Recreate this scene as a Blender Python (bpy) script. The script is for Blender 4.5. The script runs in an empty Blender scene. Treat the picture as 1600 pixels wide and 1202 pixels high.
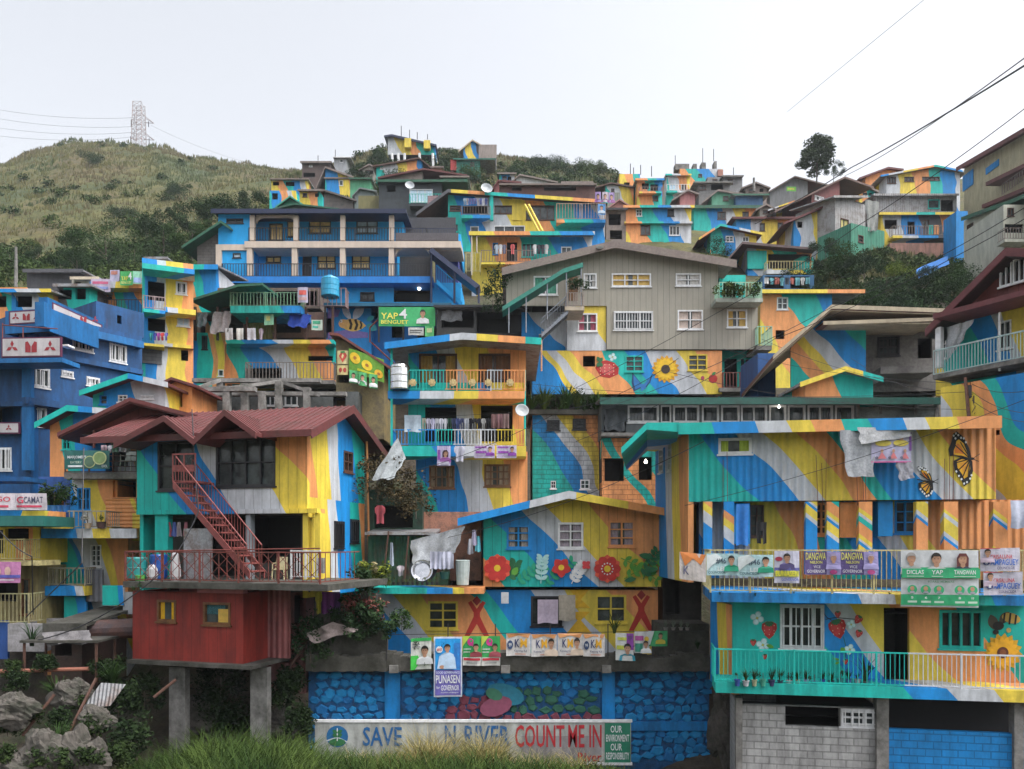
from math import radians
SKYST=.15; SUNST=.75; EXPO=1.22; HAZED=.00028; SUNAZ=radians(115); SUNEL=60
import bpy, math, random
from math import *
from mathutils import Vector, noise
F0=1209.0; HY=850.0; CX=800.0
R=random.Random(7)
col=bpy.context.scene.collection
ORD=['first','second','third','fourth','fifth','sixth','seventh','eighth','ninth','tenth','eleventh','twelfth','thirteenth','fourteenth','fifteenth','sixteenth','seventeenth','eighteenth','nineteenth','twentieth']+['%dth'%i for i in range(21,60)]
def W(px,py,D): return Vector(((px-CX)*D/F0,D,(HY-py)*D/F0))
# ---------------------------------------------------------------- materials
PAL={'t':(.003,.52,.46),'b':(.002,.28,.74),'w':(.62,.65,.70),'y':(.88,.67,.075),'o':(.90,.37,.13),'n':(.10,.10,.115)}
_m={}
def newmat(n):
    m=bpy.data.materials.new(n); m.use_nodes=True; nt=m.node_tree
    b=nt.nodes['Principled BSDF']; return m,nt,b
class N:
    def __init__(s,nt): s.nt=nt
    def n(s,t,**k):
        o=s.nt.nodes.new(t)
        for a,v in k.items(): setattr(o,a,v)
        return o
    def l(s,a,b): s.nt.links.new(a,b)
    def math(s,op,a,b=None,c=None):
        o=s.n('ShaderNodeMath',operation=op)
        for i,v in enumerate((a,b,c)):
            if v is None: continue
            if isinstance(v,(int,float)): o.inputs[i].default_value=v
            else: s.l(v,o.inputs[i])
        return o.outputs[0]
    def noise(s,vec,sc,det=2,rough=.5):
        o=s.n('ShaderNodeTexNoise'); o.inputs['Scale'].default_value=sc; o.inputs['Detail'].default_value=det; o.inputs['Roughness'].default_value=rough
        if vec is not None: s.l(vec,o.inputs['Vector'])
        return o.outputs['Fac']
    def mul(s,a,b,f=1.0,bt='MULTIPLY'):
        o=s.n('ShaderNodeMix',data_type='RGBA',blend_type=bt)
        if isinstance(f,(int,float)): o.inputs[0].default_value=f
        else: s.l(f,o.inputs[0])
        for i,v in ((6,a),(7,b)):
            if isinstance(v,tuple): o.inputs[i].default_value=(*v[:3],1)
            else: s.l(v,o.inputs[i])
        return o.outputs[2]
    def ramp(s,fac,stops,interp='LINEAR'):
        o=s.n('ShaderNodeValToRGB'); r=o.color_ramp; r.interpolation=interp
        r.elements[0].position=stops[0][0]; r.elements[0].color=(*stops[0][1],1)
        r.elements[1].position=stops[-1][0]; r.elements[1].color=(*stops[-1][1],1)
        for p,c in stops[1:-1]:
            e=r.elements.new(p); e.color=(*c,1)
        s.l(fac,o.inputs[0]); return o.outputs[0]
def finish(nt,b,colr,kind,dirt=.35,rough=.65):
    """surface wear + relief, shared by every wall paint"""
    g=N(nt); tc=g.n('ShaderNodeTexCoord'); ob=tc.outputs['Object']
    sx=g.n('ShaderNodeSeparateXYZ'); g.l(ob,sx.inputs[0])
    run=g.math('ADD',sx.outputs[0],sx.outputs[1])
    mp=g.n('ShaderNodeMapping'); mp.inputs['Scale'].default_value=(1.6,1.6,.35); g.l(ob,mp.inputs[0])
    n1=g.noise(mp.outputs[0],1.7,6,.65); n2=g.noise(ob,.6,3,.6); n3=g.noise(ob,9,3,.6)
    d=g.ramp(n1,[(.36,(1-dirt,)*3),(.62,(1,1,1))]); c=g.mul(colr,d)
    d2=g.ramp(n2,[(.3,(1-dirt*.55,)*3),(.65,(1.0,1.0,1.0))]); c=g.mul(c,d2)
    d3=g.ramp(n3,[(.3,(1-dirt*.35,)*3),(.7,(1,1,1))]); c=g.mul(c,d3)
    # worn spots showing plaster
    n4=g.noise(ob,2.3,8,.75); wm=g.ramp(n4,[(.66,(0,0,0)),(.72,(1,1,1))]); c=g.mul(c,(.30,.29,.27),g.math('MULTIPLY',wm,min(1,dirt*1.3)),'MIX')
    h=g.math('MULTIPLY',n3,.3)
    if kind in('rib','plank'):
        p=.22 if kind=='rib' else .34
        ph=g.math('FRACT',g.math('DIVIDE',run,p))
        if kind=='rib':
            w=g.math('SINE',g.math('MULTIPLY',ph,2*pi)); h=g.math('ADD',h,g.math('MULTIPLY',w,1.1))
            sh=g.math('MULTIPLY_ADD',w,.06,.94)
        else:
            gr=g.math('LESS_THAN',ph,.07); h=g.math('SUBTRACT',h,g.math('MULTIPLY',gr,1.6)); sh=g.math('SUBTRACT',1.0,g.math('MULTIPLY',gr,.35))
        cc=g.n('ShaderNodeCombineColor'); [g.l(sh,cc.inputs[i]) for i in range(3)]; c=g.mul(c,cc.outputs[0])
    if kind=='hrib':
        w=g.math('SINE',g.math('MULTIPLY',sx.outputs[2],2*pi/.16)); h=g.math('ADD',h,w)
    if kind=='block':
        cv=g.n('ShaderNodeCombineXYZ'); g.l(run,cv.inputs[0]); g.l(sx.outputs[2],cv.inputs[1])
        br=g.n('ShaderNodeTexBrick'); g.l(cv.outputs[0],br.inputs[0]); br.inputs['Scale'].default_value=1
        br.inputs['Brick Width'].default_value=.42; br.inputs['Row Height'].default_value=.21; br.inputs['Mortar Size'].default_value=.016
        br.inputs['Color1'].default_value=(1,1,1,1); br.inputs['Color2'].default_value=(.86,.86,.86,1); br.inputs['Mortar'].default_value=(.6,.6,.6,1)
        c=g.mul(c,br.outputs[0]); h=g.math('SUBTRACT',h,g.math('MULTIPLY',br.outputs['Fac'],1.5))
    bp=g.n('ShaderNodeBump'); bp.inputs['Strength'].default_value=.8; bp.inputs['Distance'].default_value=.025
    g.l(h,bp.inputs['Height']); g.l(bp.outputs[0],b.inputs['Normal']); g.l(c,b.inputs['Base Color'])
    b.inputs['Roughness'].default_value=rough
def paint(c,kind='none',dirt=.3,rough=.65):
    if isinstance(c,str): c=PAL[c]
    k=('p',c,kind,dirt,rough)
    if k in _m: return _m[k]
    m,nt,b=newmat('paint'); rgb=nt.nodes.new('ShaderNodeRGB'); rgb.outputs[0].default_value=(*c,1)
    finish(nt,b,rgb.outputs[0],kind,dirt,rough); _m[k]=m; return m
def plain(c,rough=.6,metal=0,coat=0,key=None):
    if isinstance(c,str): c=PAL[c]
    k=('f',c,rough,metal,coat)
    if k in _m: return _m[k]
    m,nt,b=newmat('plain'); g=N(nt); tc=g.n('ShaderNodeTexCoord'); n=g.noise(tc.outputs['Object'],6,3)
    d=g.ramp(n,[(.3,(.8,.8,.8)),(.7,(1.06,1.06,1.06))]); rgb=g.n('ShaderNodeRGB'); rgb.outputs[0].default_value=(*c,1)
    g.l(g.mul(rgb.outputs[0],d),b.inputs['Base Color']); b.inputs['Roughness'].default_value=rough; b.inputs['Metallic'].default_value=metal; b.inputs['Coat Weight'].default_value=coat
    b.inputs['Coat Roughness'].default_value=.08
    _m[k]=m; return m
def mural(stops=None,slope=.55,wig=.25,kind='none',off=0.,per=9.,dirt=.3,seq='tbwyo',wscale=.33):
    """bands of paint running down to the right; stops = [(s, colour key)]"""
    m,nt,b=newmat('mural_paint'); g=N(nt); tc=g.n('ShaderNodeTexCoord'); ob=tc.outputs['Object']
    sx=g.n('ShaderNodeSeparateXYZ'); g.l(ob,sx.inputs[0])
    s=g.math('ADD',sx.outputs[0],g.math('MULTIPLY',sx.outputs[1],.8)); s=g.math('ADD',s,g.math('MULTIPLY',sx.outputs[2],slope))
    mp=g.n('ShaderNodeMapping'); mp.inputs['Location'].default_value=(R.uniform(0,50),R.uniform(0,50),R.uniform(0,50)); g.l(ob,mp.inputs[0])
    w=g.math('MULTIPLY',g.math('SUBTRACT',g.noise(mp.outputs[0],wscale*1.15,1.2),.5),7*wig); s=g.math('ADD',s,w)
    if stops:
        stops=sorted(stops); a=stops[0][0]-1; L=stops[-1][0]+1-a
        f=g.math('DIVIDE',g.math('SUBTRACT',s,a),L)
        rs=[(0,PAL[stops[0][1]])]+[((p-a)/L,PAL[c]) for p,c in stops[1:]]+[(1,PAL[stops[-1][1]])]
        if len(rs)>31: rs=rs[:31]
    else:
        f=g.math('FRACT',g.math('ADD',g.math('DIVIDE',s,per),off+10)); n=len(seq)
        rs=[]; p=0; ws=[R.uniform(.7,1.3) for _ in seq]; t=sum(ws)
        for c,q in zip(seq,ws): rs.append((p/t,PAL[c])); p+=q
        rs.append((1,PAL[seq[-1]]))
    c=g.ramp(f,rs,'CONSTANT')
    finish(nt,b,c,kind,dirt); return m
def rust(c1,c2=(.12,.05,.03),sc=1.5,rough=.6,metal=0.,amt=(.45,.7),rib=0):
    k=('r',c1,c2,sc,rough,metal,amt,rib)
    if k in _m: return _m[k]
    m,nt,b=newmat('weathered'); g=N(nt); tc=g.n('ShaderNodeTexCoord'); ob=tc.outputs['Object']
    n=g.noise(ob,sc,7,.65); c=g.ramp(n,[(amt[0],c1),(amt[1],c2)]); n2=g.noise(ob,sc*7,3)
    c=g.mul(c,g.ramp(n2,[(.3,(.72,.72,.72)),(.7,(1,1,1))])); g.l(c,b.inputs['Base Color'])
    h=g.math('MULTIPLY',n2,.5)
    if rib:
        sx=g.n('ShaderNodeSeparateXYZ'); g.l(ob,sx.inputs[0]); h=g.math('ADD',h,g.math('SINE',g.math('MULTIPLY',sx.outputs[0],2*pi/rib)))
    bp=g.n('ShaderNodeBump'); bp.inputs['Strength'].default_value=.7; bp.inputs['Distance'].default_value=.03; g.l(h,bp.inputs['Height']); g.l(bp.outputs[0],b.inputs['Normal'])
    b.inputs['Roughness'].default_value=rough; b.inputs['Metallic'].default_value=metal; _m[k]=m; return m
def leafmat(c1,c2,sc=1.2):
    k=('l',c1,c2,sc)
    if k in _m: return _m[k]
    m,nt,b=newmat('foliage'); g=N(nt); tc=g.n('ShaderNodeTexCoord'); oi=g.n('ShaderNodeNewGeometry')
    n=g.noise(tc.outputs['Object'],sc,3); c=g.ramp(n,[(.35,c1),(.62,c2)])
    r=g.ramp(oi.outputs['Random Per Island'],[(0,(.6,.65,.55)),(1,(1.15,1.12,1.0))]); c=g.mul(c,r)
    g.l(c,b.inputs['Base Color']); b.inputs['Roughness'].default_value=.9
    b.inputs['Specular IOR Level'].default_value=.15; _m[k]=m; return m
def emis(c,st):
    m,nt,b=newmat('lamp'); b.inputs['Emission Color'].default_value=(*c,1); b.inputs['Emission Strength'].default_value=st; return m
DARK=plain((.012,.012,.014),.8); INNER_SHADE=rust((.014,.013,.013),(.006,.006,.007),1.2)  # inner faces near black: shade of unlit rooms put into the colour
GLASS=plain((.02,.025,.03),.08,0,0); 
def glassmat(c,r=.1):
    k=('g',c,r)
    if k in _m: return _m[k]
    m,nt,b=newmat('window_glass'); g=N(nt); tc=g.n('ShaderNodeTexCoord'); n=g.noise(tc.outputs['Object'],2.2,4,.6)
    cc=g.ramp(n,[(.38,tuple(x*.35 for x in c)),(.6,c)]); g.l(cc,b.inputs['Base Color']); b.inputs['Roughness'].default_value=r
    n2=g.noise(tc.outputs['Object'],1.3,1); bp=g.n('ShaderNodeBump'); bp.inputs['Strength'].default_value=.15; bp.inputs['Distance'].default_value=.05; g.l(n2,bp.inputs['Height']); g.l(bp.outputs[0],b.inputs['Normal'])
    _m[k]=m; return m
PANE=glassmat((.07,.085,.09)); PANEB=glassmat((.035,.045,.045)); GOLD_REFL=plain((.98,.70,.30),.25,0,.6); SKY_REFL=plain((.62,.80,.95),.2,0,.6)  # gold and sky-blue pane colours hold painted-in sunset and sky reflections
WOODC=rust((.20,.09,.03),(.09,.035,.015),4,.5); CONC=rust((.27,.26,.25),(.07,.07,.06),1.3,.95,amt=(.4,.68)); DCONC=rust((.10,.095,.085),(.03,.03,.022),1.4,.95,amt=(.35,.65))
WHITE=plain((.72,.73,.75),.5); IRON=plain((.02,.02,.025),.5); RUSTR=rust((.20,.045,.035),(.10,.04,.03),3); TIN=rust((.38,.39,.42),(.16,.10,.07),2.2,.45,.4)
REDROOF=rust((.13,.030,.030),(.075,.025,.02),.9,.6)
TEALR=plain('t',.5); GREENR=rust((.02,.12,.07),(.03,.06,.04),2); NAVY=plain((.012,.02,.06),.5); BROWN=rust((.10,.045,.03),(.05,.025,.02),3)
TARP=rust((.33,.34,.36),(.20,.20,.22),3,.5); CREAM=paint((.62,.52,.40))
# ---------------------------------------------------------------- mesh builder
class MB:
    def __init__(s): s.v=[]; s.f=[]; s.m=[]; s.mi=0
    def poly(s,pts,mi=None):
        i=len(s.v); s.v+= [tuple(p) for p in pts]; s.f.append(tuple(range(i,i+len(pts)))); s.m.append(s.mi if mi is None else mi); return s
    def hexa(s,p):  # 8 points: bottom 0-3, top 4-7
        i=len(s.v); s.v+=[tuple(q) for q in p]
        for f in ((0,3,2,1),(4,5,6,7),(0,1,5,4),(1,2,6,5),(2,3,7,6),(3,0,4,7)): s.f.append(tuple(i+k for k in f)); s.m.append(s.mi)
        return s
    def box(s,x0,x1,y0,y1,z0,z1):
        if x0>x1:x0,x1=x1,x0
        if y0>y1:y0,y1=y1,y0
        if z0>z1:z0,z1=z1,z0
        return s.hexa([(x0,y0,z0),(x1,y0,z0),(x1,y1,z0),(x0,y1,z0),(x0,y0,z1),(x1,y0,z1),(x1,y1,z1),(x0,y1,z1)])
    def tube(s,p,q,r,n=6,r2=None):
        p=Vector(p);q=Vector(q);d=q-p
        if d.length<1e-6: return s
        d.normalize(); a=d.cross(Vector((0,0,1)))
        if a.length<.05: a=d.cross(Vector((1,0,0)))
        a.normalize(); b=d.cross(a); r2=r if r2 is None else r2; i=len(s.v)
        for k in range(n):
            t=2*pi*k/n+pi/n; o=a*cos(t)+b*sin(t); s.v.append(tuple(p+o*r)); s.v.append(tuple(q+o*r2))
        for k in range(n):
            j=(k+1)%n; s.f.append((i+2*k,i+2*k+1,i+2*j+1,i+2*j)); s.m.append(s.mi)
        s.f.append(tuple(i+2*k for k in range(n))); s.f.append(tuple(i+2*k+1 for k in range(n-1,-1,-1))); s.m+=[s.mi]*2
        return s
    def path(s,pts,r,n=6):
        for a,b in zip(pts,pts[1:]): s.tube(a,b,r,n)
        return s
    def lathe(s,prof,c=(0,0,0),n=16):
        i=len(s.v); c=Vector(c)
        for r,z in prof:
            for k in range(n): t=2*pi*k/n; s.v.append((c.x+r*cos(t),c.y+r*sin(t),c.z+z))
        for a in range(len(prof)-1):
            for k in range(n):
                j=(k+1)%n; s.f.append((i+a*n+k,i+a*n+j,i+(a+1)*n+j,i+(a+1)*n+k)); s.m.append(s.mi)
        s.f.append(tuple(i+k for k in range(n-1,-1,-1))); s.f.append(tuple(i+(len(prof)-1)*n+k for k in range(n))); s.m+=[s.mi]*2
        return s
    def prism(s,pts,y0,y1):  # pts (x,z) outline, extruded along y
        n=len(pts); i=len(s.v)
        s.v+=[(x,y0,z) for x,z in pts]+[(x,y1,z) for x,z in pts]
        s.f.append(tuple(range(i,i+n))); s.f.append(tuple(range(i+2*n-1,i+n-1,-1))); s.m+=[s.mi]*2
        for k in range(n):
            j=(k+1)%n; s.f.append((i+k,i+n+k,i+n+j,i+j)); s.m.append(s.mi)
        return s
    def mesh(s,name,mats):
        me=bpy.data.meshes.new(name); me.from_pydata(s.v,[],s.f)
        for m in (mats if isinstance(mats,(list,tuple)) else [mats]): me.materials.append(m)
        if len(me.materials)>1: me.polygons.foreach_set('material_index',s.m)
        me.update(); return me
def link(name,me,parent=None):
    o=bpy.data.objects.new(name,me); col.objects.link(o)
    if parent is not None: o.parent=parent
    return o
def tag(o,label,cat,group=None):
    o['label']=label; o['category']=cat
    if group: o['group']=group
    return o
def solo(name,mb,mats,label,cat,loc=None,group=None,rz=0,smooth=False):
    """a thing that is one mesh; vertices given relative to loc"""
    o=link(name,mb.mesh(name,mats)); 
    if loc is not None: o.location=loc
    o.rotation_euler.z=rz
    if smooth:
        for p in o.data.polygons: p.use_smooth=True
    return tag(o,label,cat,group)
class Fr:
    def __init__(s,xl,Dl,xr=None,Dr=None,base=None,z0=None):
        if xr is None: xr=xl+100
        if Dr is None: Dr=Dl
        s.o=Vector(((xl-CX)*Dl/F0,Dl)); b=Vector(((xr-CX)*Dr/F0,Dr)); d=b-s.o
        s.ang=atan2(d.y,d.x); s.u=Vector((cos(s.ang),sin(s.ang))); s.n=Vector((-sin(s.ang),cos(s.ang)))
        s.z0=(HY-(base if base is not None else HY))*Dl/F0 if z0 is None else z0
    def at(s,px,py,y=0.):
        r=Vector(((px-CX)/F0,1)); t=(y+s.n.dot(s.o))/s.n.dot(r); p=r*t
        return (p-s.o).dot(s.u),(HY-py)/F0*t-s.z0
    def D(s,px,y=0.):
        r=Vector(((px-CX)/F0,1)); return (y+s.n.dot(s.o))/s.n.dot(r)
    def P(s,px,py,y=0.):
        x,z=s.at(px,py,y); return (x,y,z)
    def world(s,x,y,z):
        p=s.o+s.u*x+s.n*y; return Vector((p.x,p.y,z+s.z0))
    def rect(s,x0,y0,x1,y1,y=0.):
        cx=(x0+x1)/2; return s.at(x0,0,y)[0],s.at(x1,0,y)[0],s.at(cx,y1,y)[1],s.at(cx,y0,y)[1]   # xl,xr,zb,zt
class House:
    def __init__(s,name,label,cat,fr,group=None):
        s.F=fr; s.r=bpy.data.objects.new(name,None); col.objects.link(s.r); s.r.empty_display_size=.3
        s.r.location=(fr.o.x,fr.o.y,fr.z0); s.r.rotation_euler.z=fr.ang; tag(s.r,label,cat,group); s.mat=None; s.nm=name
    def part(s,name,mb,mats,parent=None,label=None):
        o=link(name,mb.mesh(name,mats),parent or s.r)
        if label: o['label']=label
        return o
    def mural(s,stops=None,slope=.55,**k):
        if stops and len(stops[0])==3: stops=[(s.F.at(px,py)[0]+slope*s.F.at(px,py)[1],c) for px,py,c in stops]
        s.mat=mural(stops,slope,**k); return s.mat
    # wall box with real openings. top: list of local (x,z) or None
    def block(s,x0,y0,x1,y1,dep=6.,wins=(),mat=None,y=0.,top=None,foot=0.,name='wall',th=.18):
        mat=mat or s.mat; F=s.F; a,b,zb,zt=F.rect(x0,y0,x1,y1,y); zb-=foot
        tp=top or [(a,zt),(b,zt)]
        def tz(x):
            if x<=tp[0][0]: return tp[0][1]
            for (xa,za),(xb,zb2) in zip(tp,tp[1:]):
                if x<=xb: return za+(zb2-za)*(x-xa)/max(1e-6,xb-xa)
            return tp[-1][1]
        zm=min([tz(a),tz(b)]+[z for x,z in tp if a<x<b])
        hs=[]
        for w in wins:
            l,r,lo,hi=F.rect(*w[:4],y); l=max(l,a+.02); r=min(r,b-.02); hi=min(hi,zm-.01); lo=max(lo,zb+.01)
            if r>l and hi>lo: hs.append((l,r,lo,hi,w))
        X=sorted({a,b,*[x for x,_ in tp if a<x<b],*[h[0] for h in hs],*[h[1] for h in hs]}); Z=sorted({zb,zm,*[h[2] for h in hs],*[h[3] for h in hs]})
        m=MB()
        inh=lambda cx,cz: any(h[0]<cx<h[1] and h[2]<cz<h[3] for h in hs)
        for xa,xb in zip(X,X[1:]):
            for za,zc in zip(Z,Z[1:]):
                if inh((xa+xb)/2,(za+zc)/2): continue
                m.poly([(xa,y,za),(xb,y,za),(xb,y,zc),(xa,y,zc)]); m.poly([(xb,y+th,za),(xa,y+th,za),(xa,y+th,zc),(xb,y+th,zc)],1)
            if tz(xa)-zm>.01 or tz(xb)-zm>.01:
                m.poly([(xa,y,zm),(xb,y,zm),(xb,y,tz(xb)),(xa,y,tz(xa))]); m.poly([(xb,y+th,zm),(xa,y+th,zm),(xa,y+th,tz(xa)),(xb,y+th,tz(xb))],1)
            m.poly([(xa,y,tz(xa)),(xb,y,tz(xb)),(xb,y+th,tz(xb)),(xa,y+th,tz(xa))])
        m.poly([(a,y,zb),(a,y,tz(a)),(a,y+th,tz(a)),(a,y+th,zb)]); m.poly([(b,y,zb),(b,y+th,zb),(b,y+th,tz(b)),(b,y,tz(b))])
        for l,r,lo,hi,w in hs:
            m.poly([(l,y,lo),(l,y+th,lo),(l,y+th,hi),(l,y,hi)]);m.poly([(r,y,lo),(r,y,hi),(r,y+th,hi),(r,y+th,lo)])
            m.poly([(l,y,hi),(l,y+th,hi),(r,y+th,hi),(r,y,hi)]);m.poly([(l,y,lo),(r,y,lo),(r,y+th,lo),(l,y+th,lo)])
        if dep>th+.1:   # sides, back, lid
            e=y+dep
            for xx,k in ((a,-1),(b,1)):
                t=tz(xx); m.box(xx,xx-k*.12,y+th,e,zb,t-.005)
            m.box(a,b,e,e+.12,zb,zm)
            m.poly([(a+.12,y+th,zm-.3),(b-.12,y+th,zm-.3),(b-.12,e,zm-.3),(a+.12,e,zm-.3)],1)
        s.part(name,m,[mat,INNER_SHADE])
        for l,r,lo,hi,w in hs: s.win(l,r,lo,hi,y,*w[4:])
        return a,b,zb,zm
    def win(s,l,r,lo,hi,y,st='w',nc=2,nr=1,cur=None,th=.18):
        if st=='o' or st=='door':
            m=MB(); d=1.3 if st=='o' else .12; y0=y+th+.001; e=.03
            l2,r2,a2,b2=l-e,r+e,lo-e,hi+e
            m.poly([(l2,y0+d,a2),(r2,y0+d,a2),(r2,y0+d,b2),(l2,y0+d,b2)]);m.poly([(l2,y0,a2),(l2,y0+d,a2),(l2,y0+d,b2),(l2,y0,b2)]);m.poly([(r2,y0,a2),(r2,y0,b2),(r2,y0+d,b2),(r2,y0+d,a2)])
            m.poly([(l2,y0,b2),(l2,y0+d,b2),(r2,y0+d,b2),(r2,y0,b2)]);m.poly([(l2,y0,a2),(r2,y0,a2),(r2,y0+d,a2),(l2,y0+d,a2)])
            if st=='o': s.part('opening',m,INNER_SHADE); return
            m=MB(); m.box(l+.05,r-.05,y+.08,y+.12,lo,hi-.05); dm=cur or BROWN
            dr=s.part('door',m,dm); m=MB(); m.box(l,l+.05,y-.02,y+.14,lo,hi);m.box(r-.05,r,y-.02,y+.14,lo,hi);m.box(l+.05,r-.05,y-.02,y+.14,hi-.05,hi); s.part('door_frame',m,WHITE if nc else BROWN,dr)
            m=MB(); m.tube((r-.14,y+.04,(lo+hi)/2),(r-.14,y+.08,(lo+hi)/2),.03); s.part('handle',m,TIN,dr); return
        fm={'w':WHITE,'d':IRON,'g':WHITE,'n':BROWN,'y':paint('y'),'t':paint('t'),'b':paint('b'),'o2':paint('o'),'k':IRON,'v':WOODC}[st]
        fw=min(.07,(r-l)*.09); m=MB(); p=y-.025; q=y+.09
        m.box(l-.01,l+fw,p,q,lo-.01,hi+.01);m.box(r-fw,r+.01,p,q,lo-.01,hi+.01);m.box(l+fw,r-fw,p,q,hi-fw,hi+.01);m.box(l+fw,r-fw,p,q,lo-.01,lo+fw)
        for i in range(1,nc): x=l+(r-l)*i/nc; m.box(x-fw*.45,x+fw*.45,p+.01,q-.01,lo+fw,hi-fw)
        for i in range(1,nr): z=lo+(hi-lo)*i/nr; m.box(l+fw,r-fw,p+.015,q-.015,z-fw*.35,z+fw*.35)
        if st in('g','k'):
            n=max(4,int((r-l)/.16))
            for i in range(n): x=l+(r-l)*(i+.5)/n; m.box(x-.014,x+.014,p-.08,p-.055,lo,hi)
            for z in (lo+.08,hi-.08): m.box(l,r,p-.055,p-.03,z-.014,z+.014)
            m.box(l,l+.03,p-.055,p,lo,hi); m.box(r-.03,r,p-.055,p,lo,hi)
        m.box(l-.06,r+.06,y-.07,y+.0,lo-.07,lo-.012)
        w=s.part('window',m,fm); m=MB(); m.box(l,r,y+.1,y+.11,lo,hi); pn=s.part('pane',m,cur if (cur in(GOLD_REFL,SKY_REFL,PANEB)) else PANE,w)
        if cur and cur not in(GOLD_REFL,SKY_REFL,PANEB):
            for a,b in ((l,l+(r-l)*R.uniform(.28,.46)),(r-(r-l)*R.uniform(.28,.46),r)):
                k=8; m=MB()
                for i in range(k):
                    x0=a+(b-a)*i/k; x1=a+(b-a)*(i+1)/k; y0=y+.094-(.02 if i%2 else 0); y1=y+.094-(0 if i%2 else .02)
                    m.poly([(x0,y0,lo),(x1,y1,lo),(x1,y1,hi),(x0,y0,hi)])
                s.part('curtain',m,cur,w)
    # ---- roofs
    def gable(s,eL,ap,eR,dep=6.,o=.5,t=.12,rmat=REDROOF,fmat=None,fh=.22,ob=.3,name='roof',smat=None):
        F=s.F; p=[F.at(*e,-o) for e in (eL,ap,eR)]
        m=MB(); lo=[(x,z-t) for x,z in p]
        m.prism(p[:2]+[lo[1],lo[0]],-o+.03,dep+ob); m.prism(p[1:]+[lo[2],lo[1]],-o+.03,dep+ob)
        r=s.part(name,m,rmat)
        if smat:
            m=MB()
            for a,b in ((lo[0],lo[1]),(lo[1],lo[2])): m.prism([(a[0],a[1]-.003),(b[0],b[1]-.003),(b[0],b[1]-.03),(a[0],a[1]-.03)],-o+.03,dep+ob)
            s.part('soffit',m,smat,r); lo=[(x,z-.03) for x,z in lo]
        m=MB()
        for a,b in ((p[0],p[1]),(p[1],p[2])): m.prism([(a[0],a[1]+.02),(b[0],b[1]+.02),(b[0],b[1]-fh),(a[0],a[1]-fh)],-o-.03,-o+.025)
        s.part('fascia',m,fmat or s.mat or rmat,r)
        return [(x,z-.005) for x,z in lo]
    def shed(s,x0,yf,x1,dep=6.,rise=1.,o=.5,t=.1,rmat=TIN,fmat=None,fh=.2,eo=.0,name='roof',yr=None,ob=.3,ym=0.):
        """front eave at pixel line yf (yr at the right end), roof rising to the back"""
        F=s.F; y=ym-o; a,za=F.at(x0,yf,y); b,zb=F.at(x1,yr if yr is not None else yf,y); a-=eo;b+=eo
        e=ym+dep+ob; m=MB(); m.hexa([(a,y+.03,za-t),(b,y+.03,zb-t),(b,e,zb+rise-t),(a,e,za+rise-t),(a,y+.03,za),(b,y+.03,zb),(b,e,zb+rise),(a,e,za+rise)])
        r=s.part(name,m,rmat); m=MB(); m.hexa([(a-.02,y-.03,za-fh),(b+.02,y-.03,zb-fh),(b+.02,y+.025,zb-fh),(a-.02,y+.025,za-fh),(a-.02,y-.03,za+.02),(b+.02,y-.03,zb+.02),(b+.02,y+.025,zb+.02),(a-.02,y+.025,za+.02)])
        s.part('fascia',m,fmat or s.mat or rmat,r)
    def slab(s,x0,yt,x1,yb,y0=-1.,y1=0.,mat=None,name='balcony_floor'):
        a,b,zb,zt=s.F.rect(x0,yt,x1,yb,y0); m=MB(); m.box(a,b,y0,y1-.003,zb,zt); return s.part(name,m,mat or s.mat)
    def rail(s,x0,yt,x1,yb,y=-1.,sp=.13,mat=None,sides=True,posts=3,style='v',name='railing',yw=0.,r=.012):
        F=s.F; a,b,zb,zt=F.rect(x0,yt,x1,yb,y); m=MB(); mat=mat or WHITE; zb+=.06
        m.box(a,b,y-.02,y+.02,zt-.04,zt); m.box(a,b,y-.015,y+.015,zb,zb+.03)
        n=max(2,int((b-a)/sp))
        if style in('v','vx','vd'):
            for i in range(n+1): x=a+(b-a)*i/n; m.box(x-r,x+r,y-r,y+r,zb+.03,zt-.04)
        if style in('x','vx'):
            k=max(1,int((b-a)/1.0))
            for i in range(k):
                xa=a+(b-a)*i/k; xb=a+(b-a)*(i+1)/k
                m.tube((xa,y,zb),(xb,y,zt),.012,4);m.tube((xb,y,zb),(xa,y,zt),.012,4)
                m.tube((xa,y,(zb+zt)/2),((xa+xb)/2,y,zt),.01,4);m.tube((xa,y,(zb+zt)/2),((xa+xb)/2,y,zb),.01,4);m.tube((xb,y,(zb+zt)/2),((xa+xb)/2,y,zt),.01,4);m.tube((xb,y,(zb+zt)/2),((xa+xb)/2,y,zb),.01,4)
        if style=='h':
            for k in range(1,4): z=zb+(zt-zb)*k/4; m.box(a,b,y-r,y+r,z-r,z+r)
        for i in range(posts): x=a+(b-a)*i/max(1,posts-1); m.box(x-.025,x+.025,y-.025,y+.025,zb-.06,zt+.01)
        if sides:
            for x in (a,b):
                m.box(x-.02,x+.02,y+.02,yw-.003,zt-.04,zt); m.box(x-.015,x+.015,y+.02,yw-.003,zb,zb+.03)
                k=max(1,int((yw-y)/sp))
                for i in range(1,k): yy=y+(yw-y)*i/k; m.box(x-r,x+r,yy-r,yy+r,zb,zt-.04)
        return s.part(name,m,mat)
    def post(s,px,yt,yb,y=-1.,w=.15,mat=None,name='post'):
        x,zt=s.F.at(px,yt,y); _,zb=s.F.at(px,yb,y); m=MB(); m.box(x-w/2,x+w/2,y-w/2,y+w/2,zb,zt); return s.part(name,m,mat or s.mat or WHITE)
    def bars(s,segs,r,mat,name,n=6,parent=None):
        m=MB()
        for a,b in segs: m.tube(s.F.P(*a),s.F.P(*b),r,n)
        return s.part(name,m,mat,parent)
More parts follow.
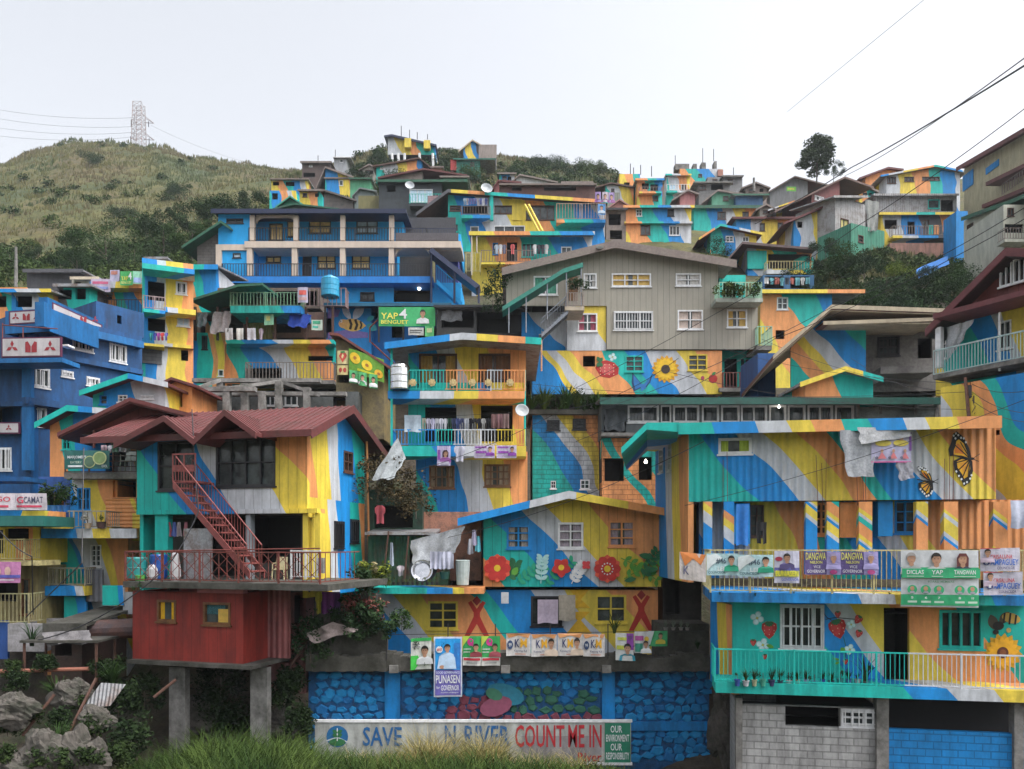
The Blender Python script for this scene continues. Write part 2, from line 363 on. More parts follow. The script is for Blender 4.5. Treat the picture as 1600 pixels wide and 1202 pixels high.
    def box(s,name,x0,y0,x1,y1,ya,yb,mat,parent=None,label=None):
        a,b,zb,zt=s.F.rect(x0,y0,x1,y1,ya); m=MB(); m.box(a,b,ya,yb,zb,zt); return s.part(name,m,mat,parent,label)
    def art(s,name,polys,y=-.006,label=None,mats=None):
        """painted figures: polys = [(colour, [pixel outline])], each a film 3 mm above the one below"""
        m=MB(); ms=[]; cs=[]; yy=y
        for c,pts in polys:
            if c not in cs: cs.append(c); ms.append(plain(c,.7))
            q=[s.F.P(px,py,yy) for px,py in pts]
            m.mi=cs.index(c); m.poly(q); yy-=.0015
        return s.part(name,m,ms,None,label)
def H(label,x0,y0,x1,y1,D,Dr=None,dep=6.,roof=None,wins=(),m=None,foot=3.,name='hillside_house',cat='house',group=None,balc=(),xr=None):
    """a plain hillside house from its facade rectangle in the photograph"""
    F=Fr(x0,D,x1,Dr or D,base=y1); h=House(name,label,cat,F,group)
    if m is None: m=dict(off=R.random(),per=R.uniform(6,9))
    if isinstance(m,dict): h.mural(**m)
    else: h.mat=m
    top=None
    if roof and roof[0]=='g': top=h.gable(roof[1],roof[2],roof[3],dep,**(roof[4] if len(roof)>4 else {}))
    h.block(x0,y0,x1,y1,dep,wins,top=top,foot=foot)
    if roof and roof[0]=='s': h.shed(x0+roof[1],roof[2],x1+roof[3],dep,**(roof[4] if len(roof)>4 else {}))
    for b in balc:   # x0,ytop,x1,yslab_top,yslab_bottom,proj,style,mat
        bx0,yt,bx1,ys,yb,pr,rm=b[:7]; h.slab(bx0,ys,bx1,yb,-pr,0,b[7] if len(b)>7 else None); h.rail(bx0,yt,bx1,ys,-pr+.05,mat=rm,sp=max(.14,D*.0035),r=max(.012,D*.0003))
    return h
# ---------------------------------------------------------------- outlines for painted figures (pixels)
def ell(cx,cy,rx,ry=None,n=18,a=0,t0=0,t1=2*pi):
    ry=ry or rx; return [(cx+rx*cos(t)*cos(a)-ry*sin(t)*sin(a),cy+rx*cos(t)*sin(a)+ry*sin(t)*cos(a)) for t in [t0+(t1-t0)*i/n for i in range(n)]]
def leaf(cx,cy,L,w,a): # pointed leaf from (cx,cy) towards angle a
    pts=[]
    for i in range(9): t=i/8; pts.append((t*L,w*sin(pi*t)**.8))
    for i in range(7,0,-1): t=i/8; pts.append((t*L,-w*sin(pi*t)**.8))
    return [(cx+x*cos(a)-y*sin(a),cy+x*sin(a)+y*cos(a)) for x,y in pts]
def petals(cx,cy,r,n,w,c,a0=0,r0=0): return [(c,leaf(cx+r0*cos(a0+2*pi*i/n),cy+r0*sin(a0+2*pi*i/n),r-r0,w,a0+2*pi*i/n)) for i in range(n)]
def line(pts,w):
    L=[];Rr=[]
    for i,(x,y) in enumerate(pts):
        a=pts[max(0,i-1)];b=pts[min(len(pts)-1,i+1)];dx,dy=b[0]-a[0],b[1]-a[1];l=hypot(dx,dy) or 1
        L.append((x-dy/l*w/2,y+dx/l*w/2));Rr.append((x+dy/l*w/2,y-dx/l*w/2))
    return L+Rr[::-1]
# ---------------------------------------------------------------- text
_t={}
def textmesh(txt):
    if txt in _t: return _t[txt]
    c=bpy.data.curves.new('t','FONT'); c.body=txt; c.align_x='LEFT'; c.resolution_u=2; c.offset=.012; o=bpy.data.objects.new('t',c); col.objects.link(o)
    dg=bpy.context.evaluated_depsgraph_get(); me=bpy.data.meshes.new_from_object(o.evaluated_get(dg)); v=[tuple(q.co) for q in me.vertices]; f=[tuple(p.vertices) for p in me.polygons]
    bpy.data.objects.remove(o); bpy.data.curves.remove(c); bpy.data.meshes.remove(me)
    xs=[q[0] for q in v]; ys=[q[1] for q in v]; x0,x1,y0,y1=min(xs),max(xs),min(ys),max(ys)
    _t[txt]=([((x-x0)/(x1-x0),(y-y0)/(y1-y0)) for x,y,_ in v],f); return _t[txt]
# ---------------------------------------------------------------- camera, light, air
sc=bpy.context.scene
cam=bpy.data.cameras.new('camera'); co=bpy.data.objects.new('camera',cam); col.objects.link(co); co.location=(0,0,0); co.rotation_euler=(radians(90),0,0)
cam.sensor_width=36; cam.lens=36*F0/1600; cam.shift_y=(HY-601)/1600; cam.clip_end=5000; cam.clip_start=.1; sc.camera=co
w=bpy.data.worlds.new('World'); sc.world=w; w.use_nodes=True; nt=w.node_tree
SUN_EL=radians(SUNEL)
sky=nt.nodes.new('ShaderNodeTexSky'); sky.sky_type='NISHITA'; sky.sun_disc=False; sky.sun_elevation=SUN_EL; sky.sun_rotation=SUNAZ; sky.air_density=1.0; sky.dust_density=6; sky.ozone_density=1.5
hs=nt.nodes.new('ShaderNodeHueSaturation'); hs.inputs['Saturation'].default_value=.22; nt.links.new(sky.outputs[0],hs.inputs['Color'])
nt.links.new(hs.outputs[0],nt.nodes['Background'].inputs[0]); nt.nodes['Background'].inputs[1].default_value=SKYST
sl=bpy.data.lights.new('sun','SUN'); sl.energy=SUNST; sl.angle=radians(25); sl.color=(1,.95,.88); so=bpy.data.objects.new('sun',sl); col.objects.link(so)
# veiled sun to the right
az=SUNAZ; so.rotation_euler=Vector((sin(az)*cos(SUN_EL),cos(az)*cos(SUN_EL),sin(SUN_EL))).to_track_quat('Z','Y').to_euler()
sc.view_settings.view_transform='Standard'; sc.view_settings.look='None'; sc.view_settings.gamma=1; sc.view_settings.exposure=EXPO
# ---------------------------------------------------------------- terrain
TD=[14,23,26.5,29,32,36,41,47,54,62,75,90,110,135,165,200,250,330]
TP={ # column px : ground row at each distance
-900:[1400,1260,1190,1120,1030,960,880,790,700,600,500,440,390,340,300,270,262,300],
0:[1420,1280,1190,1110,1010,930,830,720,600,480,440,415,385,340,300,265,258,330],
60:[1420,1280,1190,1110,1010,930,830,720,600,480,440,415,380,335,295,255,234,300],
130:[1420,1280,1190,1110,1010,930,830,720,600,480,440,412,375,330,290,245,221,290],
230:[1420,1245,1225,1110,1010,930,830,720,600,480,435,405,370,330,290,250,228,290],
330:[1420,1235,1222,1110,1010,930,830,720,600,500,430,400,365,330,300,270,251,300],
420:[1420,1235,1222,1120,1010,920,810,700,600,500,420,385,350,320,295,275,264,330],
500:[1420,1235,1222,1150,1000,900,790,690,590,490,400,365,330,300,275,268,280,330],
600:[1420,1235,1222,1200,1000,880,780,680,580,480,395,350,315,275,240,238,270,330],
700:[1420,1235,1222,1200,1000,870,770,670,570,470,390,350,315,275,245,240,270,330],
800:[1420,1235,1222,1200,1000,870,770,650,570,470,390,350,315,285,255,252,270,330],
900:[1420,1235,1222,1200,1000,880,780,640,560,470,395,355,325,295,270,262,280,330],
1000:[1420,1235,1222,1180,1000,880,780,640,570,480,400,360,330,305,290,284,300,340],
1100:[1420,1270,1210,1130,1000,870,760,640,570,480,410,365,335,310,300,300,320,350],
1250:[1420,1260,1190,1090,980,850,730,640,560,480,430,380,345,315,300,305,320,350],
1330:[1420,1260,1190,1090,980,850,720,620,520,450,400,365,335,310,298,300,320,350],
1450:[1420,1260,1190,1090,960,830,700,600,510,455,405,360,325,302,292,296,320,350],
1600:[1420,1250,1180,1080,940,810,690,590,510,450,400,350,300,270,262,280,300,340],
2500:[1420,1250,1180,1080,940,810,690,590,510,450,400,350,300,270,262,280,300,340]}
TK=sorted(TP)
def interp(xs,ys,x):
    if x<=xs[0]: return ys[0]
    for i in range(len(xs)-1):
        if x<=xs[i+1]: return ys[i]+(ys[i+1]-ys[i])*(x-xs[i])/(xs[i+1]-xs[i])
    return ys[-1]
def tpy(px,D):
    px=max(TK[0],min(TK[-1],px)); i=0
    while i<len(TK)-2 and px>TK[i+1]: i+=1
    f=(px-TK[i])/(TK[i+1]-TK[i]); f=f*f*(3-2*f)
    return interp(TD,TP[TK[i]],D)*(1-f)+interp(TD,TP[TK[i+1]],D)*f
def tz(x,D):
    px=x/D*F0+CX; z=(HY-tpy(px,D))*D/F0
    a=.25+min(1.6,D*.008); return z+a*(noise.noise(Vector((x*.12,D*.12,3)))+.5*noise.noise(Vector((x*.35,D*.35,8))))*(.4 if D<60 else 1)
def ground(px,D): return tz((px-CX)*D/F0,D)
m=MB(); cols=[-900+ (3400)*i/190 for i in range(191)]; ds=[14*(330/14)**(i/110) for i in range(111)]
for D in ds:
    for px in cols: x=(px-CX)*D/F0; m.v.append((x,D,tz(x,D)))
n=len(cols)
for a in range(len(ds)-1):
    for b in range(n-1): i=a*n+b; m.f.append((i,i+1,i+n+1,i+n)); m.m.append(0)
tm,nt,b=newmat('hill_soil'); g=N(nt); tc=g.n('ShaderNodeTexCoord'); ob=tc.outputs['Object']
n1=g.noise(ob,.045,6,.6); n2=g.noise(ob,.35,6,.7); n3=g.noise(ob,2.5,5,.7)
grass=g.ramp(n1,[(.38,(.045,.062,.018)),(.5,(.092,.086,.024)),(.62,(.088,.068,.03))]); grass=g.mul(grass,g.ramp(n2,[(.32,(.35,.45,.35)),(.6,(1.15,1.1,1))])); grass=g.mul(grass,g.ramp(n3,[(.3,(.55,.6,.5)),(.65,(1.1,1.1,1.05))]))
soil=g.ramp(n2,[(.3,(.03,.028,.02)),(.5,(.07,.055,.04)),(.66,(.045,.06,.025))]); soil=g.mul(soil,g.ramp(n3,[(.3,(.5,.5,.5)),(.65,(1.1,1.1,1.05))]))
sx=g.n('ShaderNodeSeparateXYZ'); g.l(ob,sx.inputs[0]); f=g.n('ShaderNodeMapRange'); f.inputs[1].default_value=58; f.inputs[2].default_value=80; g.l(sx.outputs[1],f.inputs[0])
g.l(g.mul(soil,grass,f.outputs[0],'MIX'),b.inputs['Base Color']); b.inputs['Roughness'].default_value=.95
bp=g.n('ShaderNodeBump'); bp.inputs['Distance'].default_value=.5; bp.inputs['Strength'].default_value=.8; g.l(n2,bp.inputs['Height']); g.l(bp.outputs[0],b.inputs['Normal'])
o=link('hillside',m.mesh('hillside',tm)); o['kind']='structure'
for p in o.data.polygons: p.use_smooth=True
# valley floor and the opposite slope behind the viewer
m=MB(); X=[-600+1200*i/40 for i in range(41)]; Y=[14,8,0,-8,-20,-40,-80,-140]; ZZ=[-9.4,-9.3,-5,-1.65,0,10,34,62]
ZZ=[None,-8.5,-4,-1.7,-1,2,12,24]
for y,z in zip(Y,ZZ):
    for x in X: m.v.append((x if y!=14 else x*.12,y, (tz(x*.12,14) if z is None else z+ (0 if y>-10 else 3*noise.noise(Vector((x*.02,y*.03,5)))))))
n=len(X)
for a in range(len(Y)-1):
    for q in range(n-1): i=a*n+q; m.f.append((i,i+n,i+n+1,i+1)); m.m.append(0)
o=link('valley_slope',m.mesh('valley_slope',rust((.07,.08,.03),(.05,.045,.03),.1,.95))); o['kind']='structure'
# ---------------------------------------------------------------- greenery
def leafcloud(mb,c,r,n,s,flat=1.,rr=None):
    rr=rr or R
    for _ in range(n):
        u=rr.uniform(-1,1); t=rr.uniform(0,2*pi); k=rr.random()**.45; q=sqrt(1-u*u)
        p=Vector((c[0]+r*k*q*cos(t),c[1]+r*k*q*sin(t),c[2]+r*k*u*flat)); a=Vector((rr.uniform(-1,1),rr.uniform(-1,1),rr.uniform(-.5,.9))).normalized(); bq=a.cross(Vector((rr.uniform(-1,1),rr.uniform(-1,1),rr.uniform(-1,1)))).normalized()
        L=s*rr.uniform(.6,1.4); w=L*.42; mb.poly([p-a*L,p+bq*w,p+a*L,p-bq*w])
G1=leafmat((.022,.055,.018),(.055,.10,.025),.5); G2=leafmat((.05,.085,.02),(.11,.13,.035),.4); G3=leafmat((.018,.04,.022),(.04,.075,.03),.5); G4=leafmat((.10,.15,.02),(.22,.24,.04),.5)
BARK=rust((.09,.07,.05),(.04,.03,.02),2)
_cr={}
def crown(kind,seed):
    k=(kind,seed)
    if k in _cr: return _cr[k]
    rr=random.Random(seed*13+5); m=MB(); nb={'round':15,'flat':14,'tall':26,'bush':9}[kind]
    for i in range(nb):
        if kind=='round': t=rr.uniform(0,2*pi); z=rr.uniform(.35,1.); q=rr.uniform(.1,.34)*(1.2-abs(z-.6)); c=(q*cos(t)*1.3,q*sin(t)*1.3,z*.9); r=rr.uniform(.10,.2)
        elif kind=='flat': t=rr.uniform(0,2*pi); q=rr.uniform(.05,.75); c=(q*cos(t),q*sin(t),rr.uniform(.55,.9)-.15*q); r=rr.uniform(.14,.24)
        elif kind=='tall': t=i*2.4+rr.uniform(-.4,.4); z=i/nb; q=rr.uniform(.12,.33)*(1.1-z*.6); c=(q*cos(t),q*sin(t),.28+z*.66); r=rr.uniform(.07,.13)
        else: t=rr.uniform(0,2*pi); q=rr.uniform(.1,.6); c=(q*cos(t),q*sin(t),rr.uniform(.15,.6)); r=rr.uniform(.22,.4)
        leafcloud(m,c,r*(1.25 if kind=='tall' else 1),{'round':420,'flat':420,'tall':330,'bush':420}[kind],{'tall':.024,'bush':.026}.get(kind,.017),.75,rr)
    _cr[k]=m; return m
def tree(kind,px,py,D,h,label,mat,seed,group=None,cat='tree',name=None,wide=1.):
    """tree whose foot stands at pixel row py (None: on the ground) and whose height is h metres"""
    x=(px-CX)*D/F0; z=tz(x,D)-.2 if py is None else (HY-py)*D/F0
    r=bpy.data.objects.new(name or ('tree' if kind!='bush' else 'shrub'),None); col.objects.link(r); r.location=(x,D,z); tag(r,label,cat,group); rot=R.uniform(0,6)
    key=('cm',kind,seed,mat.name)
    if key not in _cr: _cr[key]=crown(kind,seed).mesh('crown',mat)
    c=link('crown',_cr[key],r); c.scale=(h*wide,h*wide,h); c.rotation_euler.z=rot
    m=MB(); t=h*.6; m.tube((0,0,-.5),(h*.01,0,t*.5),h*.018,7,h*.013); m.tube((h*.01,0,t*.5),(0,0,t*1.25),h*.013,6,h*.005)
    for i in range(6): a=i*1.05+rot; z0=t*(.35+.12*i); m.tube((0,0,z0),(cos(a)*h*.22*wide,sin(a)*h*.22*wide,z0+h*.2),h*.007,5,h*.003)
    link('trunk',m.mesh('trunk',BARK),r)
# left hill: slope shrubs and trees
def spread(spec,base,group,seed0,k=1.):
    for i,(px,D,h,kd,mt,desc) in enumerate(spec):
        h*=k; tree(kd,px,None,D,h,'%s %s'%(desc,base),mt,seed0+i%4,group,wide=1.15 if kd=='flat' else 1.)
spread([(165,84,7.5,'flat',G1,'spreading flat-topped tree with thin fork trunk, left of the middle'),(120,78,5.,'round',G3,'dark round tree with pale forked trunk above the flat roofed house'),
 (255,88,9,'round',G3,'tall dark tree nearest the left of the blue building'),(300,84,8,'round',G1,'broad green tree close against the blue building roof corner'),(345,95,10,'flat',G3,'wide dark tree just above the navy roof'),(395,100,9,'round',G3,'round dark tree behind the navy roof, right of the wide one'),
 (60,85,5,'round',G3,'small dark tree near the left edge'),(15,80,4.5,'bush',G1,'low green bush at the left edge'),(210,80,5,'bush',G3,'dark bushy mass right of the spreading tree'),(40,100,4,'bush',G2,'yellow-green bush halfway up at the left edge'),
 (190,130,6,'bush',G3,'dark lone bush high in the middle'),(140,190,7,'bush',G3,'small dark bush near the ridge'),(280,150,6,'bush',G3,'dark bush below the power tower'),(430,110,7,'bush',G2,'olive bush above the houses at the foot right'),
 (95,76,4,'bush',G2,'olive shrub beside the pale forked trunk'),(230,100,7,'bush',G1,'green bush above the tall dark tree'),(330,120,8,'bush',G2,'olive clump on the shoulder')],'on the left hill','trees and bushes on the left hill',1,.68)
# ridge trees
spread([(590,140,9,'round',G3,'dark tree left of the topmost house'),(560,128,8,'round',G3,'round dark tree next to the grey shack'),(625,118,9,'bush',G3,'dark bush under the topmost house'),(705,140,9,'bush',G3,'bush right of the topmost house'),(730,128,8,'bush',G1,'bush left of the green shack'),(790,138,7,'bush',G3,'bush right of the pointed-roof hut'),
 (845,160,8,'bush',G3,'low bush near the middle'),(900,160,9,'bush',G1,'bush left of the long painted house'),(870,180,9,'bush',G3,'wide bush on the skyline'),(935,165,8,'bush',G2,'olive bush at the right end'),(500,165,6,'bush',G2,'olive bush behind the brown house'),(460,180,6,'bush',G2,'thin bush at the far left end'),(820,120,6,'round',G3,'small round tree above the long roof garden'),(760,112,5,'bush',G1,'green bush under the pointed-roof hut')],'on the ridge','trees along the ridge',5,.5)
# green slope at the right
spread([(1290,70,7,'round',G3,'dark tree left of the green metal shack'),(1320,66,7,'bush',G1,'green bush below the green metal shack'),(1350,63,6.5,'round',G3,'dark round tree right of the yellow balcony'),(1385,60,6.5,'bush',G3,'dark bush in the middle of the slope'),(1410,64,5,'bush',G4,'bright yellow-green bush under the salmon wall'),(1440,60,6,'round',G3,'dark tree over the brown hip roof'),(1480,60,6,'bush',G1,'green bush beside the red gable roof'),
 (1275,64,5,'bush',G3,'dark bush behind the yellow roof edge'),(1330,58,6,'bush',G1,'leafy bush just above the long yellow eave'),(1505,64,6,'bush',G1,'green bush below the cream house'),(1400,56,5.5,'bush',G3,'dark bush right above the brown hip roof ridge'),(1460,66,5,'bush',G3,'dark bush under the blue tarpaulin'),(1120,78,5,'bush',G3,'dark bush squeezed between the orange house and the blue-roofed one'),(1250,70,5,'bush',G3,'bush behind the teal water tank'),(1530,70,5,'bush',G1,'green bush at the right edge')],'on the green slope','bushes on the green slope at right',9,.45)
tree('tall',1276,282,112,6.4,'tall loose-crowned tree standing against the sky on the right skyline',leafmat((.05,.075,.05),(.10,.13,.08),.5),21,name='tree',wide=1.2)
tree('round',1302,286,110,3.,'small airy tree next to the tall skyline tree',G3,22,name='tree')
# hill grass: nobody can count it
m=MB(); rr=random.Random(3)
for _ in range(42000):
    px=rr.uniform(-80,1000) if rr.random()<.9 else rr.uniform(1250,1600); D=sqrt(rr.uniform(66**2,262**2)) if px<480 else (sqrt(rr.uniform(100**2,215**2)) if px<1000 else rr.uniform(60,85))
    x=(px-CX)*D/F0; z=tz(x,D); s=rr.uniform(.3,.8)*(.6+D/240); a=rr.uniform(0,pi); ca,sa=cos(a),sin(a); w=s*rr.uniform(.12,.3); l=rr.uniform(-.4,.4)*s
    m.poly([(x-ca*w,D-sa*w,z-.2),(x+ca*w,D+sa*w,z-.2),(x+l,D,z+s)])
    m.poly([(x-sa*w,D+ca*w,z-.2),(x+sa*w,D-ca*w,z-.2),(x-l,D,z+s*.8)])
gm,nt,b=newmat('hill_grass'); g=N(nt); tc=g.n('ShaderNodeTexCoord'); ob=tc.outputs['Object']; n1=g.noise(ob,.05,5,.6); ge=g.n('ShaderNodeNewGeometry')
c=g.ramp(n1,[(.36,(.045,.068,.018)),(.48,(.10,.096,.024)),(.6,(.096,.077,.033))]); c=g.mul(c,g.ramp(ge.outputs['Random Per Island'],[(0,(.7,.75,.7)),(1,(1.15,1.12,1.05))])); g.l(c,b.inputs['Base Color']); b.inputs['Roughness'].default_value=.8
o=link('hill_grass',m.mesh('hill_grass',gm)); o['kind']='stuff'; o['label']='dry yellow-green grass covering the hill'
# shrub cover: a mass nobody could count
m=MB(); rr=random.Random(31)
def shrubs(n,fx,dr,sr,k):
    for _ in range(n):
        D=sqrt(rr.uniform(dr[0]**2,dr[1]**2)); px=rr.uniform(*fx); x=(px-CX)*D/F0; s=rr.uniform(*sr); leafcloud(m,(x,D,tz(x,D)+s*.25),s,int(k*s*1.7),.07+.0014*D,.75,rr)
shrubs(330,(-60,480),(64,100),(.7,1.9),75); shrubs(60,(-60,480),(100,170),(.6,1.7),60); shrubs(14,(-20,460),(170,245),(.6,1.6),50)
shrubs(260,(540,985),(104,175),(.8,1.9),70); shrubs(230,(1255,1530),(50,75),(.5,1.1),150); shrubs(20,(440,560),(100,160),(.8,1.6),60)
o=link('hillside_shrubs',m.mesh('hillside_shrubs',leafmat((.018,.045,.016),(.048,.075,.022),.09))); o['kind']='stuff'; o['label']='dense dark green shrub cover on the hillsides'
# air
HZ=bpy.data.materials.new('haze'); HZ.use_nodes=True; nt=HZ.node_tree; nt.nodes.clear(); vo=nt.nodes.new('ShaderNodeVolumePrincipled'); vo.inputs['Density'].default_value=HAZED; vo.inputs['Color'].default_value=(.86,.92,1,1); vo.inputs['Anisotropy'].default_value=.2
ou=nt.nodes.new('ShaderNodeOutputMaterial'); nt.links.new(vo.outputs[0],ou.inputs['Volume'])
if HAZED>0:
    m=MB(); m.box(-900,900,-160,520,-14,150); o=link('haze',m.mesh('haze',HZ)); o['kind']='stuff'
# ---------------------------------------------------------------- cloth, posters, plants
def _sub(h,fr):
    q=House.__new__(House); q.F=fr; q.r=h.r; q.mat=h.mat; q.nm=h.nm
    d=fr.o-h.F.o; q.off=(d.dot(h.F.u),d.dot(h.F.n),fr.z0-h.F.z0,fr.ang-h.F.ang); return q
_op=House.part
def _part(s,name,mb,mats,parent=None,label=None):
    o=_op(s,name,mb,mats,parent,label)
    if parent is None and getattr(s,'off',None): o.location=s.off[:3]; o.rotation_euler.z=s.off[3]
    return o
House.part=_part
def clothm(c): 
    k=('c',c)
    if k in _m: return _m[k]
    m,nt,b=newmat('cloth'); g=N(nt); tc=g.n('ShaderNodeTexCoord'); n=g.noise(tc.outputs['Object'],9,4)
    rgb=g.n('ShaderNodeRGB'); rgb.outputs[0].default_value=(*c,1); g.l(g.mul(rgb.outputs[0],g.ramp(n,[(.3,(.75,.75,.75)),(.7,(1,1,1))])),b.inputs['Base Color']); b.inputs['Roughness'].default_value=.85
    _m[k]=m; return m
def garment(kind,cx,y0,w,h,D,c,label,cat,group=None,rz=0):
    """clothing hanging by its top edge; cx,y0,w,h in photograph pixels"""
    p=W(cx,y0,D); k=D/F0; w*=k; h*=k; m=MB(); ph=R.uniform(0,6)
    def pt(u,v,x): # u across, v down
        return (x,.035*sin(u*9+ph)*(.3+v)+.03*sin(v*4+ph),-v*h+.02*sin(u*7+ph)*v)
    if kind=='shirt': prof=lambda v: (.5 if v<.38 else .34) if v>.02 else .26
    elif kind=='trousers': prof=lambda v:.42-.06*v
    elif kind=='dress': prof=lambda v:.26+.24*v
    else: prof=lambda v:.5
    nu,nv=8,8; rows=[]
    for j in range(nv+1):
        v=j/nv; row=[]
        for i in range(nu+1):
            u=i/nu; x=(u-.5)*2*prof(v)*w; row.append(len(m.v)); m.v.append(pt(u,v,x))
        rows.append(row)
    for j in range(nv):
        for i in range(nu):
            if kind=='trousers' and j>2 and i in(3,4): 
                continue
            m.f.append((rows[j][i],rows[j+1][i],rows[j+1][i+1],rows[j][i+1])); m.m.append(0)
    nm={'shirt':'shirt','trousers':'trousers','dress':'dress','towel':'towel'}.get(kind,kind)
    return solo(nm,m,clothm(c),label,cat,p,group,rz,True)
def tarp(pts,label,c=(.33,.34,.36),name='tarpaulin',cat='tarpaulin',n=10,sag=.15,mat=None,rip=1.):
    """sheet spanned between four (px,py,D) corners, in order round the sheet"""
    P=[W(*q) for q in pts]; o=P[0].copy(); m=MB(); ph=R.uniform(0,6)
    for j in range(n+1):
        for i in range(n+1):
            u,v=i/n,j/n; p=(P[0]*(1-u)+P[1]*u)*(1-v)+(P[3]*(1-u)+P[2]*u)*v-o
            s=sin(pi*u)*sin(pi*v)*sag; m.v.append((p.x+.03*sin(v*11+ph),p.y+rip*(.09*sin(u*12+v*3+ph)+.05*sin(u*23+ph)),p.z-s*1.0+rip*.04*sin(u*10+ph)*v))
    for j in range(n):
        for i in range(n): a=j*(n+1)+i; m.f.append((a,a+n+1,a+n+2,a+1)); m.m.append(0)
    return solo(name,m,mat or rust(c,tuple(x*.6 for x in c),2.5,.95),label,cat,o,smooth=True)
def poster(x0,y0,x1,y1,D,bg,items,label,cat='banner',group=None,name='campaign_poster',rz=0,dy=0):
    """printed sheet; items: ('r',c,x0,y0,x1,y1) ('e',c,cx,cy,rx,ry) ('p',c,[pts]) ('t',c,text,x0,y0,x1,y1) in 0..1 from the top left; dy: pixel drop of the right edge"""
    k=D/F0; w=(x1-x0)*k; h=(y1-y0)*k; o=W(x0,y0,D); ph=R.uniform(0,6); m=MB(); cs=[bg]; mats=[plain(bg,.45)]; lay=[0]
    def wv(u,v): return .03*sin(u*5+ph)*(.4+v)+.012*sin(u*13+v*5+ph)
    def V(u,v,l): return (u*w, wv(u,v)-l*.0022, -v*h-u*dy*k)
    n=8
    for i in range(n):
        for j in range(n): m.poly([V(i/n,j/n,0),V(i/n,(j+1)/n,0),V((i+1)/n,(j+1)/n,0),V((i+1)/n,j/n,0)],0)
    def ci(c):
        if isinstance(c,str): c=PAL[c]
        if c not in cs: cs.append(c); mats.append(plain(c,.45))
        return cs.index(c)
    L=1
    for it in items:
        q=ci(it[1]); L+=1; l=L*1.5+5
        if it[0]=='r':
            a,b,c,d=it[2:6]; nn=max(1,int((c-a)*10)); nv=max(1,int((d-b)*8))
            for i in range(nn):
                for j in range(nv):
                    u0=a+(c-a)*i/nn;u1=a+(c-a)*(i+1)/nn;v0=b+(d-b)*j/nv;v1=b+(d-b)*(j+1)/nv; m.poly([V(u0,v0,l),V(u0,v1,l),V(u1,v1,l),V(u1,v0,l)],q)
        elif it[0]=='e':
            cx,cy,rx,ry=it[2:6]; pts=[(cx+rx*cos(t),cy+ry*sin(t)) for t in [2*pi*i/16 for i in range(16)]]
            for i in range(16): m.poly([V(cx,cy,l),V(*pts[i],l),V(*pts[(i+1)%16],l)],q)
        elif it[0]=='p': m.poly([V(u,v,l+4) for u,v in it[2]],q)
        elif it[0]=='t':
            tv,tf=textmesh(it[2]); a,b,c,d=it[3:7]
            i0=len(m.v); m.v+=[V(a+x*(c-a),d-y*(d-b),l+2) for x,y in tv]
            for f in tf: m.f.append(tuple(i0+z for z in f)); m.m.append(q)
    return solo(name,m,mats,label,cat,o,group,rz)
SK=(.45,.25,.16)
def bust(cx,cy,s,asp,shirt,hair=(.02,.015,.012),long=0,skin=SK):
    """head and shoulders printed on a poster: centre of the face, size; asp = width/height of the sheet"""
    r=s/asp; I=[]
    if long: I.append(('p',hair,[(cx-r*1.05,cy+s*1.6),(cx-r*1.1,cy-s*.3),(cx-r*.6,cy-s*1.2),(cx+r*.6,cy-s*1.2),(cx+r*1.1,cy-s*.3),(cx+r*1.05,cy+s*1.6)]))
    else: I.append(('e',hair,cx,cy-s*.35,r*.92,s*1.0))
    I.append(('p',shirt,[(cx-r*2.1,cy+s*3.2),(cx-r*1.9,cy+s*1.9),(cx-r*.7,cy+s*1.3),(cx,cy+s*1.55),(cx+r*.7,cy+s*1.3),(cx+r*1.9,cy+s*1.9),(cx+r*2.1,cy+s*3.2)]))
    I.append(('p',skin,[(cx-r*.4,cy+s*.5),(cx+r*.4,cy+s*.5),(cx+r*.45,cy+s*1.35),(cx,cy+s*1.6),(cx-r*.45,cy+s*1.35)]))
    I.append(('e',skin,cx,cy,r*.8,s)); I.append(('e',hair,cx-r*.3,cy-s*.12,r*.13,s*.07)); I.append(('e',hair,cx+r*.3,cy-s*.12,r*.13,s*.07)); I.append(('p',(.25,.1,.08),[(cx-r*.3,cy+s*.48),(cx+r*.3,cy+s*.48),(cx,cy+s*.6)]))
    I.append(('p',hair,[(cx-r*.82,cy-s*.2),(cx-r*.7,cy-s*.85),(cx,cy-s*1.2),(cx+r*.7,cy-s*.85),(cx+r*.82,cy-s*.2),(cx+r*.5,cy-s*.62),(cx-r*.5,cy-s*.62)]))
    return I
def plantmesh(m,c,s,kind,n,rr=R):
    x,y,z=c
    if kind=='blade':
        for _ in range(n):
            a=rr.uniform(0,2*pi); L=s*rr.uniform(.6,1.2); sp=rr.uniform(.15,.75); w=s*.035; p0=Vector((x,y,z)); dx,dy=cos(a),sin(a); prev=None
            for k in range(4):
                t=k/3; q=Vector((x+dx*sp*L*t*t+dx*.05*s,y+dy*sp*L*t*t,z+L*(t-.45*sp*t*t))); ww=w*(1-t*.9); e=Vector((-dy*ww,dx*ww,0)); cur=(q-e,q+e)
                if prev: m.poly([prev[0],prev[1],cur[1],cur[0]])
                prev=cur
    else:
        for _ in range(max(1,n//26)): leafcloud(m,(x+rr.uniform(-.42,.42)*s,y+rr.uniform(-.3,.3)*s,z+s*rr.uniform(.15,.85)),s*rr.uniform(.16,.34),60,min(.075,s*.085),1,rr)
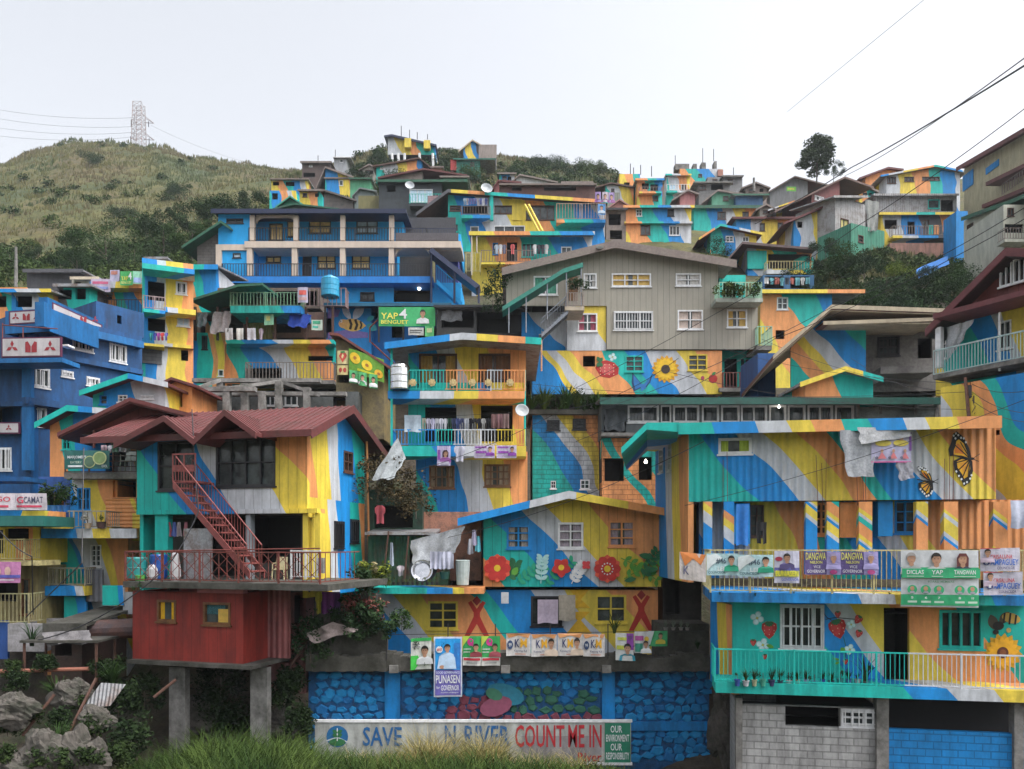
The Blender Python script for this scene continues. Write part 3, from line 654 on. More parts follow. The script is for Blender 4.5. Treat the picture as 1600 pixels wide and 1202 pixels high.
def plant(px,py,D,s,label,kind='leaf',n=90,mat=None,group=None,name='plant',pot=None,cat='plant'):
    """plant whose foot (or pot's foot) is at the pixel; pot = (colour, radius, height)"""
    p=W(px,py,D); r=bpy.data.objects.new('potted_plant' if pot else name,None); col.objects.link(r); r.location=p; tag(r,label,cat,group); z=0
    if pot:
        c,pr,phh=pot; m=MB(); m.lathe([(pr*.7,0),(pr*.95,phh*.9),(pr*1.08,phh*.9),(pr*1.08,phh),(pr*.9,phh),(pr*.85,phh*.85)],n=12); link('pot',m.mesh('pot',plain(c,.5)),r); z=phh*.9
    m=MB(); plantmesh(m,(0,0,z),s,kind,n); link('foliage',m.mesh('foliage',mat or G1),r); 
    if kind!='blade':
        m=MB(); m.tube((0,0,z-.02),(0,0,z+s*.6),.015*s+.004,5); link('stem',m.mesh('stem',BARK),r)
    return r
def wire(pts,r,label,name='power_line',cat='cable',sag=0.,group=None,mat=None):
    P=[W(*q) for q in pts]; o=P[0].copy(); m=MB(); 
    for a,b in zip(P,P[1:]):
        q=[]; 
        for i in range(13): t=i/12; v=a.lerp(b,t)-o; v.z-=sag*4*t*(1-t); q.append(v)
        m.path(q,r,5)
    return solo(name,m,mat or IRON,label,cat,o,group)
# ================================================================ right house with the butterfly wall
LIME=plain((.42,.55,.04),.4); RED=(.42,.02,.02); BLK=(.01,.01,.012); YEL=(.80,.42,.02); LG=(.10,.32,.04); DG=(.02,.14,.05); WH=(.7,.72,.74); DW=(.5,.56,.6)
F=Fr(1075,25,1556,23.4,base=925); h=House('corner_house','three storey painted house with monarch butterflies on its corrugated top wall and a railed terrace','house',F)
h.mural([(1075,720,'t'),(1140,730,'b'),(1200,730,'w'),(1245,730,'y'),(1295,730,'o'),(1345,740,'t'),(1372,740,'b'),(1425,720,'w'),(1470,720,'y'),(1515,720,'o')],slope=.8,wig=.13,kind='rib')
h.block(1076,668,1556,782,6,[(1123,685,1174,709,'w',1,1,LIME)])
fm=mural([(F.at(px,660,-.7)[0]+.4*F.at(px,660,-.7)[1],c) for px,c in ((1060,'t'),(1085,'b'),(1150,'w'),(1200,'y'),(1235,'o'),(1285,'t'),(1325,'b'),(1375,'w'),(1410,'y'),(1460,'o'))],.4,wig=.1)
h.shed(1066,662,1558,6,rise=.45,o=.7,rmat=TIN,fmat=fm,fh=.34,eo=.1,yr=651)
s=_sub(h,Fr(1024,30.2,1075,25,base=925)); s.mural([(1024,760,'b'),(1040,760,'w'),(1050,760,'y'),(1062,760,'o')],slope=.1,wig=.08,kind='plank'); s.block(1024,690,1075,905,.18,[(1030,700,1036,738,'w',1,3),(1044,690,1049,735,'w',1,4)])
ep=[F.P(1066,660,-.7),F.P(1022,660,-.2),F.P(992,700,-.2)]
m=MB(); z1=ep[0][2]; m.prism([(ep[0][0]-.1,z1-.3),(ep[0][0]-.1,z1),(ep[0][0]-1.1,z1+.02),(ep[0][0]-1.9,z1-.75),(ep[0][0]-1.9,z1-.95),(ep[0][0]-1.1,z1-.2)],-.7,5.); h.part('side_eave',m,fm)
# middle storey behind columns
h.mural([(1076,820,'t'),(1105,820,'b'),(1125,820,'w'),(1195,820,'y'),(1275,820,'o'),(1320,820,'t'),(1375,820,'b'),(1430,820,'w'),(1470,820,'y'),(1520,820,'o')],slope=.45,wig=.2,kind='rib')
h.block(1092,783,1600,905,5,[(1172,790,1193,838,'n',2,3),(1258,786,1296,836,'o2',3,4),(1398,783,1431,833,'b',2,3),(1496,858,1530,885,'o')],y=1.0,name='middle_wall')
cm=mural([(F.at(px,820,0)[0]+1.2*F.at(px,820,0)[1],c) for px,c in ((1080,'b'),(1095,'w'),(1118,'y'),(1135,'o'),(1150,'b'),(1262,'w'),(1272,'y'),(1290,'b'),(1296,'w'),(1302,'y'),(1310,'o'),(1335,'t'),(1345,'w'),(1352,'y'),(1362,'o'),(1432,'b'),(1438,'w'),(1448,'y'),(1478,'w'),(1486,'y'),(1494,'o'),(1548,'b'),(1556,'w'),(1562,'y'),(1570,'o'))],1.2,wig=.05)
for a,b in ((1099,1113),(1131,1147),(1259,1277),(1292,1311),(1342,1363),(1432,1450),(1475,1497),(1552,1574)):
    h.box('column',a,784,b,898,-.2,.1,cm)
h.box('wall_cabinet',1312,785,1342,840,.35,.99,paint('o',dirt=.35)); h.box('wall_cabinet',1147,786,1172,850,.3,.99,paint('b'))
h.box('wall_cabinet',1372,783,1395,838,.3,.99,paint('b'))
# rebar sticking up in front
for px in (1275,1284,1291,1338,1347,1352,1476,1484,1490,1130,1136): h.bars([((px,700+R.uniform(0,25),-.1),(px+R.uniform(-1,4),790,-.1))],.009,RUSTR,'rebar',5)
# terrace
tf=mural([(F.at(px,936,-2.7)[0]+.3*F.at(px,936,-2.7)[1],c) for px,c in ((1108,'b'),(1212,'w'),(1262,'y'),(1330,'o'),(1390,'t'),(1418,'b'))],.3,wig=.15,dirt=.6)
h.slab(1112,929,1640,944,-2.7,1.1,tf,'terrace_floor'); 
a=F.at(1112,929,-2.7); b=F.at(1640,929,-2.7); m=MB(); m.box(a[0]+.01,b[0],-2.68,.98,a[1]-.03,a[1]+.012); h.part('terrace_screed',m,DCONC)
YP=rust((.60,.52,.25),(.25,.2,.1),5); h.rail(1110,859,1640,929,-2.65,.13,YP,True,9,yw=1.0,r=.01)
# lower storey
h.mural([(1145,1000,'t'),(1208,1000,'b'),(1262,1000,'w'),(1296,1000,'y'),(1362,1000,'o'),(1450,1000,'t'),(1545,1000,'b'),(1598,1000,'w')],slope=.75,wig=.13)
h.block(1145,944,1640,1078,3,[(1219,945,1287,1013,'g',4,2,PANEB),(1381,950,1421,1070,'o'),(1468,954,1536,1013,'t',4,1,PANEB)],y=-1.4,name='lower_wall')
s=_sub(h,Fr(1108,26,1147,23.45,base=925)); s.mural([(1108,1000,'b'),(1122,1000,'y'),(1136,1000,'o')],slope=.1,wig=.05); s.block(1110,942,1146,1075,.18)
lf=mural([(F.at(px,1085,-2.7)[0]+.8*F.at(px,1085,-2.7)[1],c) for px,c in ((1110,'t'),(1300,'b'),(1360,'w'),(1430,'y'),(1505,'o'),(1590,'t'))],.8,wig=.1,dirt=.4)
h.slab(1118,1073,1640,1091,-2.7,-1.4,lf,'balcony_floor')
RT=mural([(F.at(px,1045,-2.65)[0],c) for px,c in ((1110,'t'),(1290,'w'),(1500,'y'),(1600,'b'))],0,wig=.1); h.rail(1117,1019,1640,1074,-2.65,.12,RT,True,5,yw=-1.4,r=.009)
h.block(1152,1104,1378,1210,2,[(1227,1104,1371,1137,'o')],paint((.50,.50,.50),'block',.45),y=-2.2,name='block_wall',foot=1.5)
s2=h.block(1380,1144,1640,1215,2,[],paint('b','block',.3),y=-2.2,name='blue_block_wall',foot=1.5)
h.box('concrete_column',1370,1091,1389,1215,-2.35,-2.0,CONC); h.box('concrete_column',1585,1091,1600,1215,-2.35,-2.0,CONC); h.box('cellar_shade',1389,1092,1640,1215,-1.0,-.5,DARK)  # near-black block painted as the shade of the open cellar
h.box('concrete_column',1150,1091,1160,1215,-2.35,-2.0,CONC)
w_=h.block(1312,1106,1370,1137,.18,[(1314,1108,1368,1135,'g',3,2)],CONC,y=-2.1,name='window_panel')
# painted creatures on the top wall
def monarch(cx,cy,W_,H_,nm,right=True,y=-.03):
    P=[]; sx=1
    def T(p): return [(cx+x*W_,cy+v*H_) for x,v in p]
    up=[(0,0),(-.35,-.25),(-.62,-.62),(-.85,-.93),(-.66,-1.0),(-.28,-.82),(-.02,-.42),(.08,-.05)]
    lw=[(0,0),(-.45,-.05),(-.78,.08),(-.72,.42),(-.45,.72),(-.28,1.0),(-.02,.86),(.13,.45),(.10,.1)]
    if nm==0: up=[(0,0),(-.5,-.12),(-.95,-.1),(-1.0,-.35),(-.86,-.62),(-.8,-.9),(-.62,-1.0),(-.3,-.78),(-.05,-.4),(.05,-.05)]
    P+= [(BLK,T(up)),(BLK,T(lw))]
    def shr(pts,k,dx=0,dy=0):
        mx=sum(p[0] for p in pts)/len(pts); my=sum(p[1] for p in pts)/len(pts); return [(mx+(x-mx)*k+dx,my+(v-my)*k+dy) for x,v in pts]
    P.append((YEL,T(shr(up,.66,.06,.1)))); P.append(((.70,.20,.02),T(shr(up,.4,-.02,.1)))); P.append((YEL,T(shr(lw,.68,0,-.08)))); P.append(((.75,.33,.03),T(shr(lw,.4,0,-.1))))
    for e in ((-.7,-.5),(-.45,-.6),(-.25,-.5),(-.85,-.15),(-.6,-.1)): P.append((BLK,line(T([(0,0),e]),1.6)))
    for e in ((-.68,.15),(-.55,.42),(-.35,.68),(-.1,.72),(.06,.45)): P.append((BLK,line(T([(0,0),e]),1.6)))
    for x,v in ((-.66,-.92),(-.76,-.84),(-.55,-.86),(-.42,-.76),(-.68,-.74),(-.3,-.84+.1),(-.2,-.6),(-.28,.9),(-.15,.85),(-.4,.74),(-.0,.72),(.06,.6),(-.52,.62),(-.64,.46)): P.append((WH,ell(cx+x*W_,cy+v*H_,1.6,1.9,7)))
    P.append((BLK,ell(cx+.05*W_,cy,W_*.16,2.2,10))); P.append((BLK,line(T([(.1,0),(.45,-.18)]),1))); P.append((BLK,line(T([(.1,0),(.4,.1)]),1)))
    return P
h.art('butterfly_painting',monarch(1516,717,34,43,0),y=-.03); h.art('butterfly_painting',monarch(1455,753,26,25,1),y=-.03)
def berry(cx,cy,s,a=0):
    b=[(cx,cy+s),(cx-s*.45,cy+s*.6),(cx-s*.8,cy-.1*s),(cx-s*.75,cy-s*.6),(cx-s*.3,cy-s*.85),(cx+s*.3,cy-s*.85),(cx+s*.75,cy-s*.6),(cx+s*.8,cy-.1*s),(cx+s*.45,cy+s*.6)]
    rot=lambda q:[(cx+(x-cx)*cos(a)-(y-cy)*sin(a),cy+(x-cx)*sin(a)+(y-cy)*cos(a)) for x,y in q]
    P=[(RED,rot(b)),((.55,.05,.05),rot([(cx+(x-cx)*.6-s*.15,cy+(y-cy)*.6) for x,y in b]))]
    for i in range(9):
        x=cx+s*.5*((i%3)-1); y=cy+s*.42*((i//3)-1)+.1*s*(i%2); P.append(((.75,.55,.35),rot(ell(x,y,s*.05,s*.07,5))))
    for k in range(5): P.append((DG,rot(leaf(cx,cy-s*.82,s*.55,s*.14,pi*.15+k*pi*.175))))
    return P
def bloss(cx,cy,s,c=(.6,.78,.8)):
    return [((.35,.6,.6),ell(cx+s*.62*cos(t),cy+s*.62*sin(t),s*.5,s*.5,9)) for t in (.3,1.87,3.44,5.0)]+[(c,ell(cx+s*.6*cos(t),cy+s*.6*sin(t),s*.38,s*.38,9)) for t in (.3,1.87,3.44,5.0)]+[((.5,.45,.1),ell(cx,cy,s*.2,s*.2,8))]
yy=-1.41
h.art('strawberry_painting',berry(1202,984,15),yy)
h.art('strawberry_painting',berry(1177,1004,6),yy); h.art('strawberry_painting',berry(1195,1026,5),yy); h.art('blossom_painting',bloss(1183,966,10),yy); h.art('blossom_painting',bloss(1192,1008,10)+[(LG,leaf(1197,1008,13,3,.3))],yy)
h.art('strawberry_painting',[(BLK,line([(1285,955),(1292,965),(1304,972)],1.2)),(BLK,line([(1290,968),(1305,965),(1338,968)],1.2)),(DG,line([(1318,995),(1322,1012),(1320,1030)],1))]+berry(1309,982,17,-.25)+berry(1309,960,6)+berry(1341,968,8,.6)+berry(1342,990,7,.3)+berry(1321,1034,5)+bloss(1330,976,7)+bloss(1328,1015,8)+[(LG,leaf(1314,1012,9,4,.9)),(LG,leaf(1313,1032,-12,2,.3)),(LG,leaf(1313,1034,-10,2,-.4))],yy)
h.art('sunflower_painting',petals(1567,1020,31,16,5.5,(.62,.36,.02),0.1,6)+petals(1567,1020,26,16,4.5,YEL,0.3,6)+[((.10,.03,.02),ell(1567,1020,9,9,16)),((.2,.07,.03),ell(1567,1020,5,5,12))],yy)
h.art('bee_painting',[((.08,.07,.05),leaf(1556,985,26,8,-1.9)),((.08,.07,.05),leaf(1562,975,24,7,-.9)),((.55,.36,.08),ell(1580,966,15,8,14,.25)),(BLK,line([(1570,958),(1568,974)],3)),(BLK,line([(1579,958),(1577,976)],3)),(BLK,line([(1588,961),(1586,976)],3)),(BLK,ell(1560,978,9,7,12)),(BLK,ell(1556,988,5,4,9)),((.5,.35,.12),ell(1576,985,4,4,8))],yy)
# ================================================================ flower house
F=Fr(755,29.5,1033,29.5,base=920); h=House('gabled_house','gabled board house with three big red painted flowers along its front','house',F)
h.mural([(745,905,'o'),(770,895,'t'),(806,850,'b'),(866,850,'w'),(908,850,'y'),(978,850,'o')],slope=.95,wig=.14,kind='plank')
fm=mural([(F.at(px,790,-.9)[0],c) for px,c in ((700,'b'),(795,'w'),(865,'y'),(950,'o'),(1036,'t'))],0,wig=.05)
top=h.gable((715,811),(889,768),(1057,798),5.5,o=.9,rmat=TIN,fmat=fm,fh=.26)
h.block(755,800,1033,917,5.5,[(792,821,828,857,'b',2,3,clothm((.4,.35,.3))),(872,817,911,857,'w',2,3,clothm((.35,.3,.35))),(951,814,992,854,'o2',2,3,clothm((.35,.3,.35)))],top=top)
R1=(.50,.03,.025); R2=(.72,.10,.05)
def bigf(cx,cy,r,ring=False):
    P=[(R2,leaf(cx,cy,r*1.06,r*.42,pi/6+i*pi/3)) for i in range(6)]+[(R1,ell(cx+r*.55*cos(i*pi/3),cy+r*.55*sin(i*pi/3),r*.46,r*.36,12,i*pi/3)) for i in range(6)]
    if ring: P+= [(WH,ell(cx+r*.42*cos(t),cy+r*.42*sin(t),1.3,1.3,6)) for t in [2*pi*i/12 for i in range(12)]]
    return P+[((.75,.5,.03),ell(cx,cy,r*.25,r*.25,14))]
P=[]
for (x0,y0,x1,y1,c) in ((800,905,806,880,DG),(806,912,850,885,(.02,.35,.2)),(850,915,895,878,(.02,.35,.2)),(893,912,912,885,WH),(845,912,848,872,(.35,.6,.6)),(970,872,1028,908,LG),(975,905,1030,880,LG),(1005,905,1028,862,DG)):
    n=6; P.append((c,line([(x0,y0),((x0+x1)/2,(y0+y1)/2-4),(x1,y1)],1.4)))
    for i in range(n):
        t=(i+.7)/n; x=x0+(x1-x0)*t; y=y0+(y1-y0)*t-4*sin(pi*t); a=atan2(y1-y0,x1-x0)
        for sg in (-1,1): P.append((c,leaf(x,y,12,3.2,a+sg*.95)))
h.art('flower_painting',P+bigf(777,888,21)+petals(877,887,16,5,6.5,R1,.3)+[((.75,.5,.03),ell(877,887,4.5))]+petals(916,883,8,4,3.4,(.6,.05,.06),.78)+bigf(949,889,21,True)+[(DG,leaf(998,867,24,5,.2)),(DG,leaf(1005,892,24,4.5,-.1)),(DG,leaf(975,908,20,4,-.2)),(LG,leaf(800,900,16,5,-1.)),(DG,leaf(806,906,-12,4,.7))],y=-.008)
# lower storey
h.mural([(585,980,'b'),(632,980,'w'),(668,980,'y'),(712,980,'o'),(786,980,'t'),(812,980,'b'),(885,980,'w'),(940,980,'y'),(1012,980,'o')],slope=.85,wig=.15)
h.block(588,922,1028,1040,5,[(669,940,715,983,'y',2,3,PANEB),(830,932,878,978,'d',2,1,PANEB),(931,930,978,973,'y',2,2)],y=.35,name='lower_wall',foot=1)
def fig(cx,y0,sc):
    T=lambda q:[(cx+x*sc,y0+y*sc) for x,y in q]
    return [((.45,.03,.02),T([(-14,8),(-9,5),(0,18),(9,5),(14,8),(5,24),(5,30),(20,62),(12,62),(0,42),(-12,62),(-20,62),(-5,30),(-5,24)])),((.3,.02,.02),T([(0,-3),(7,5),(0,13),(-7,5)]))]
h.art('figure_painting',fig(745,934,.98),y=.335); h.art('figure_painting',fig(1002,925,.98),y=.335)
h.art('diamond_painting',[((.72,.42,.02),[(890,922),(920,922),(905,940)]),((.72,.42,.02),[(905,934),(922,950),(888,950)]),((.72,.42,.02),[(888,956),(922,956),(905,972)]),((.72,.42,.02),[(905,966),(925,990),(885,990)])],y=.335)
s0=mural([(F.at(px,925,-.5)[0],c) for px,c in ((580,'t'),(625,'b'),(670,'y'),(690,'o'))],0,wig=.1,dirt=.5)
h.slab(580,919,756,928,-1.3,.35,s0,'yard_floor')
# ================================================================ ledge and painted stone wall under it
F=Fr(480,27.6,1110,27.6,base=1202); h=House('retaining_wall','blue painted rubble stone retaining wall under the flower house','wall',F)
bl=rust((.012,.14,.42),(.01,.05,.12),1.5,.8); bp_=paint('b',dirt=.45)
a,b,zb,zt=F.rect(482,1045,1108,1210,0); m=MB(); m.box(a,b,0,1.2,zb-1.5,zt); h.part('wall',m,rust((.015,.10,.26),(.01,.035,.07),2.5,.95))
ms=[plain((.012,.19,.45),.95),plain((.015,.25,.55),.95),plain((.24,.06,.09),.95),plain((.04,.15,.10),.95),plain((.012,.16,.42),.95)]
m=MB(); rr=random.Random(4); zr=zb+.6; row=0
while zr<zt-.05:
    x=a+rr.uniform(0,.3)
    while x<b-.1:
        w_=rr.uniform(.26,.5); hh=rr.uniform(.2,.36); cx=x+w_/2; cz=zr+rr.uniform(-.07,.07); x+=w_+rr.uniform(-.02,.05)
        px=CX+(cx+F.o.x)/27.6*F0; py=HY-(cz+F.z0)/27.6*F0
        if 600<px<626 or 940<px<962 or py>1185 and px<985: continue
        c=rr.choice([0,0,1,1,4])
        if (abs((px-745)/55)**2+abs((py-1115)/22)**2<1) or ((px-845)/60)**2+((py-1128)/13)**2<1 or ((px-910)/40)**2+((py-1122)/10)**2<1: c=2
        elif ((px-825)/55)**2+((py-1095)/26)**2<1 or ((px-915)/30)**2+((py-1105)/22)**2<1: c=3
        m.mi=c; n=rr.choice([4,5,5,6]); t0=rr.uniform(0,6); o_=[]; i_=[]
        for k in range(n):
            t=t0+2*pi*k/n; q=rr.uniform(.85,1.15); o_.append((cx+w_*.57*q*cos(t),0,cz+hh*.62*q*sin(t))); i_.append((cx+w_*.42*q*cos(t)+.01,-rr.uniform(.03,.08),cz+hh*.46*q*sin(t)+.01))
        i=len(m.v); m.v+=o_+i_; m.f.append(tuple(range(i+2*n-1,i+n-1,-1))); m.m.append(c)
        for k in range(n): j=(k+1)%n; m.f.append((i+k,i+n+k,i+n+j,i+j)); m.m.append(c)
    zr+=.29
h.part('stonework',m,ms)
for x0,x1 in ((601,625),(941,961)): h.box('pilaster',x0,1046,x1,1202,-.12,-.002,bp_)
h.box('coping_band',964,1128,1105,1142,-.1,-.002,bp_)
h.art('painted_swirl',[((.02,.20,.30),ell(790,1085,30,16,14,.3)),((.30,.08,.14),ell(775,1104,26,15,14,-.3)),((.05,.20,.12),ell(772,1085,14,9,10,.4))],y=-.17)
F=Fr(480,27.2,1110,27.2,base=1045); h=House('concrete_ledge','mossy dark concrete ledge above the blue stone wall','ledge',F)
a,b,zb,zt=F.rect(481,1002,1108,1046,0); m=MB()
n=60; rr=random.Random(2)
for i in range(n):
    x0=a+(b-a)*i/n; x1=a+(b-a)*(i+1)/n; q=zt-.45+.08*sin(i*.7)+rr.uniform(-.03,.03); m.box(x0,x1,-.28-rr.uniform(0,.02),.5,zb-.02-.02*(i%2),q-.001*(i%3))
h.part('ledge',m,DCONC)
a1,b1,c1,d1=F.rect(480,985,604,1040,.1); m=MB(); m.box(a1,b1,.1,.45,c1,d1); h.part('mossy_parapet',m,DCONC); a1,b1,c1,d1=F.rect(1030,975,1108,1045,.1); m=MB(); m.box(a1,b1,.1,1.6,c1,d1); h.part('side_block',m,DCONC)
for x in (615,790,948): h.box('beam_end',x-7,1040,x+7,1052,-.4,-.3,CONC)
for x in (604,700,774,860,950,1020): h.bars([((x,975,-.3),(x,1030,-.3))],.02,IRON,'post',5)
h.bars([((600,992,-.3),(1100,986,-.3))],.012,IRON,'handrail',5)
# ================================================================ river sign
F=Fr(492,26.6,986,26.6,base=1198); h=House('river_sign','long weathered board sign about saving the river, half hidden by tall grass','sign',F)
a,b,zb,zt=F.rect(492,1128,986,1194,0); m=MB(); m.box(a,b,0,.06,zb,zt); h.part('board',m,paint((.50,.52,.50),dirt=.45)); 
g_=h.box('green_panel',945,1130,985,1192,-.012,-.001,paint((.02,.22,.13),dirt=.2)); h.box('red_grey_panel',815,1150,940,1186,-.008,-.001,paint((.35,.33,.34),dirt=.4))
for x0,y0,x1,y1 in ((490,1125,988,1129),(490,1192,988,1196)): h.box('frame',x0,y0,x1,y1,-.03,.07,WHITE)
for px in (500,640,800,975): h.bars([((px,1194,.1),(px,1260,.1))],.04,CONC,'post')
def words(h,txt,x0,y0,x1,y1,mat,y=-.016,name='lettering',dy=0):
    tv,tf=textmesh(txt); m=MB(); a0,_=h.F.at(x0,y1,y); m.v=[h.F.P(x0+u*(x1-x0),y1-v*(y1-y0)+dy*u,y) for u,v in tv]; m.f=list(tf); m.m=[0]*len(tf); return h.part(name,m,mat)
BLT=plain((.01,.10,.28),.6); RDT=plain((.42,.02,.03),.6)
words(h,'SAVE',567,1136,628,1166,BLT); words(h,'RIVER',726,1134,797,1166,BLT); words(h,'N',695,1134,712,1166,BLT); words(h,'COUNT',805,1133,882,1168,RDT); words(h,'ME IN',888,1133,940,1168,RDT)
words(h,'River',903,1176,940,1190,RDT)
for i,t in enumerate(('OUR','ENVIRONMENT','OUR','RESPONSIBILITY')): words(h,t,954 if len(t)<4 else 947,1134+i*14,972 if len(t)<4 else 983,1145+i*14,WHITE)
h.art('emblem',[(( .01,.12,.30),ell(527,1151,17,17,20)),(DW,line([(510,1158),(527,1152),(543,1160)],2)),(DG,ell(527,1160,13,6,12)),(WH,line([(527,1138),(527,1158)],1.5)),(DG,leaf(527,1146,9,3,-.6)),(DG,leaf(527,1146,-9,3,.6)),(DG,leaf(527,1152,9,3,-.6)),(DG,leaf(527,1152,-9,3,.6))],y=-.012)
# ================================================================ red roofed corner house
F=Fr(213,28.5,480,27,base=900); h=House('corner_house','corner house with dark red ribbed metal roof, two small front gables and a red stair','house',F)
h.mural([(213,750,'t'),(268,760,'b'),(348,755,'w'),(425,770,'y'),(460,725,'o')],slope=.7,wig=.2,kind='plank')
h.block(214,680,480,798,.18,[(247,690,303,766,'d',2,2,PANEB),(338,685,430,760,'d',4,2)],foot=0)
h.block(213,796,495,803,.5,[],y=-.12,name='floor_band')
FS=Fr(480,27,570,31.86,base=900); s=_sub(h,FS); s.mural([(480,740,'o'),(489,740,'y'),(514,740,'w'),(531,740,'b'),(556,740,'t')],slope=.18,wig=.12,kind='plank')
L=FS.at(570,700)[0]; W1=F.at(480,700)[0]
# main roof in the side frame: gable seen from the right
eL=s.F.at(455,670,-.6); 
za=F.at(440,674,-.9)[1]; zr=FS.at(533,624,-.6)[1]; rx=L/2; ey=-.9
zb2=zr-(zr-za)*1.0
m=MB()
x0=F.at(300,660)[0]-3.9; x1=W1+.6; t=.1
def sl(y): return za+(zr-za)*(y-ey)/(rx-ey) if y<=rx else zr-(zr-za)*(y-rx)/(rx-ey)
yb=L+.9
m.hexa([(x0,ey,za-t),(x1,ey,za-t),(x1,rx,zr-t),(x0,rx,zr-t),(x0,ey,za),(x1,ey,za),(x1,rx,zr),(x0,rx,zr)])
m.hexa([(x0,rx,zr-t),(x1,rx,zr-t),(x1,yb,sl(yb)-t),(x0,yb,sl(yb)-t),(x0,rx,zr),(x1,rx,zr),(x1,yb,sl(yb)),(x0,yb,sl(yb))])
x=x0+.2
while x<x1: m.hexa([(x,ey,za),(x+.05,ey,za),(x+.05,rx,zr),(x,rx,zr),(x+.01,ey,za+.04),(x+.04,ey,za+.04),(x+.04,rx,zr+.04),(x+.01,rx,zr+.04)]); x+=.27
rf=h.part('roof',m,REDROOF)
m=MB(); 
for (ya,zA),(yb_,zB) in (((ey,za),(rx,zr)),((rx,zr),(yb,sl(yb)))): m.hexa([(x1+.003,ya,zA-.28),(x1+.04,ya,zA-.28),(x1+.04,yb_,zB-.28),(x1+.003,yb_,zB-.28),(x1+.003,ya,zA+.03),(x1+.04,ya,zA+.03),(x1+.04,yb_,zB+.03),(x1+.003,yb_,zB+.03)])
m.box(x0,x1+.04,ey-.045,ey-.003,za-.2,za+.03); h.part('fascia',m,REDROOF,rf)
for e,ap,e2 in (((178,692),(256,650),(303,687)),((303,687),(351,641),(400,676))):
    p=h.gable(e,ap,e2,.9,o=1.35,rmat=REDROOF,fmat=REDROOF,fh=.2,ob=.9,name='gable_roof')
    # ribs
    F_=h.F; q=[F_.at(*v,-1.35) for v in (e,ap,e2)]; m=MB()
    for A,B in ((q[0],q[1]),(q[1],q[2])):
        k=-1.2
        while k<1.4: m.hexa([(A[0],k,A[1]),(A[0],k+.05,A[1]),(B[0],k+.05,B[1]),(B[0],k,B[1]),(A[0],k+.01,A[1]+.04),(A[0],k+.04,A[1]+.04),(B[0],k+.04,B[1]+.04),(B[0],k+.01,B[1]+.04)]); k+=.27
    h.part('roof_rib',m,REDROOF)
# side wall with gable top, made in side frame
tp=[(0,sl(0)-t-.01+0),(rx,zr-t-.01),(L,sl(L)-t-.01)]
s.block(480.5,700,569.5,782,.18,[(537,706,551,738,'n',2,2,PANEB)],top=tp)
s.mural([(480,840,'y'),(514,840,'w'),(527,840,'b'),(548,840,'t'),(563,840,'o')],slope=.12,wig=.1); s.block(480.5,782,569.5,895,.18,[(522,815,536,856,'k',2,1,PANEB),(547,812,559,848,'k',1,1,PANEB)],name='lower_side_wall',foot=.8)
# back and left walls
m=MB(); m.box(0,.15,.19,L,-1,sl(0)-.3); m.box(.15,W1-.2,L-.15,L,-1,sl(0)-.3); h.part('rear_wall',m,paint('t'))
m=MB(); m.box(.2,W1-.2,.3,L-.2,F.at(213,800)[1]-.02,F.at(213,800)[1]+.1); h.part('upper_floor',m,CONC)
h.mural([(213,850,'t'),(240,850,'b'),(300,850,'t'),(320,850,'w'),(470,850,'y')],slope=.3,wig=.1)
h.block(262,803,495,905,.18,[(300,806,384,900,'o'),(388,806,470,880,'o')],y=1.3,name='porch_wall',mat=paint((.10,.09,.08)))
for a_,b_,mt in ((492,500,paint('y')),(384,391,paint((.4,.45,.5))),(242,262,paint('t'))): h.box('pillar',a_,802,b_,905,0.,.3,mt)
# stair
st=MB(); A=Vector(F.P(277,752,-1.2)); B=Vector(F.P(388,893,-2.2)); n=12
for i in range(n+1):
    p=A.lerp(B,i/n); st.box(p.x-.16,p.x+.16,p.y-.05,p.y+.8,p.z-.03,p.z+.02)
for yo in (-.08,.82): st.hexa([(A.x-.1,A.y+yo-.03,A.z-.25),(B.x+.1,B.y+yo-.03,B.z-.25),(B.x+.1,B.y+yo+.03,B.z-.25),(A.x-.1,A.y+yo+.03,A.z-.25),(A.x-.1,A.y+yo-.03,A.z+.02),(B.x+.1,B.y+yo-.03,B.z+.02),(B.x+.1,B.y+yo+.03,B.z+.02),(A.x-.1,A.y+yo+.03,A.z+.02)])
RR=rust((.26,.065,.06),(.14,.04,.035),4); so_=h.part('staircase',st,RR)
m=MB()
for yo in (-.08,.82):
    up=Vector((0,yo,.85)); m.tube(A+up,B+up,.025,6)
    for i in range(0,n*2+1): p=A.lerp(B,i/(2*n)); m.tube(p+Vector((0,yo,0)),p+up,.011,4)
h.part('stair_railing',m,RR,so_)
m=MB(); l0=F.at(271,800,-1.2)[0]; r0=F.at(306,800,-1.2)[0]; zt=A.z; m.box(l0,r0,-1.25,0-.13,zt-.06,zt+.01); 
for q in (l0,(l0+r0)/2,r0): m.box(q-.02,q+.02,-1.25,-1.21,zt,zt+.95)
m.box(l0,r0,-1.25,-1.21,zt+.9,zt+.95); m.box(l0,r0,-1.24,-1.22,zt+.32,zt+.55)
for i in range(9): q=l0+(r0-l0)*i/8; m.box(q-.008,q+.008,-1.24,-1.225,zt,zt+.32)
h.part('stair_landing',m,RR)
m=MB(); x=F.at(567,700)[0]; 
s.bars([((573,690,-.25),(577,880,-.25))],.045,paint('o'),'drain_pipe')
h.box('meter_box',494,872,505,896,-.2,-.03,CONC)
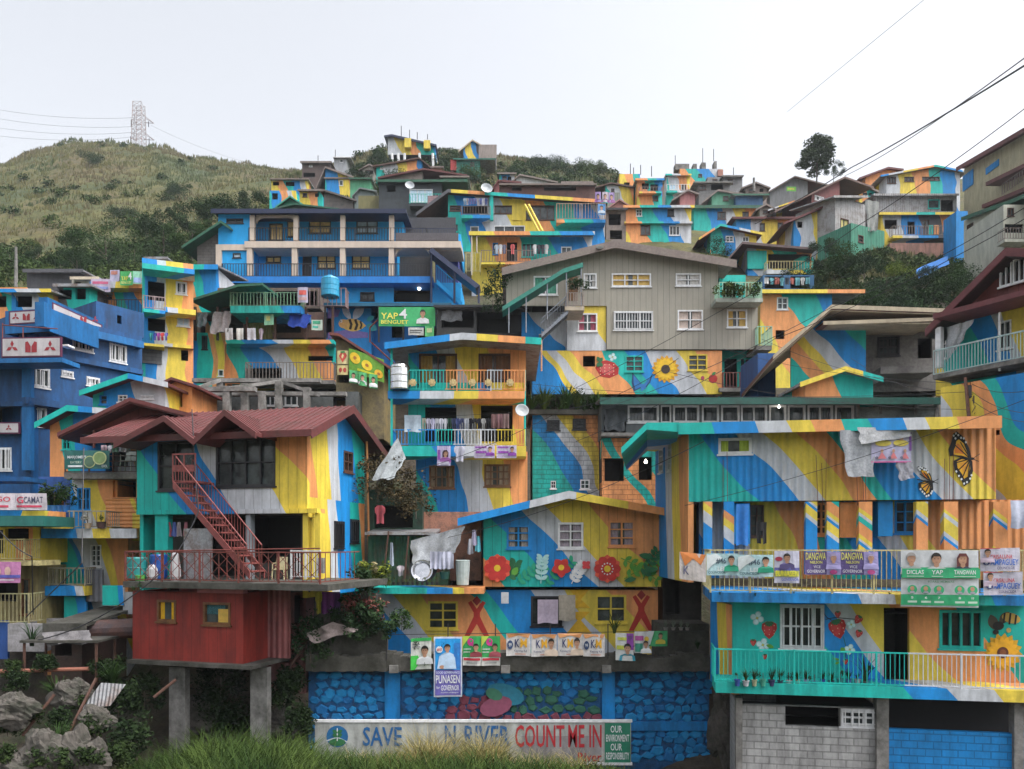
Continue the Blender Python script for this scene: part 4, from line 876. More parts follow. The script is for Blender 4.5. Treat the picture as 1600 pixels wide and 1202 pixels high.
# ================================================================ red corrugated hut on stilts with terrace on top
F=Fr(207,26.6,380,25.4,base=1035); h=House('stilt_hut','dark red corrugated metal hut on concrete stilts carrying a railed terrace','hut',F); h.mat=paint((.30,.028,.018),'plank',.4)
h.block(207,925,380,1037,2.2,[(246,938,275,971,'v',1,1,clothm((.80,.48,.02))),(318,942,360,976,'v',1,1)],foot=0)
h.box('bedding',322,944,352,960,.1,.14,clothm((.1,.3,.35))) ; h.box('yellow_box',341,952,358,974,.06,.09,plain((.7,.45,.08)))
h.box('side_lean_wall',405,918,452,1028,1.4,1.5,paint((.42,.14,.14),'rib',.5)); h.slab(198,1036,392,1042,-.3,3.4,DCONC,'floor_slab')
h.slab(192,911,512,921,-.7,3.6,DCONC,'terrace_floor'); h.rail(196,862,500,911,-.6,.3,RUSTR,True,6,'vx',yw=2.,r=.01)
h.bars([((196,862,-.6),(500,857,-.6))],.02,RUSTR,'handrail'); 
for a_,b_,y0,d_ in ((264,289,1165,.4),(391,417,1160,.6)): h.box('pillar',a_,1043,b_,y0+40,d_,d_+.25,CONC)
h.box('awning',308,915,380,927,-.25,-.01,paint((.50,.16,.18),'none',.3))
h.box('white_sheet_panel',287,826,331,905,.5,.55,TIN); h.rail(455,860,500,905,-.4,.1,WHITE,False,3)
GY=paint((.33,.31,.26),'plank',.12)
# ================================================================ middle balcony house
F=Fr(640,34,835,34,base=800); h=House('balcony_house','tall three storey house with two full width railed balconies and a full washing line','house',F)
h.mural([(640,600,'t'),(655,600,'b'),(697,600,'w'),(728,600,'y'),(790,600,'o')],slope=.32,wig=.22,kind='plank')
fm=mural([(F.at(px,530,-1.6)[0],c) for px,c in ((600,'b'),(650,'w'),(690,'y'),(725,'o'),(770,'t'))],0,wig=.05)
top=h.gable((601,536),(722,521),(846,529),6,o=1.7,rmat=TIN,fmat=fm,fh=.26)
h.block(638,535,822,620,6,[(655,551,714,600,'n',2,1,clothm((.40,.24,.06))),(748,545,797,595,'n',2,1,clothm((.18,.09,.05)))],top=top)
h.block(638,622,820,706,5,[(664,636,713,690,'o'),(751,633,801,690,'o')],name='middle_wall')
h.mural([(648,760,'t'),(668,760,'b'),(722,760,'w'),(765,760,'y'),(802,760,'o')],slope=.35,wig=.22,kind='plank')
h.block(650,706,824,800,5,[(671,728,710,763,'v',4,2,clothm((.4,.3,.2))),(757,726,797,760,'v',4,3,clothm((.45,.35,.25)))],name='lower_wall',foot=2)
b1=mural([(F.at(px,615,-1.4)[0],c) for px,c in ((600,'b'),(616,'w'),(668,'y'),(705,'o'),(795,'t'))],0,wig=.1)
h.slab(606,611,820,623,-1.4,0,b1); OR=rust((.66,.36,.18),(.4,.2,.1),4); 
h.rail(608,578,820,611,-1.35,.14,mural([(F.at(px,600,-1.3)[0],c) for px,c in ((600,'t'),(655,'o'),(720,'w'),(745,'o'),(812,'t'))],0,wig=.02),posts=5,r=.014)
b2=mural([(F.at(px,700,-1.4)[0]+.8*F.at(px,700,-1.4)[1],c) for px,c in ((600,'t'),(632,'b'),(668,'w'),(700,'y'),(800,'o'))],.8,wig=.05)
h.slab(612,697,822,713,-1.4,0,b2); h.rail(612,671,820,697,-1.35,.14,mural([(F.at(px,690,-1.3)[0],c) for px,c in ((600,'b'),(640,'t'),(668,'w'),(735,'y'),(795,'t'))],0,wig=.02),posts=4,r=.014)
h.box('parapet_panel',655,598,820,611,-1.28,-1.25,mural([(F.at(px,600,-1.3)[0],c) for px,c in ((600,'t'),(710,'b'),(728,'y'),(805,'t'))],0,wig=.1))
for px in (645,675,708,738,763,797): 
    c=F.at(px,598,-1.39); m=MB(); 
    for i in range(7): t=i*2*pi/7; m.lathe([(.05,-.02),(.05,.02)],(0,0,0),8) if 0 else m.box(c[0]+.11*cos(t)-.045,c[0]+.11*cos(t)+.045,-1.42,-1.385,c[1]+.11*sin(t)-.045,c[1]+.11*sin(t)+.045)
    m.box(c[0]-.06,c[0]+.06,-1.44,-1.42,c[1]-.06,c[1]+.06); h.part('flower_ornament',m,plain((.55,.42,.2)))
for yt,yb in ((622,697),): h.post(612,536,697,-1.35,.09,paint('t')); 
h.bars([((846,531,-1.6),(846,580,-1.6))],.035,OR,'drain_pipe'); h.bars([((820,711,-1.3),(820,578,-1.3))],.04,paint('t'),'post')
# dish
F2=W(815,643,32.2); m=MB()
for i in range(7):
    pass
m.lathe([(.02,0),(.15,.03),(.27,.09),(.29,.10),(.27,.11),(.15,.05),(.02,.02)],n=18); o=solo('satellite_dish',m,plain((.36,.38,.40),.5),'pale round satellite dish at the right end of the middle balcony','satellite dish',F2); o.rotation_euler=(radians(70),0,radians(10))
# ================================================================ grey building
F=Fr(790,45,1145,45,base=615); h=House('grey_building','large grey-olive metal clad building with a wide low gable and white sliding windows','building',F)
h.mat=GY; CW=clothm((.62,.60,.58)); CY=clothm((.60,.40,.12))
top=h.gable((784,419),(961,376),(1151,407),9,o=.7,rmat=rust((.20,.16,.14),(.14,.11,.10),1),fmat=rust((.21,.17,.15),(.16,.12,.11),1),fh=.42)
h.block(791,400,1122,478,9,[(834,432,871,461,'w',2,1,clothm((.1,.35,.25))),(912,421,932,450,'w',2,2,CW),(956,418,1017,448,'w',3,2,CY),(1056,417,1095,447,'w',2,2,CW)],top=top)
h.block(948,478,1184,546,9,[(959,487,1020,516,'g',3,2),(1059,485,1098,515,'w',2,2,clothm((.55,.45,.4))),(1136,484,1167,512,'w',2,2,CY)],name='lower_wall',y=-.003)
h.slab(1119,466,1192,472,-1.1,2,paint((.5,.55,.5)),'balcony_floor'); h.rail(1124,441,1190,467,-1.05,.18,paint((.35,.6,.45)),r=.02,yw=2.)
h.block(1124,430,1165,470,6,[(1130,440,1150,466,'o')],paint('t'),y=2.,name='recess_wall')
h.slab(1182,540,1206,547,-.5,1.5,CONC,'balcony_floor'); h.rail(1184,510,1206,540,-.45,.18,paint((.35,.6,.45)),r=.02,yw=1.5)
h.mural([(905,560,'w'),(935,520,'y')],slope=.8,wig=.15); h.block(886,478,947,548,6,[(903,490,933,518,'w',2,2,clothm((.4,.1,.15)))],y=.1,name='painted_wing')
h.mural([(815,520,'t'),(850,520,'b'),(888,520,'w')],slope=.9,wig=.3); h.block(815,488,886,560,5,[(797,498,815,520,'o')],y=1.3,name='painted_recess')
h.box('side_wall',797,492,815,520,1.4,1.5,DARK)
h.mural([(832,585,'b'),(873,585,'y'),(885,585,'w'),(905,585,'y'),(926,585,'o'),(972,585,'t'),(1010,585,'b'),(1042,585,'w'),(1090,585,'y'),(1118,585,'o')],slope=.8,wig=.25)
h.block(832,548,1128,616,6,[(911,556,930,573,'o'),(977,556,1005,581,'t',2,3),(1075,554,1105,579,'y',2,3)],y=.12,name='ground_wall')
h.block(1128,548,1183,616,5,[(1132,560,1152,610,'o'),(1156,560,1172,590,'t',2,2)],paint('t'),y=1.4,name='porch_wall'); h.slab(1124,606,1186,612,-.1,1.4,CONC); h.rail(1130,582,1182,607,-.05,.18,RUSTR,r=.02,yw=1.4)
yy=.11
bb=[(936,565),(930,575),(938,588),(952,591),(966,585),(967,575),(960,567),(948,563)]
P=[(RED,bb),((.6,.10,.10),[(948+(x-948)*.6,577+(y-577)*.6) for x,y in bb])]+[((.75,.6,.4),ell(938+7*(i%4),570+5*(i//4),.8,1,5)) for i in range(16)]+[(DG,leaf(936,566,9,3,-.9)),(DG,leaf(936,566,9,3,.9)),(DG,leaf(936,566,-8,3,-1.3)),(DG,leaf(938,566,10,3,-2.1))]
h.art('strawberry_painting',P,yy)
h.art('sunflower_painting',petals(1040,577,22,16,4.,(.66,.33,.02),0.1,5)+petals(1040,577,18,16,3.2,(.80,.50,.02),0.3,5)+[((.05,.03,.02),ell(1040,577,7,7,16))],yy)
h.art('butterfly_painting',[((.01,.05,.15),[(1004,602),(988,582),(987,598),(990,612),(1003,606)]),((.02,.16,.45),[(1002,601),(990,586),(990,598),(993,609),(1002,604)]),((.01,.05,.15),[(1004,603),(1020,584),(1016,598),(1008,608)]),((.02,.16,.45),[(1005,602),(1017,588),(1014,597),(1008,605)]),((.02,.16,.45),[(1000,600),(1002,612),(1010,606),(1006,600)])],yy)
h.art('berry_painting',[(RED,ell(1114,592,7,7,12)),((.02,.2,.05),leaf(1112,586,8,2,-.6)),((.4,.05,.1),ell(1098,591,3,3.5,10))],yy); h.art('blossom_painting',bloss(957,558,6),yy)
m=MB(); p=[F.P(785,479,-2.),F.P(880,420,-2.),F.P(911,410,-2.)]
for A,B in zip(p,p[1:]): m.prism([(A[0],A[2]),(B[0],B[2]),(B[0],B[2]-.25),(A[0],A[2]-.25)],-2.0,-.75)
h.part('stair_roof',m,rust((.02,.22,.17),(.03,.14,.11),1))
h.bars([((795,478,-1.9),(795,520,-1.9)),((822,462,-1.9),(822,520,-1.9)),((855,442,-1.9),(855,500,-1.9)),((885,425,-1.9),(885,480,-1.9)),((908,414,-1.9),(908,480,-1.9)),((908,414,-.8),(908,480,-.8))],.035,rust((.25,.28,.33),(.2,.2,.22)),'stair_post')
m=MB(); A=Vector(F.P(888,484,-1.9)); B=Vector(F.P(846,522,-1.9))
for yo in (0,.9): m.hexa([(A.x,A.y+yo-.03,A.z-.2),(B.x,B.y+yo-.03,B.z-.2),(B.x,B.y+yo+.03,B.z-.2),(A.x,A.y+yo+.03,A.z-.2),(A.x,A.y+yo-.03,A.z),(B.x,B.y+yo-.03,B.z),(B.x,B.y+yo+.03,B.z),(A.x,A.y+yo+.03,A.z)]); m.tube(A+Vector((0,yo,.85)),B+Vector((0,yo,.85)),.025)
for i in range(11): p_=A.lerp(B,i/10); m.box(p_.x-.14,p_.x+.14,p_.y,p_.y+.9,p_.z-.04,p_.z); m.tube(p_,p_+Vector((0,0,.85)),.012,4)
h.part('stair',m,rust((.25,.28,.33),(.2,.2,.22)))
h.slab(883,479,913,485,-2,-.05,CREAM,'landing'); h.rail(886,457,912,480,-1.95,.17,clothm((.35,.30,.27)),r=.03); h.box('landing_door',889,432,903,470,-.03,-.005,WOODC)
m=MB(); m.lathe([(.02,0),(.16,.03),(.22,.08),(.02,.03)],(F.P(937,389,-.8)[0],-.85,F.P(937,389,-.8)[2]),12); h.part('flood_lamp',m,WHITE)
# ================================================================ block tower with plants on top
F=Fr(832,35,938,35,base=785); h=House('block_tower','narrow painted concrete block tower with overgrown planted roof','house',F)
h.mural([(832,700,'t'),(848,700,'b'),(880,700,'w'),(903,700,'y'),(928,700,'o')],slope=.8,wig=.35,kind='block',dirt=.5)
h.block(832,645,938,785,4,[(861,752,868,763,'w',2,2),(907,750,921,764,'w',2,2),(855,657,874,672,'k',3,2),(895,655,915,671,'k',3,2)],foot=2)
h.slab(826,640,945,647,-.4,4,DCONC,'roof_slab'); h.bars([((936,640,-.3),(938,790,-.3))],.04,IRON,'drain_pipe')
for i,(px,s,k,mt) in enumerate(((832,.9,'blade',G1),(850,1.2,'blade',G2),(868,1.,'leaf',G1),(885,1.3,'blade',G1),(902,1.,'blade',G2),(918,1.1,'leaf',G3),(932,1.,'blade',G1))): plant(px,645,34.7+.1*(i%3),s,'%s leafy plant from the left in the row overgrowing the block tower roof'%ORD[i],k,160,mt,'plants on the tower roof')
# ================================================================ long house with window strip
F=Fr(940,33.5,1480,33.5,base=795); h=House('long_house','long low house with dark green roof edge and a strip of white framed windows','house',F)
h.mural([(940,700,'o'),(965,700,'t'),(1005,740,'o'),(1012,700,'t')],slope=.6,wig=.2,kind='block',dirt=.4)
h.block(941,680,1028,795,5,[(942,716,975,752,'o'),(998,714,1019,750,'o')],foot=2,y=.3)
h.block(940,632,1338,684,5,[(943,641,978,676,'o')]+[(a,634,b,660,'w',n,1,(PANE)) for a,b,n in ((981,1029,2),(1033,1048,1),(1052,1092,2),(1097,1123,1),(1127,1155,1),(1158,1198,2),(1202,1228,1),(1231,1258,1),(1262,1301,2),(1305,1334,1))],paint((.12,.14,.15)),name='window_wall')
h.shed(938,622,1478,5,rise=.5,o=.9,rmat=rust((.20,.20,.20),(.14,.13,.12)),fmat=rust((.01,.09,.07),(.02,.05,.04),1),fh=.27)
h.box('dark_wall',1338,632,1468,690,1.5,1.6,rust((.06,.06,.055),(.03,.03,.03))); h.box('soffit_band',945,628,1476,632,-.5,-.4,rust((.3,.3,.3),(.2,.2,.2)))
for px in (1340,1375,1430,1462): h.post(px,630,680,-.3,.12,CONC)
h.slab(940,676,1000,681,-.4,0,CONC,'sill_slab')
tarp([(1340,636,33.2),(1462,634,33.2),(1470,668,33.1),(1336,668,33.1)],'pale torn plastic net hanging in the dark open end of the long house',(.22,.24,.23),'plastic_sheet','plastic sheet',sag=.5)
tarp([(943,640,33.3),(978,640,33.3),(976,674,33.2),(945,672,33.2)],'dark grey sheet tied over the left opening of the long house',(.10,.11,.12),'plastic_sheet','plastic sheet',sag=.1)
for px,d,lb in ((1218,33.9,'left'),(1008,36,'hanging in the doorway left of the corner house')): pass
def bulb(px,py,D,lb,st=8,r=.07):
    m=MB(); m.lathe([(.01,-r),(r*.8,-r*.6),(r,0),(r*.8,r*.6),(r*.4,r),(r*.35,r*1.6)],n=10); return solo('light_bulb',m,emis((1,.93,.8),st),lb,'light bulb',W(px,py,D))
bulb(1009,722,33.3,'lit bulb in the doorway beside the teal block wall',8); bulb(1217,636,33.25,'lit bulb behind the window strip of the long house',8,.05); bulb(655,451,57.5,'lit bulb in the dark bay under the big blue building',8,.12)
# ================================================================ hip roof cream house
F=Fr(1215,36,1480,35,base=612); h=House('cream_eave_house','house with broad brown roof and wide cream eaves over a painted wall','house',F)
CR=paint((.55,.46,.33)); BR=rust((.15,.055,.04),(.10,.04,.035),1)
top=h.gable((1208,556),(1299,477),(1500,484),7,o=1.6,rmat=BR,fmat=CR,fh=.16,t=.2,smat=CR)
h.mural([(1236,570,'t'),(1246,570,'o'),(1276,570,'y'),(1298,570,'w'),(1318,560,'b'),(1345,545,'t')],slope=.9,wig=.15)
h.block(1236,545,1353,612,.2,[],top=[(x,z) for x,z in top],foot=2)
CG=rust((.20,.19,.18),(.11,.10,.10),1.5,.9)
h.block(1353,512,1480,612,4,[(1371,527,1405,556,'k',2,2),(1434,528,1456,560,'o')],CG,y=1.2,name='plaster_wall'); h.shed(1287,503,1462,2.4,rise=.35,o=1.5,rmat=BR,fmat=CR,fh=.14,yr=497,ym=0)
h.shed(1290,505,1462,2.2,rise=.33,o=1.42,rmat=CR,fmat=CR,fh=.05,t=.05,name='soffit'); h.slab(1376,572,1460,583,-.2,1.2,CG); h.box('soffit',1302,486,1476,490,-.9,2,CR)
h2=H('small orange and blue gabled shed roof under the cream eave house',1258,592,1364,640,34.3,dep=3,roof=('g',(1250,598),(1321,573),(1380,590),dict(o=.4,fh=.2,fmat=mural([(0,'y'),(2.,'t'),(3.1,'b')],0,wig=.1),rmat=TIN)),m=dict(stops=[(0,'o'),(1.9,'t')],slope=.5,wig=.1),name='gabled_shed',cat='shed')
# ================================================================ red gable house at the right edge
F=Fr(1462,29,1600,26.3,base=620); h=House('red_gable_house','house at the right edge with a dark red boarded gable and long railed balcony','house',F)
RW=paint((.16,.035,.03),'plank',.3)
top=h.gable((1446,515),(1572,388),(1720,395),6,o=1.0,smat=rust((.05,.03,.028),(.03,.02,.02)),rmat=REDROOF,fmat=rust((.16,.04,.045),(.11,.03,.03),1),fh=.26,t=.25)
h.mural([(1462,540,'y'),(1468,540,'t'),(1520,500,'b'),(1560,500,'w'),(1580,500,'y'),(1640,500,'o')],slope=.3,wig=.2)
m=MB(); a,_=F.at(1496,500,-.4); b,_=F.at(1700,400,-.4); ap=F.at(1572,400,-.4); 
zb0=F.at(1500,492,-.4)[1]; m.prism([(a,zb0),(b,zb0),(b,top[2][1]),(top[1][0],top[1][1]-.3),(a+.2,zb0+.6)],-.4,-.1); h.part('gable_wall',m,RW)
l,r,lo,hi=F.rect(1565,410,1583,447,-.4); h.win(l,r,lo,hi,-.5,'w',2,1,PANEB); l,r,lo,hi=F.rect(1586,405,1604,441,-.4); h.win(l,r,lo,hi,-.5,'w',2,1,PANEB)
m=MB(); m.hexa([(F.at(1455,508,-1.5)[0],-1.4,zb0-.2),(b,-1.4,zb0-.2),(b,-.1,zb0-.2),(F.at(1455,508,-1.5)[0],-.1,zb0-.2),(F.at(1455,508,-1.5)[0],-1.4,zb0-.02),(b,-1.4,zb0-.02),(b,-.1,zb0-.02),(F.at(1455,508,-1.5)[0],-.1,zb0-.02)]); h.part('porch_eave',m,rust((.16,.04,.045),(.11,.03,.03),1))
h.block(1462,480,1700,600,4,[(1470,516,1478,560,'w',1,2),(1560,502,1580,545,'w',2,2)],y=.2,name='upper_wall')
h.mural([(1465,650,'w'),(1478,650,'y'),(1520,650,'o'),(1545,650,'t'),(1568,650,'b'),(1605,620,'w')],slope=.55,wig=.3)
h.block(1470,585,1700,760,5,[(1553,672,1562,680,'o')],y=-.9,name='lower_wall',foot=1)
z=F.at(1462,590,-1)[1]; m=MB(); a,_=F.at(1458,590,-1); m.box(a,b,-1.02,.2,z-.06,z+.1); h.part('balcony_floor',m,CONC)
m=MB(); n=44
for i in range(n+1): x=a+(b-a)*i/n; m.box(x-.01,x+.01,-.98,-.96,z+.12,z+.95)
m.box(a,b,-1.0,-.95,z+.95,z+1.); m.box(a,b,-.99,-.96,z+.12,z+.15); h.part('railing',m,paint((.45,.60,.60)))
h.post(1468,512,575,-.8,.2,WHITE); h.post(1562,488,580,-.8,.06,WHITE)
tarp([(1478,512,28),(1520,500,27),(1503,532,27.4),(1480,566,28)],'white sheet tied up under the eave of the red gable house',(.5,.52,.55),sag=.1)
# under house at right edge behind terrace
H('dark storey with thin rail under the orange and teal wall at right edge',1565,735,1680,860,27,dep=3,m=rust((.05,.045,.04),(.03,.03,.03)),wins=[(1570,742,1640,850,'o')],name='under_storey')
# utility pole with lamp
p=W(1518,668,27); r=bpy.data.objects.new('utility_pole',None); col.objects.link(r); r.location=p; tag(r,'leaning rusty utility pole with a tangle of wires and a street lamp arm','utility pole')
k=27/F0; m=MB(); m.tube((0,0,-.6),(-.22,0,78*k),.07,8,.05); link('pole',m.mesh('pole',rust((.22,.10,.07),(.10,.06,.05),4)),r)
m=MB(); m.tube((.1,0,28*k),(38*k,-.3,58*k),.02,6); la=link('lamp_arm',m.mesh('lamp_arm',TIN),r); m=MB(); m.hexa([(36*k,-.4,54*k),(54*k,-.4,59*k),(54*k,-.2,59*k),(36*k,-.2,54*k),(38*k,-.38,60*k),(52*k,-.38,65*k),(52*k,-.22,65*k),(38*k,-.22,60*k)]); link('lamp_head',m.mesh('lamp_head',WHITE),la)
m=MB(); m.lathe([(.12,0),(.14,.05),(.14,.3),(.1,.36)],(.12,-.05,35*k),10); m.lathe([(.14,0),(.17,.05),(.17,.45),(.1,.5)],(.02,.1,45*k),10); link('transformer',m.mesh('transformer',rust((.08,.07,.07),(.03,.03,.03),5)),r)
m=MB(); rr=random.Random(5)
for i in range(16):
    c=[Vector((rr.uniform(-.1,.4),rr.uniform(-.2,.1),rr.uniform(10,75)*k)) for _ in range(4)]; m.path(c,.008,4)
link('wire_tangle',m.mesh('wire_tangle',IRON),r)
# ================================================================ big blue building
F=Fr(342,58,720,58,base=455); h=House('blue_building','large bright blue two storey building with cream arcades, dark railings and navy roof','building',F)
BLU=paint((.004,.36,.80),'none',.15); BLC=paint((.008,.20,.62),'none',.2); CRM=paint((.60,.50,.42),'none',.15); h.mat=BLU
h.shed(330,327,634,10,rise=.4,o=2.,rmat=NAVY,fmat=NAVY,fh=.3)
h.block(391,336,630,377,8,[(421,350,442,376,'d',2,1,GOLD_REFL),(449,346,459,370,'d',1,1,GOLD_REFL),(483,343,517,365,'d',2,2,GOLD_REFL),(557,344,590,365,'d',2,2,SKY_REFL)],y=.1)
h.block(341,335,391,382,9,[(354,342,380,349,'d',2,1)],y=-1.5,name='corner_bay')
h.slab(382,377,720,387,-1.7,.1,CRM,'upper_floor'); h.rail(389,356,666,377,-1.6,.2,IRON,True,6,yw=.1,r=.018)
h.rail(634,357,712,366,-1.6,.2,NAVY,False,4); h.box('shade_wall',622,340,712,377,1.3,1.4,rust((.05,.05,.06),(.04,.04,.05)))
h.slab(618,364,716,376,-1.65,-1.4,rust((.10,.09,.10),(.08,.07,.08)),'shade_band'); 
for px in (395,463,536,612): h.post(px,338,377,-1.45,.34,CRM,'column')
# arch spandrels
def arch(x0,x1,yt,yb,y):
    a,b,zb,zt=F.rect(x0,yt,x1,yb,y); pts=[(a,zt)]; n=8
    top=zt-.12; pts=[(a,zt),(a,zb)]+[(a+(1-cos(t))*.55,zb+(top-zb)*sin(t)) for t in [pi/2*i/5 for i in range(1,6)]]+[(b-(1-cos(t))*.55,zb+(top-zb)*sin(t)) for t in [pi/2*(5-i)/5 for i in range(0,5)]]+[(b,zb),(b,zt)]
    m=MB()
    # split in quads strip
    up=[(a,zt)]
    low=pts[1:-1]
    for p,q in zip(low,low[1:]): m.hexa([(p[0],y,p[1]),(q[0],y,q[1]),(q[0],y+.3,q[1]),(p[0],y+.3,p[1]),(p[0],y,zt),(q[0],y,zt),(q[0],y+.3,zt),(p[0],y+.3,zt)])
    h.part('arch',m,CRM)
arch(400,460,336,348,-1.4); arch(618,672,387,402,-1.4)
h.block(346,388,620,434,8,[(363,396,376,403,'d',1,1,SKY_REFL),(416,401,439,411,'d',2,1,GOLD_REFL),(473,397,487,433,'door',0,1,IRON),(496,397,524,420,'d',2,2,GOLD_REFL),(550,397,578,420,'d',2,2,GOLD_REFL)],y=.05,name='lower_wall')
h.block(338,382,394,441,8,[(364,396,376,403,'d',1,1,SKY_REFL)],BLU,y=-1.45,name='lower_bay'); h.box('cream_band',337,382,392,391,-1.6,-1.45,CRM); h.box('cream_edge',337,391,346,441,-1.6,-1.45,CRM)
for px in (391,461,536,612): h.post(px,387,434,-1.45,.38,CRM,'column')
h.box('dark_bay_wall',611,387,675,434,1.6,1.9,rust((.05,.045,.045),(.03,.03,.03)))  # near-black wall at the back of the arched bay
h.slab(346,432,676,442,-1.7,.05,BLC,'lower_floor'); h.rail(347,412,672,433,-1.65,.2,IRON,True,7,yw=.05,r=.018)
h.block(505,442,720,476,8,[(563,457,585,470,'k',2,1),(615,446,672,472,'o')],BLU,y=-.6,name='basement_wall',foot=4)
h.block(676,366,720,398,5,[],BLU,y=1,name='stair_tower'); h.slab(672,386,722,392,-1.2,1,CRM); h.block(680,392,716,450,4,[(699,418,717,434,'k',2,2)],paint((.06,.08,.35)),y=1,name='stair_tower_wall')
m=MB(); A=Vector(F.P(676,388,-2.)); B=Vector(F.P(750,446,-3.4)); 
m.hexa([(A.x-.3,A.y,A.z-.2),(B.x-.3,B.y,B.z-.2),(B.x-.3,B.y+1.6,B.z-.2),(A.x-.3,A.y+1.6,A.z-.2),(A.x,A.y,A.z),(B.x,B.y,B.z),(B.x,B.y+1.6,B.z),(A.x,A.y+1.6,A.z)]); h.part('stair_canopy',m,NAVY)
h.bars([((674,388,-1.9),(674,474,-1.9)),((748,446,-3.2),(748,474,-3.2)),((710,420,-2.6),(710,474,-2.6))],.08,NAVY,'post')
m=MB(); A=Vector(F.P(682,436,-1.8)); B=Vector(F.P(722,472,-2.6)); m.hexa([(A.x,A.y,A.z-.35),(B.x,B.y,B.z-.35),(B.x,B.y+1,B.z-.35),(A.x,A.y+1,A.z-.35),(A.x,A.y,A.z),(B.x,B.y,B.z),(B.x,B.y+1,B.z),(A.x,A.y+1,A.z)]); 
for i in range(16): p_=A.lerp(B,i/15); m.tube(p_,p_+Vector((0,0,1.)),.02,4)
m.tube(A+Vector((0,0,1)),B+Vector((0,0,1)),.03); h.part('outer_stair',m,BLU)
# grey block house left of it with green roof edge
H('grey unpainted block shed with a sloping green roof left of the blue building',308,378,341,425,57,dep=6,roof=('g',(284,385),(345,345),(360,355),dict(o=1.,fh=.18,rmat=GREENR,fmat=GREENR)),m=paint((.22,.20,.19),'block'),name='block_shed',cat='shed')
# ================================================================ dark blue building at left
DB=paint((.001,.085,.27),'none',.5); DB2=paint((.002,.15,.42),'none',.4)
F=Fr(47,36,225,40.6,base=720); h=House('tiled_blue_building','deep blue concrete building with white parapet tiles bearing dark red emblems','building',F); h.mat=DB
WN=[(113,525,145,548,'g',3,1,WHITE),(171,538,197,566,'g',3,1,WHITE),(46,575,77,605,'g',3,1,WHITE),(96,580,114,589,'g',3,1),(135,590,155,603,'g',3,1,WHITE)]
def wd(W_): return [w[:7]+((PANEB,)) for w in W_]
h.block(40,505,222,640,7,wd(WN),foot=0)
h.block(42,632,120,735,6,wd([(43,637,72,666,'g',3,1)]),y=.3,name='lower_wall',foot=6)
h.slab(40,560,224,568,-.25,0,DB,'string_course'); h.slab(95,519,225,530,-.4,3,DB2,'roof_slab'); h.slab(40,628,150,638,-.3,.3,DB,'string_course')
s=_sub(h,Fr(-60,36.2,47,36,base=720)); s.mat=DB; s.block(-60,565,47,980,5,[(-30,632,32,665,'o'),(-8,700,18,735,'g',3,1,PANEB)],name='front_wall',foot=1)
s.box('pilaster',34,565,48,735,-.25,-.002,DB2); s.slab(-60,628,48,635,-.3,0,DB,'string_course')
s.slab(-60,560,97,567,-1.3,0,DB2,'balcony_floor')
WT=paint((.55,.52,.54),'none',.25); MR=plain((.28,.02,.03),.6)
def emblem(h,cx,cy,r,kind,y):
    if kind: 
        P=[((.28,.02,.03),[(cx+r*(.0*cos(a)),cy),(cx+r*.5*cos(a-.52),cy+r*.5*sin(a-.52)),(cx+r*.95*cos(a),cy+r*.95*sin(a)),(cx+r*.5*cos(a+.52),cy+r*.5*sin(a+.52))]) for a in (-pi/2,pi/6,5*pi/6)]
    else: P=[((.28,.02,.03),[(cx-r*.8,cy+r*.7),(cx-r*.8,cy-r*.7),(cx-r*.45,cy-r*.8),(cx-r*.05,cy-r*.1),(cx-r*.05,cy+r*.75)]),((.28,.02,.03),[(cx+r*.8,cy+r*.7),(cx+r*.05,cy+r*.75),(cx+r*.05,cy-r*.1),(cx+r*.45,cy-r*.8),(cx+r*.8,cy-r*.7)])]
    h.art('emblem',P,y)
def tiles(s,x0,yt,x1,yb,y,n,k0):
    s.box('tile_border',x0-2,yt-2,x1+2,yb+2,y,y+.12,plain((.10,.02,.06))); s.box('parapet_tiles',x0,yt,x1,yb,y-.012,y-.001,WT)
    for i in range(n): cx=x0+(x1-x0)*(i+.5)/n; emblem(s,cx,(yt+yb)/2,min((x1-x0)/n*.42,(yb-yt)*.42),(i+k0)%2,y-.02)
tiles(s,4,529,93,556,-1.3,3,1); s.box('sun_dish',94,538,106,541,-1,-.5,WHITE)
tiles(s,-30,662,28,676,-.32,2,0)
s.bars([((4,505,-1.2),(4,560,-1.2)),((36,512,-1.2),(36,560,-1.2)),((4,508,-1.2),(90,514,-1.2))],.025,RUSTR,'frame')
s2=_sub(h,Fr(8,35.6,72,35.2,base=720)); s2.mat=DB2; s2.block(8,484,78,520,3.,[],name='roof_parapet'); tiles(s2,16,487,66,504,-.02,3,1)
s3=_sub(h,Fr(74,35.2,165,39.5,base=720)); s3.mat=DB2; s3.block(74,486,168,520,.3,[],name='roof_parapet'); tiles(s3,84,492,158,507,-.02,4,0); s3.box('corner_post',69,474,80,512,-.15,.3,DB2)
s4=_sub(h,Fr(168,39.6,195,41,base=720)); tiles(s4,169,506,191,519,-.05,2,0); h.block(150,480,225,520,5,[(183,493,190,506,'o')],DB,y=.5,name='roof_room')
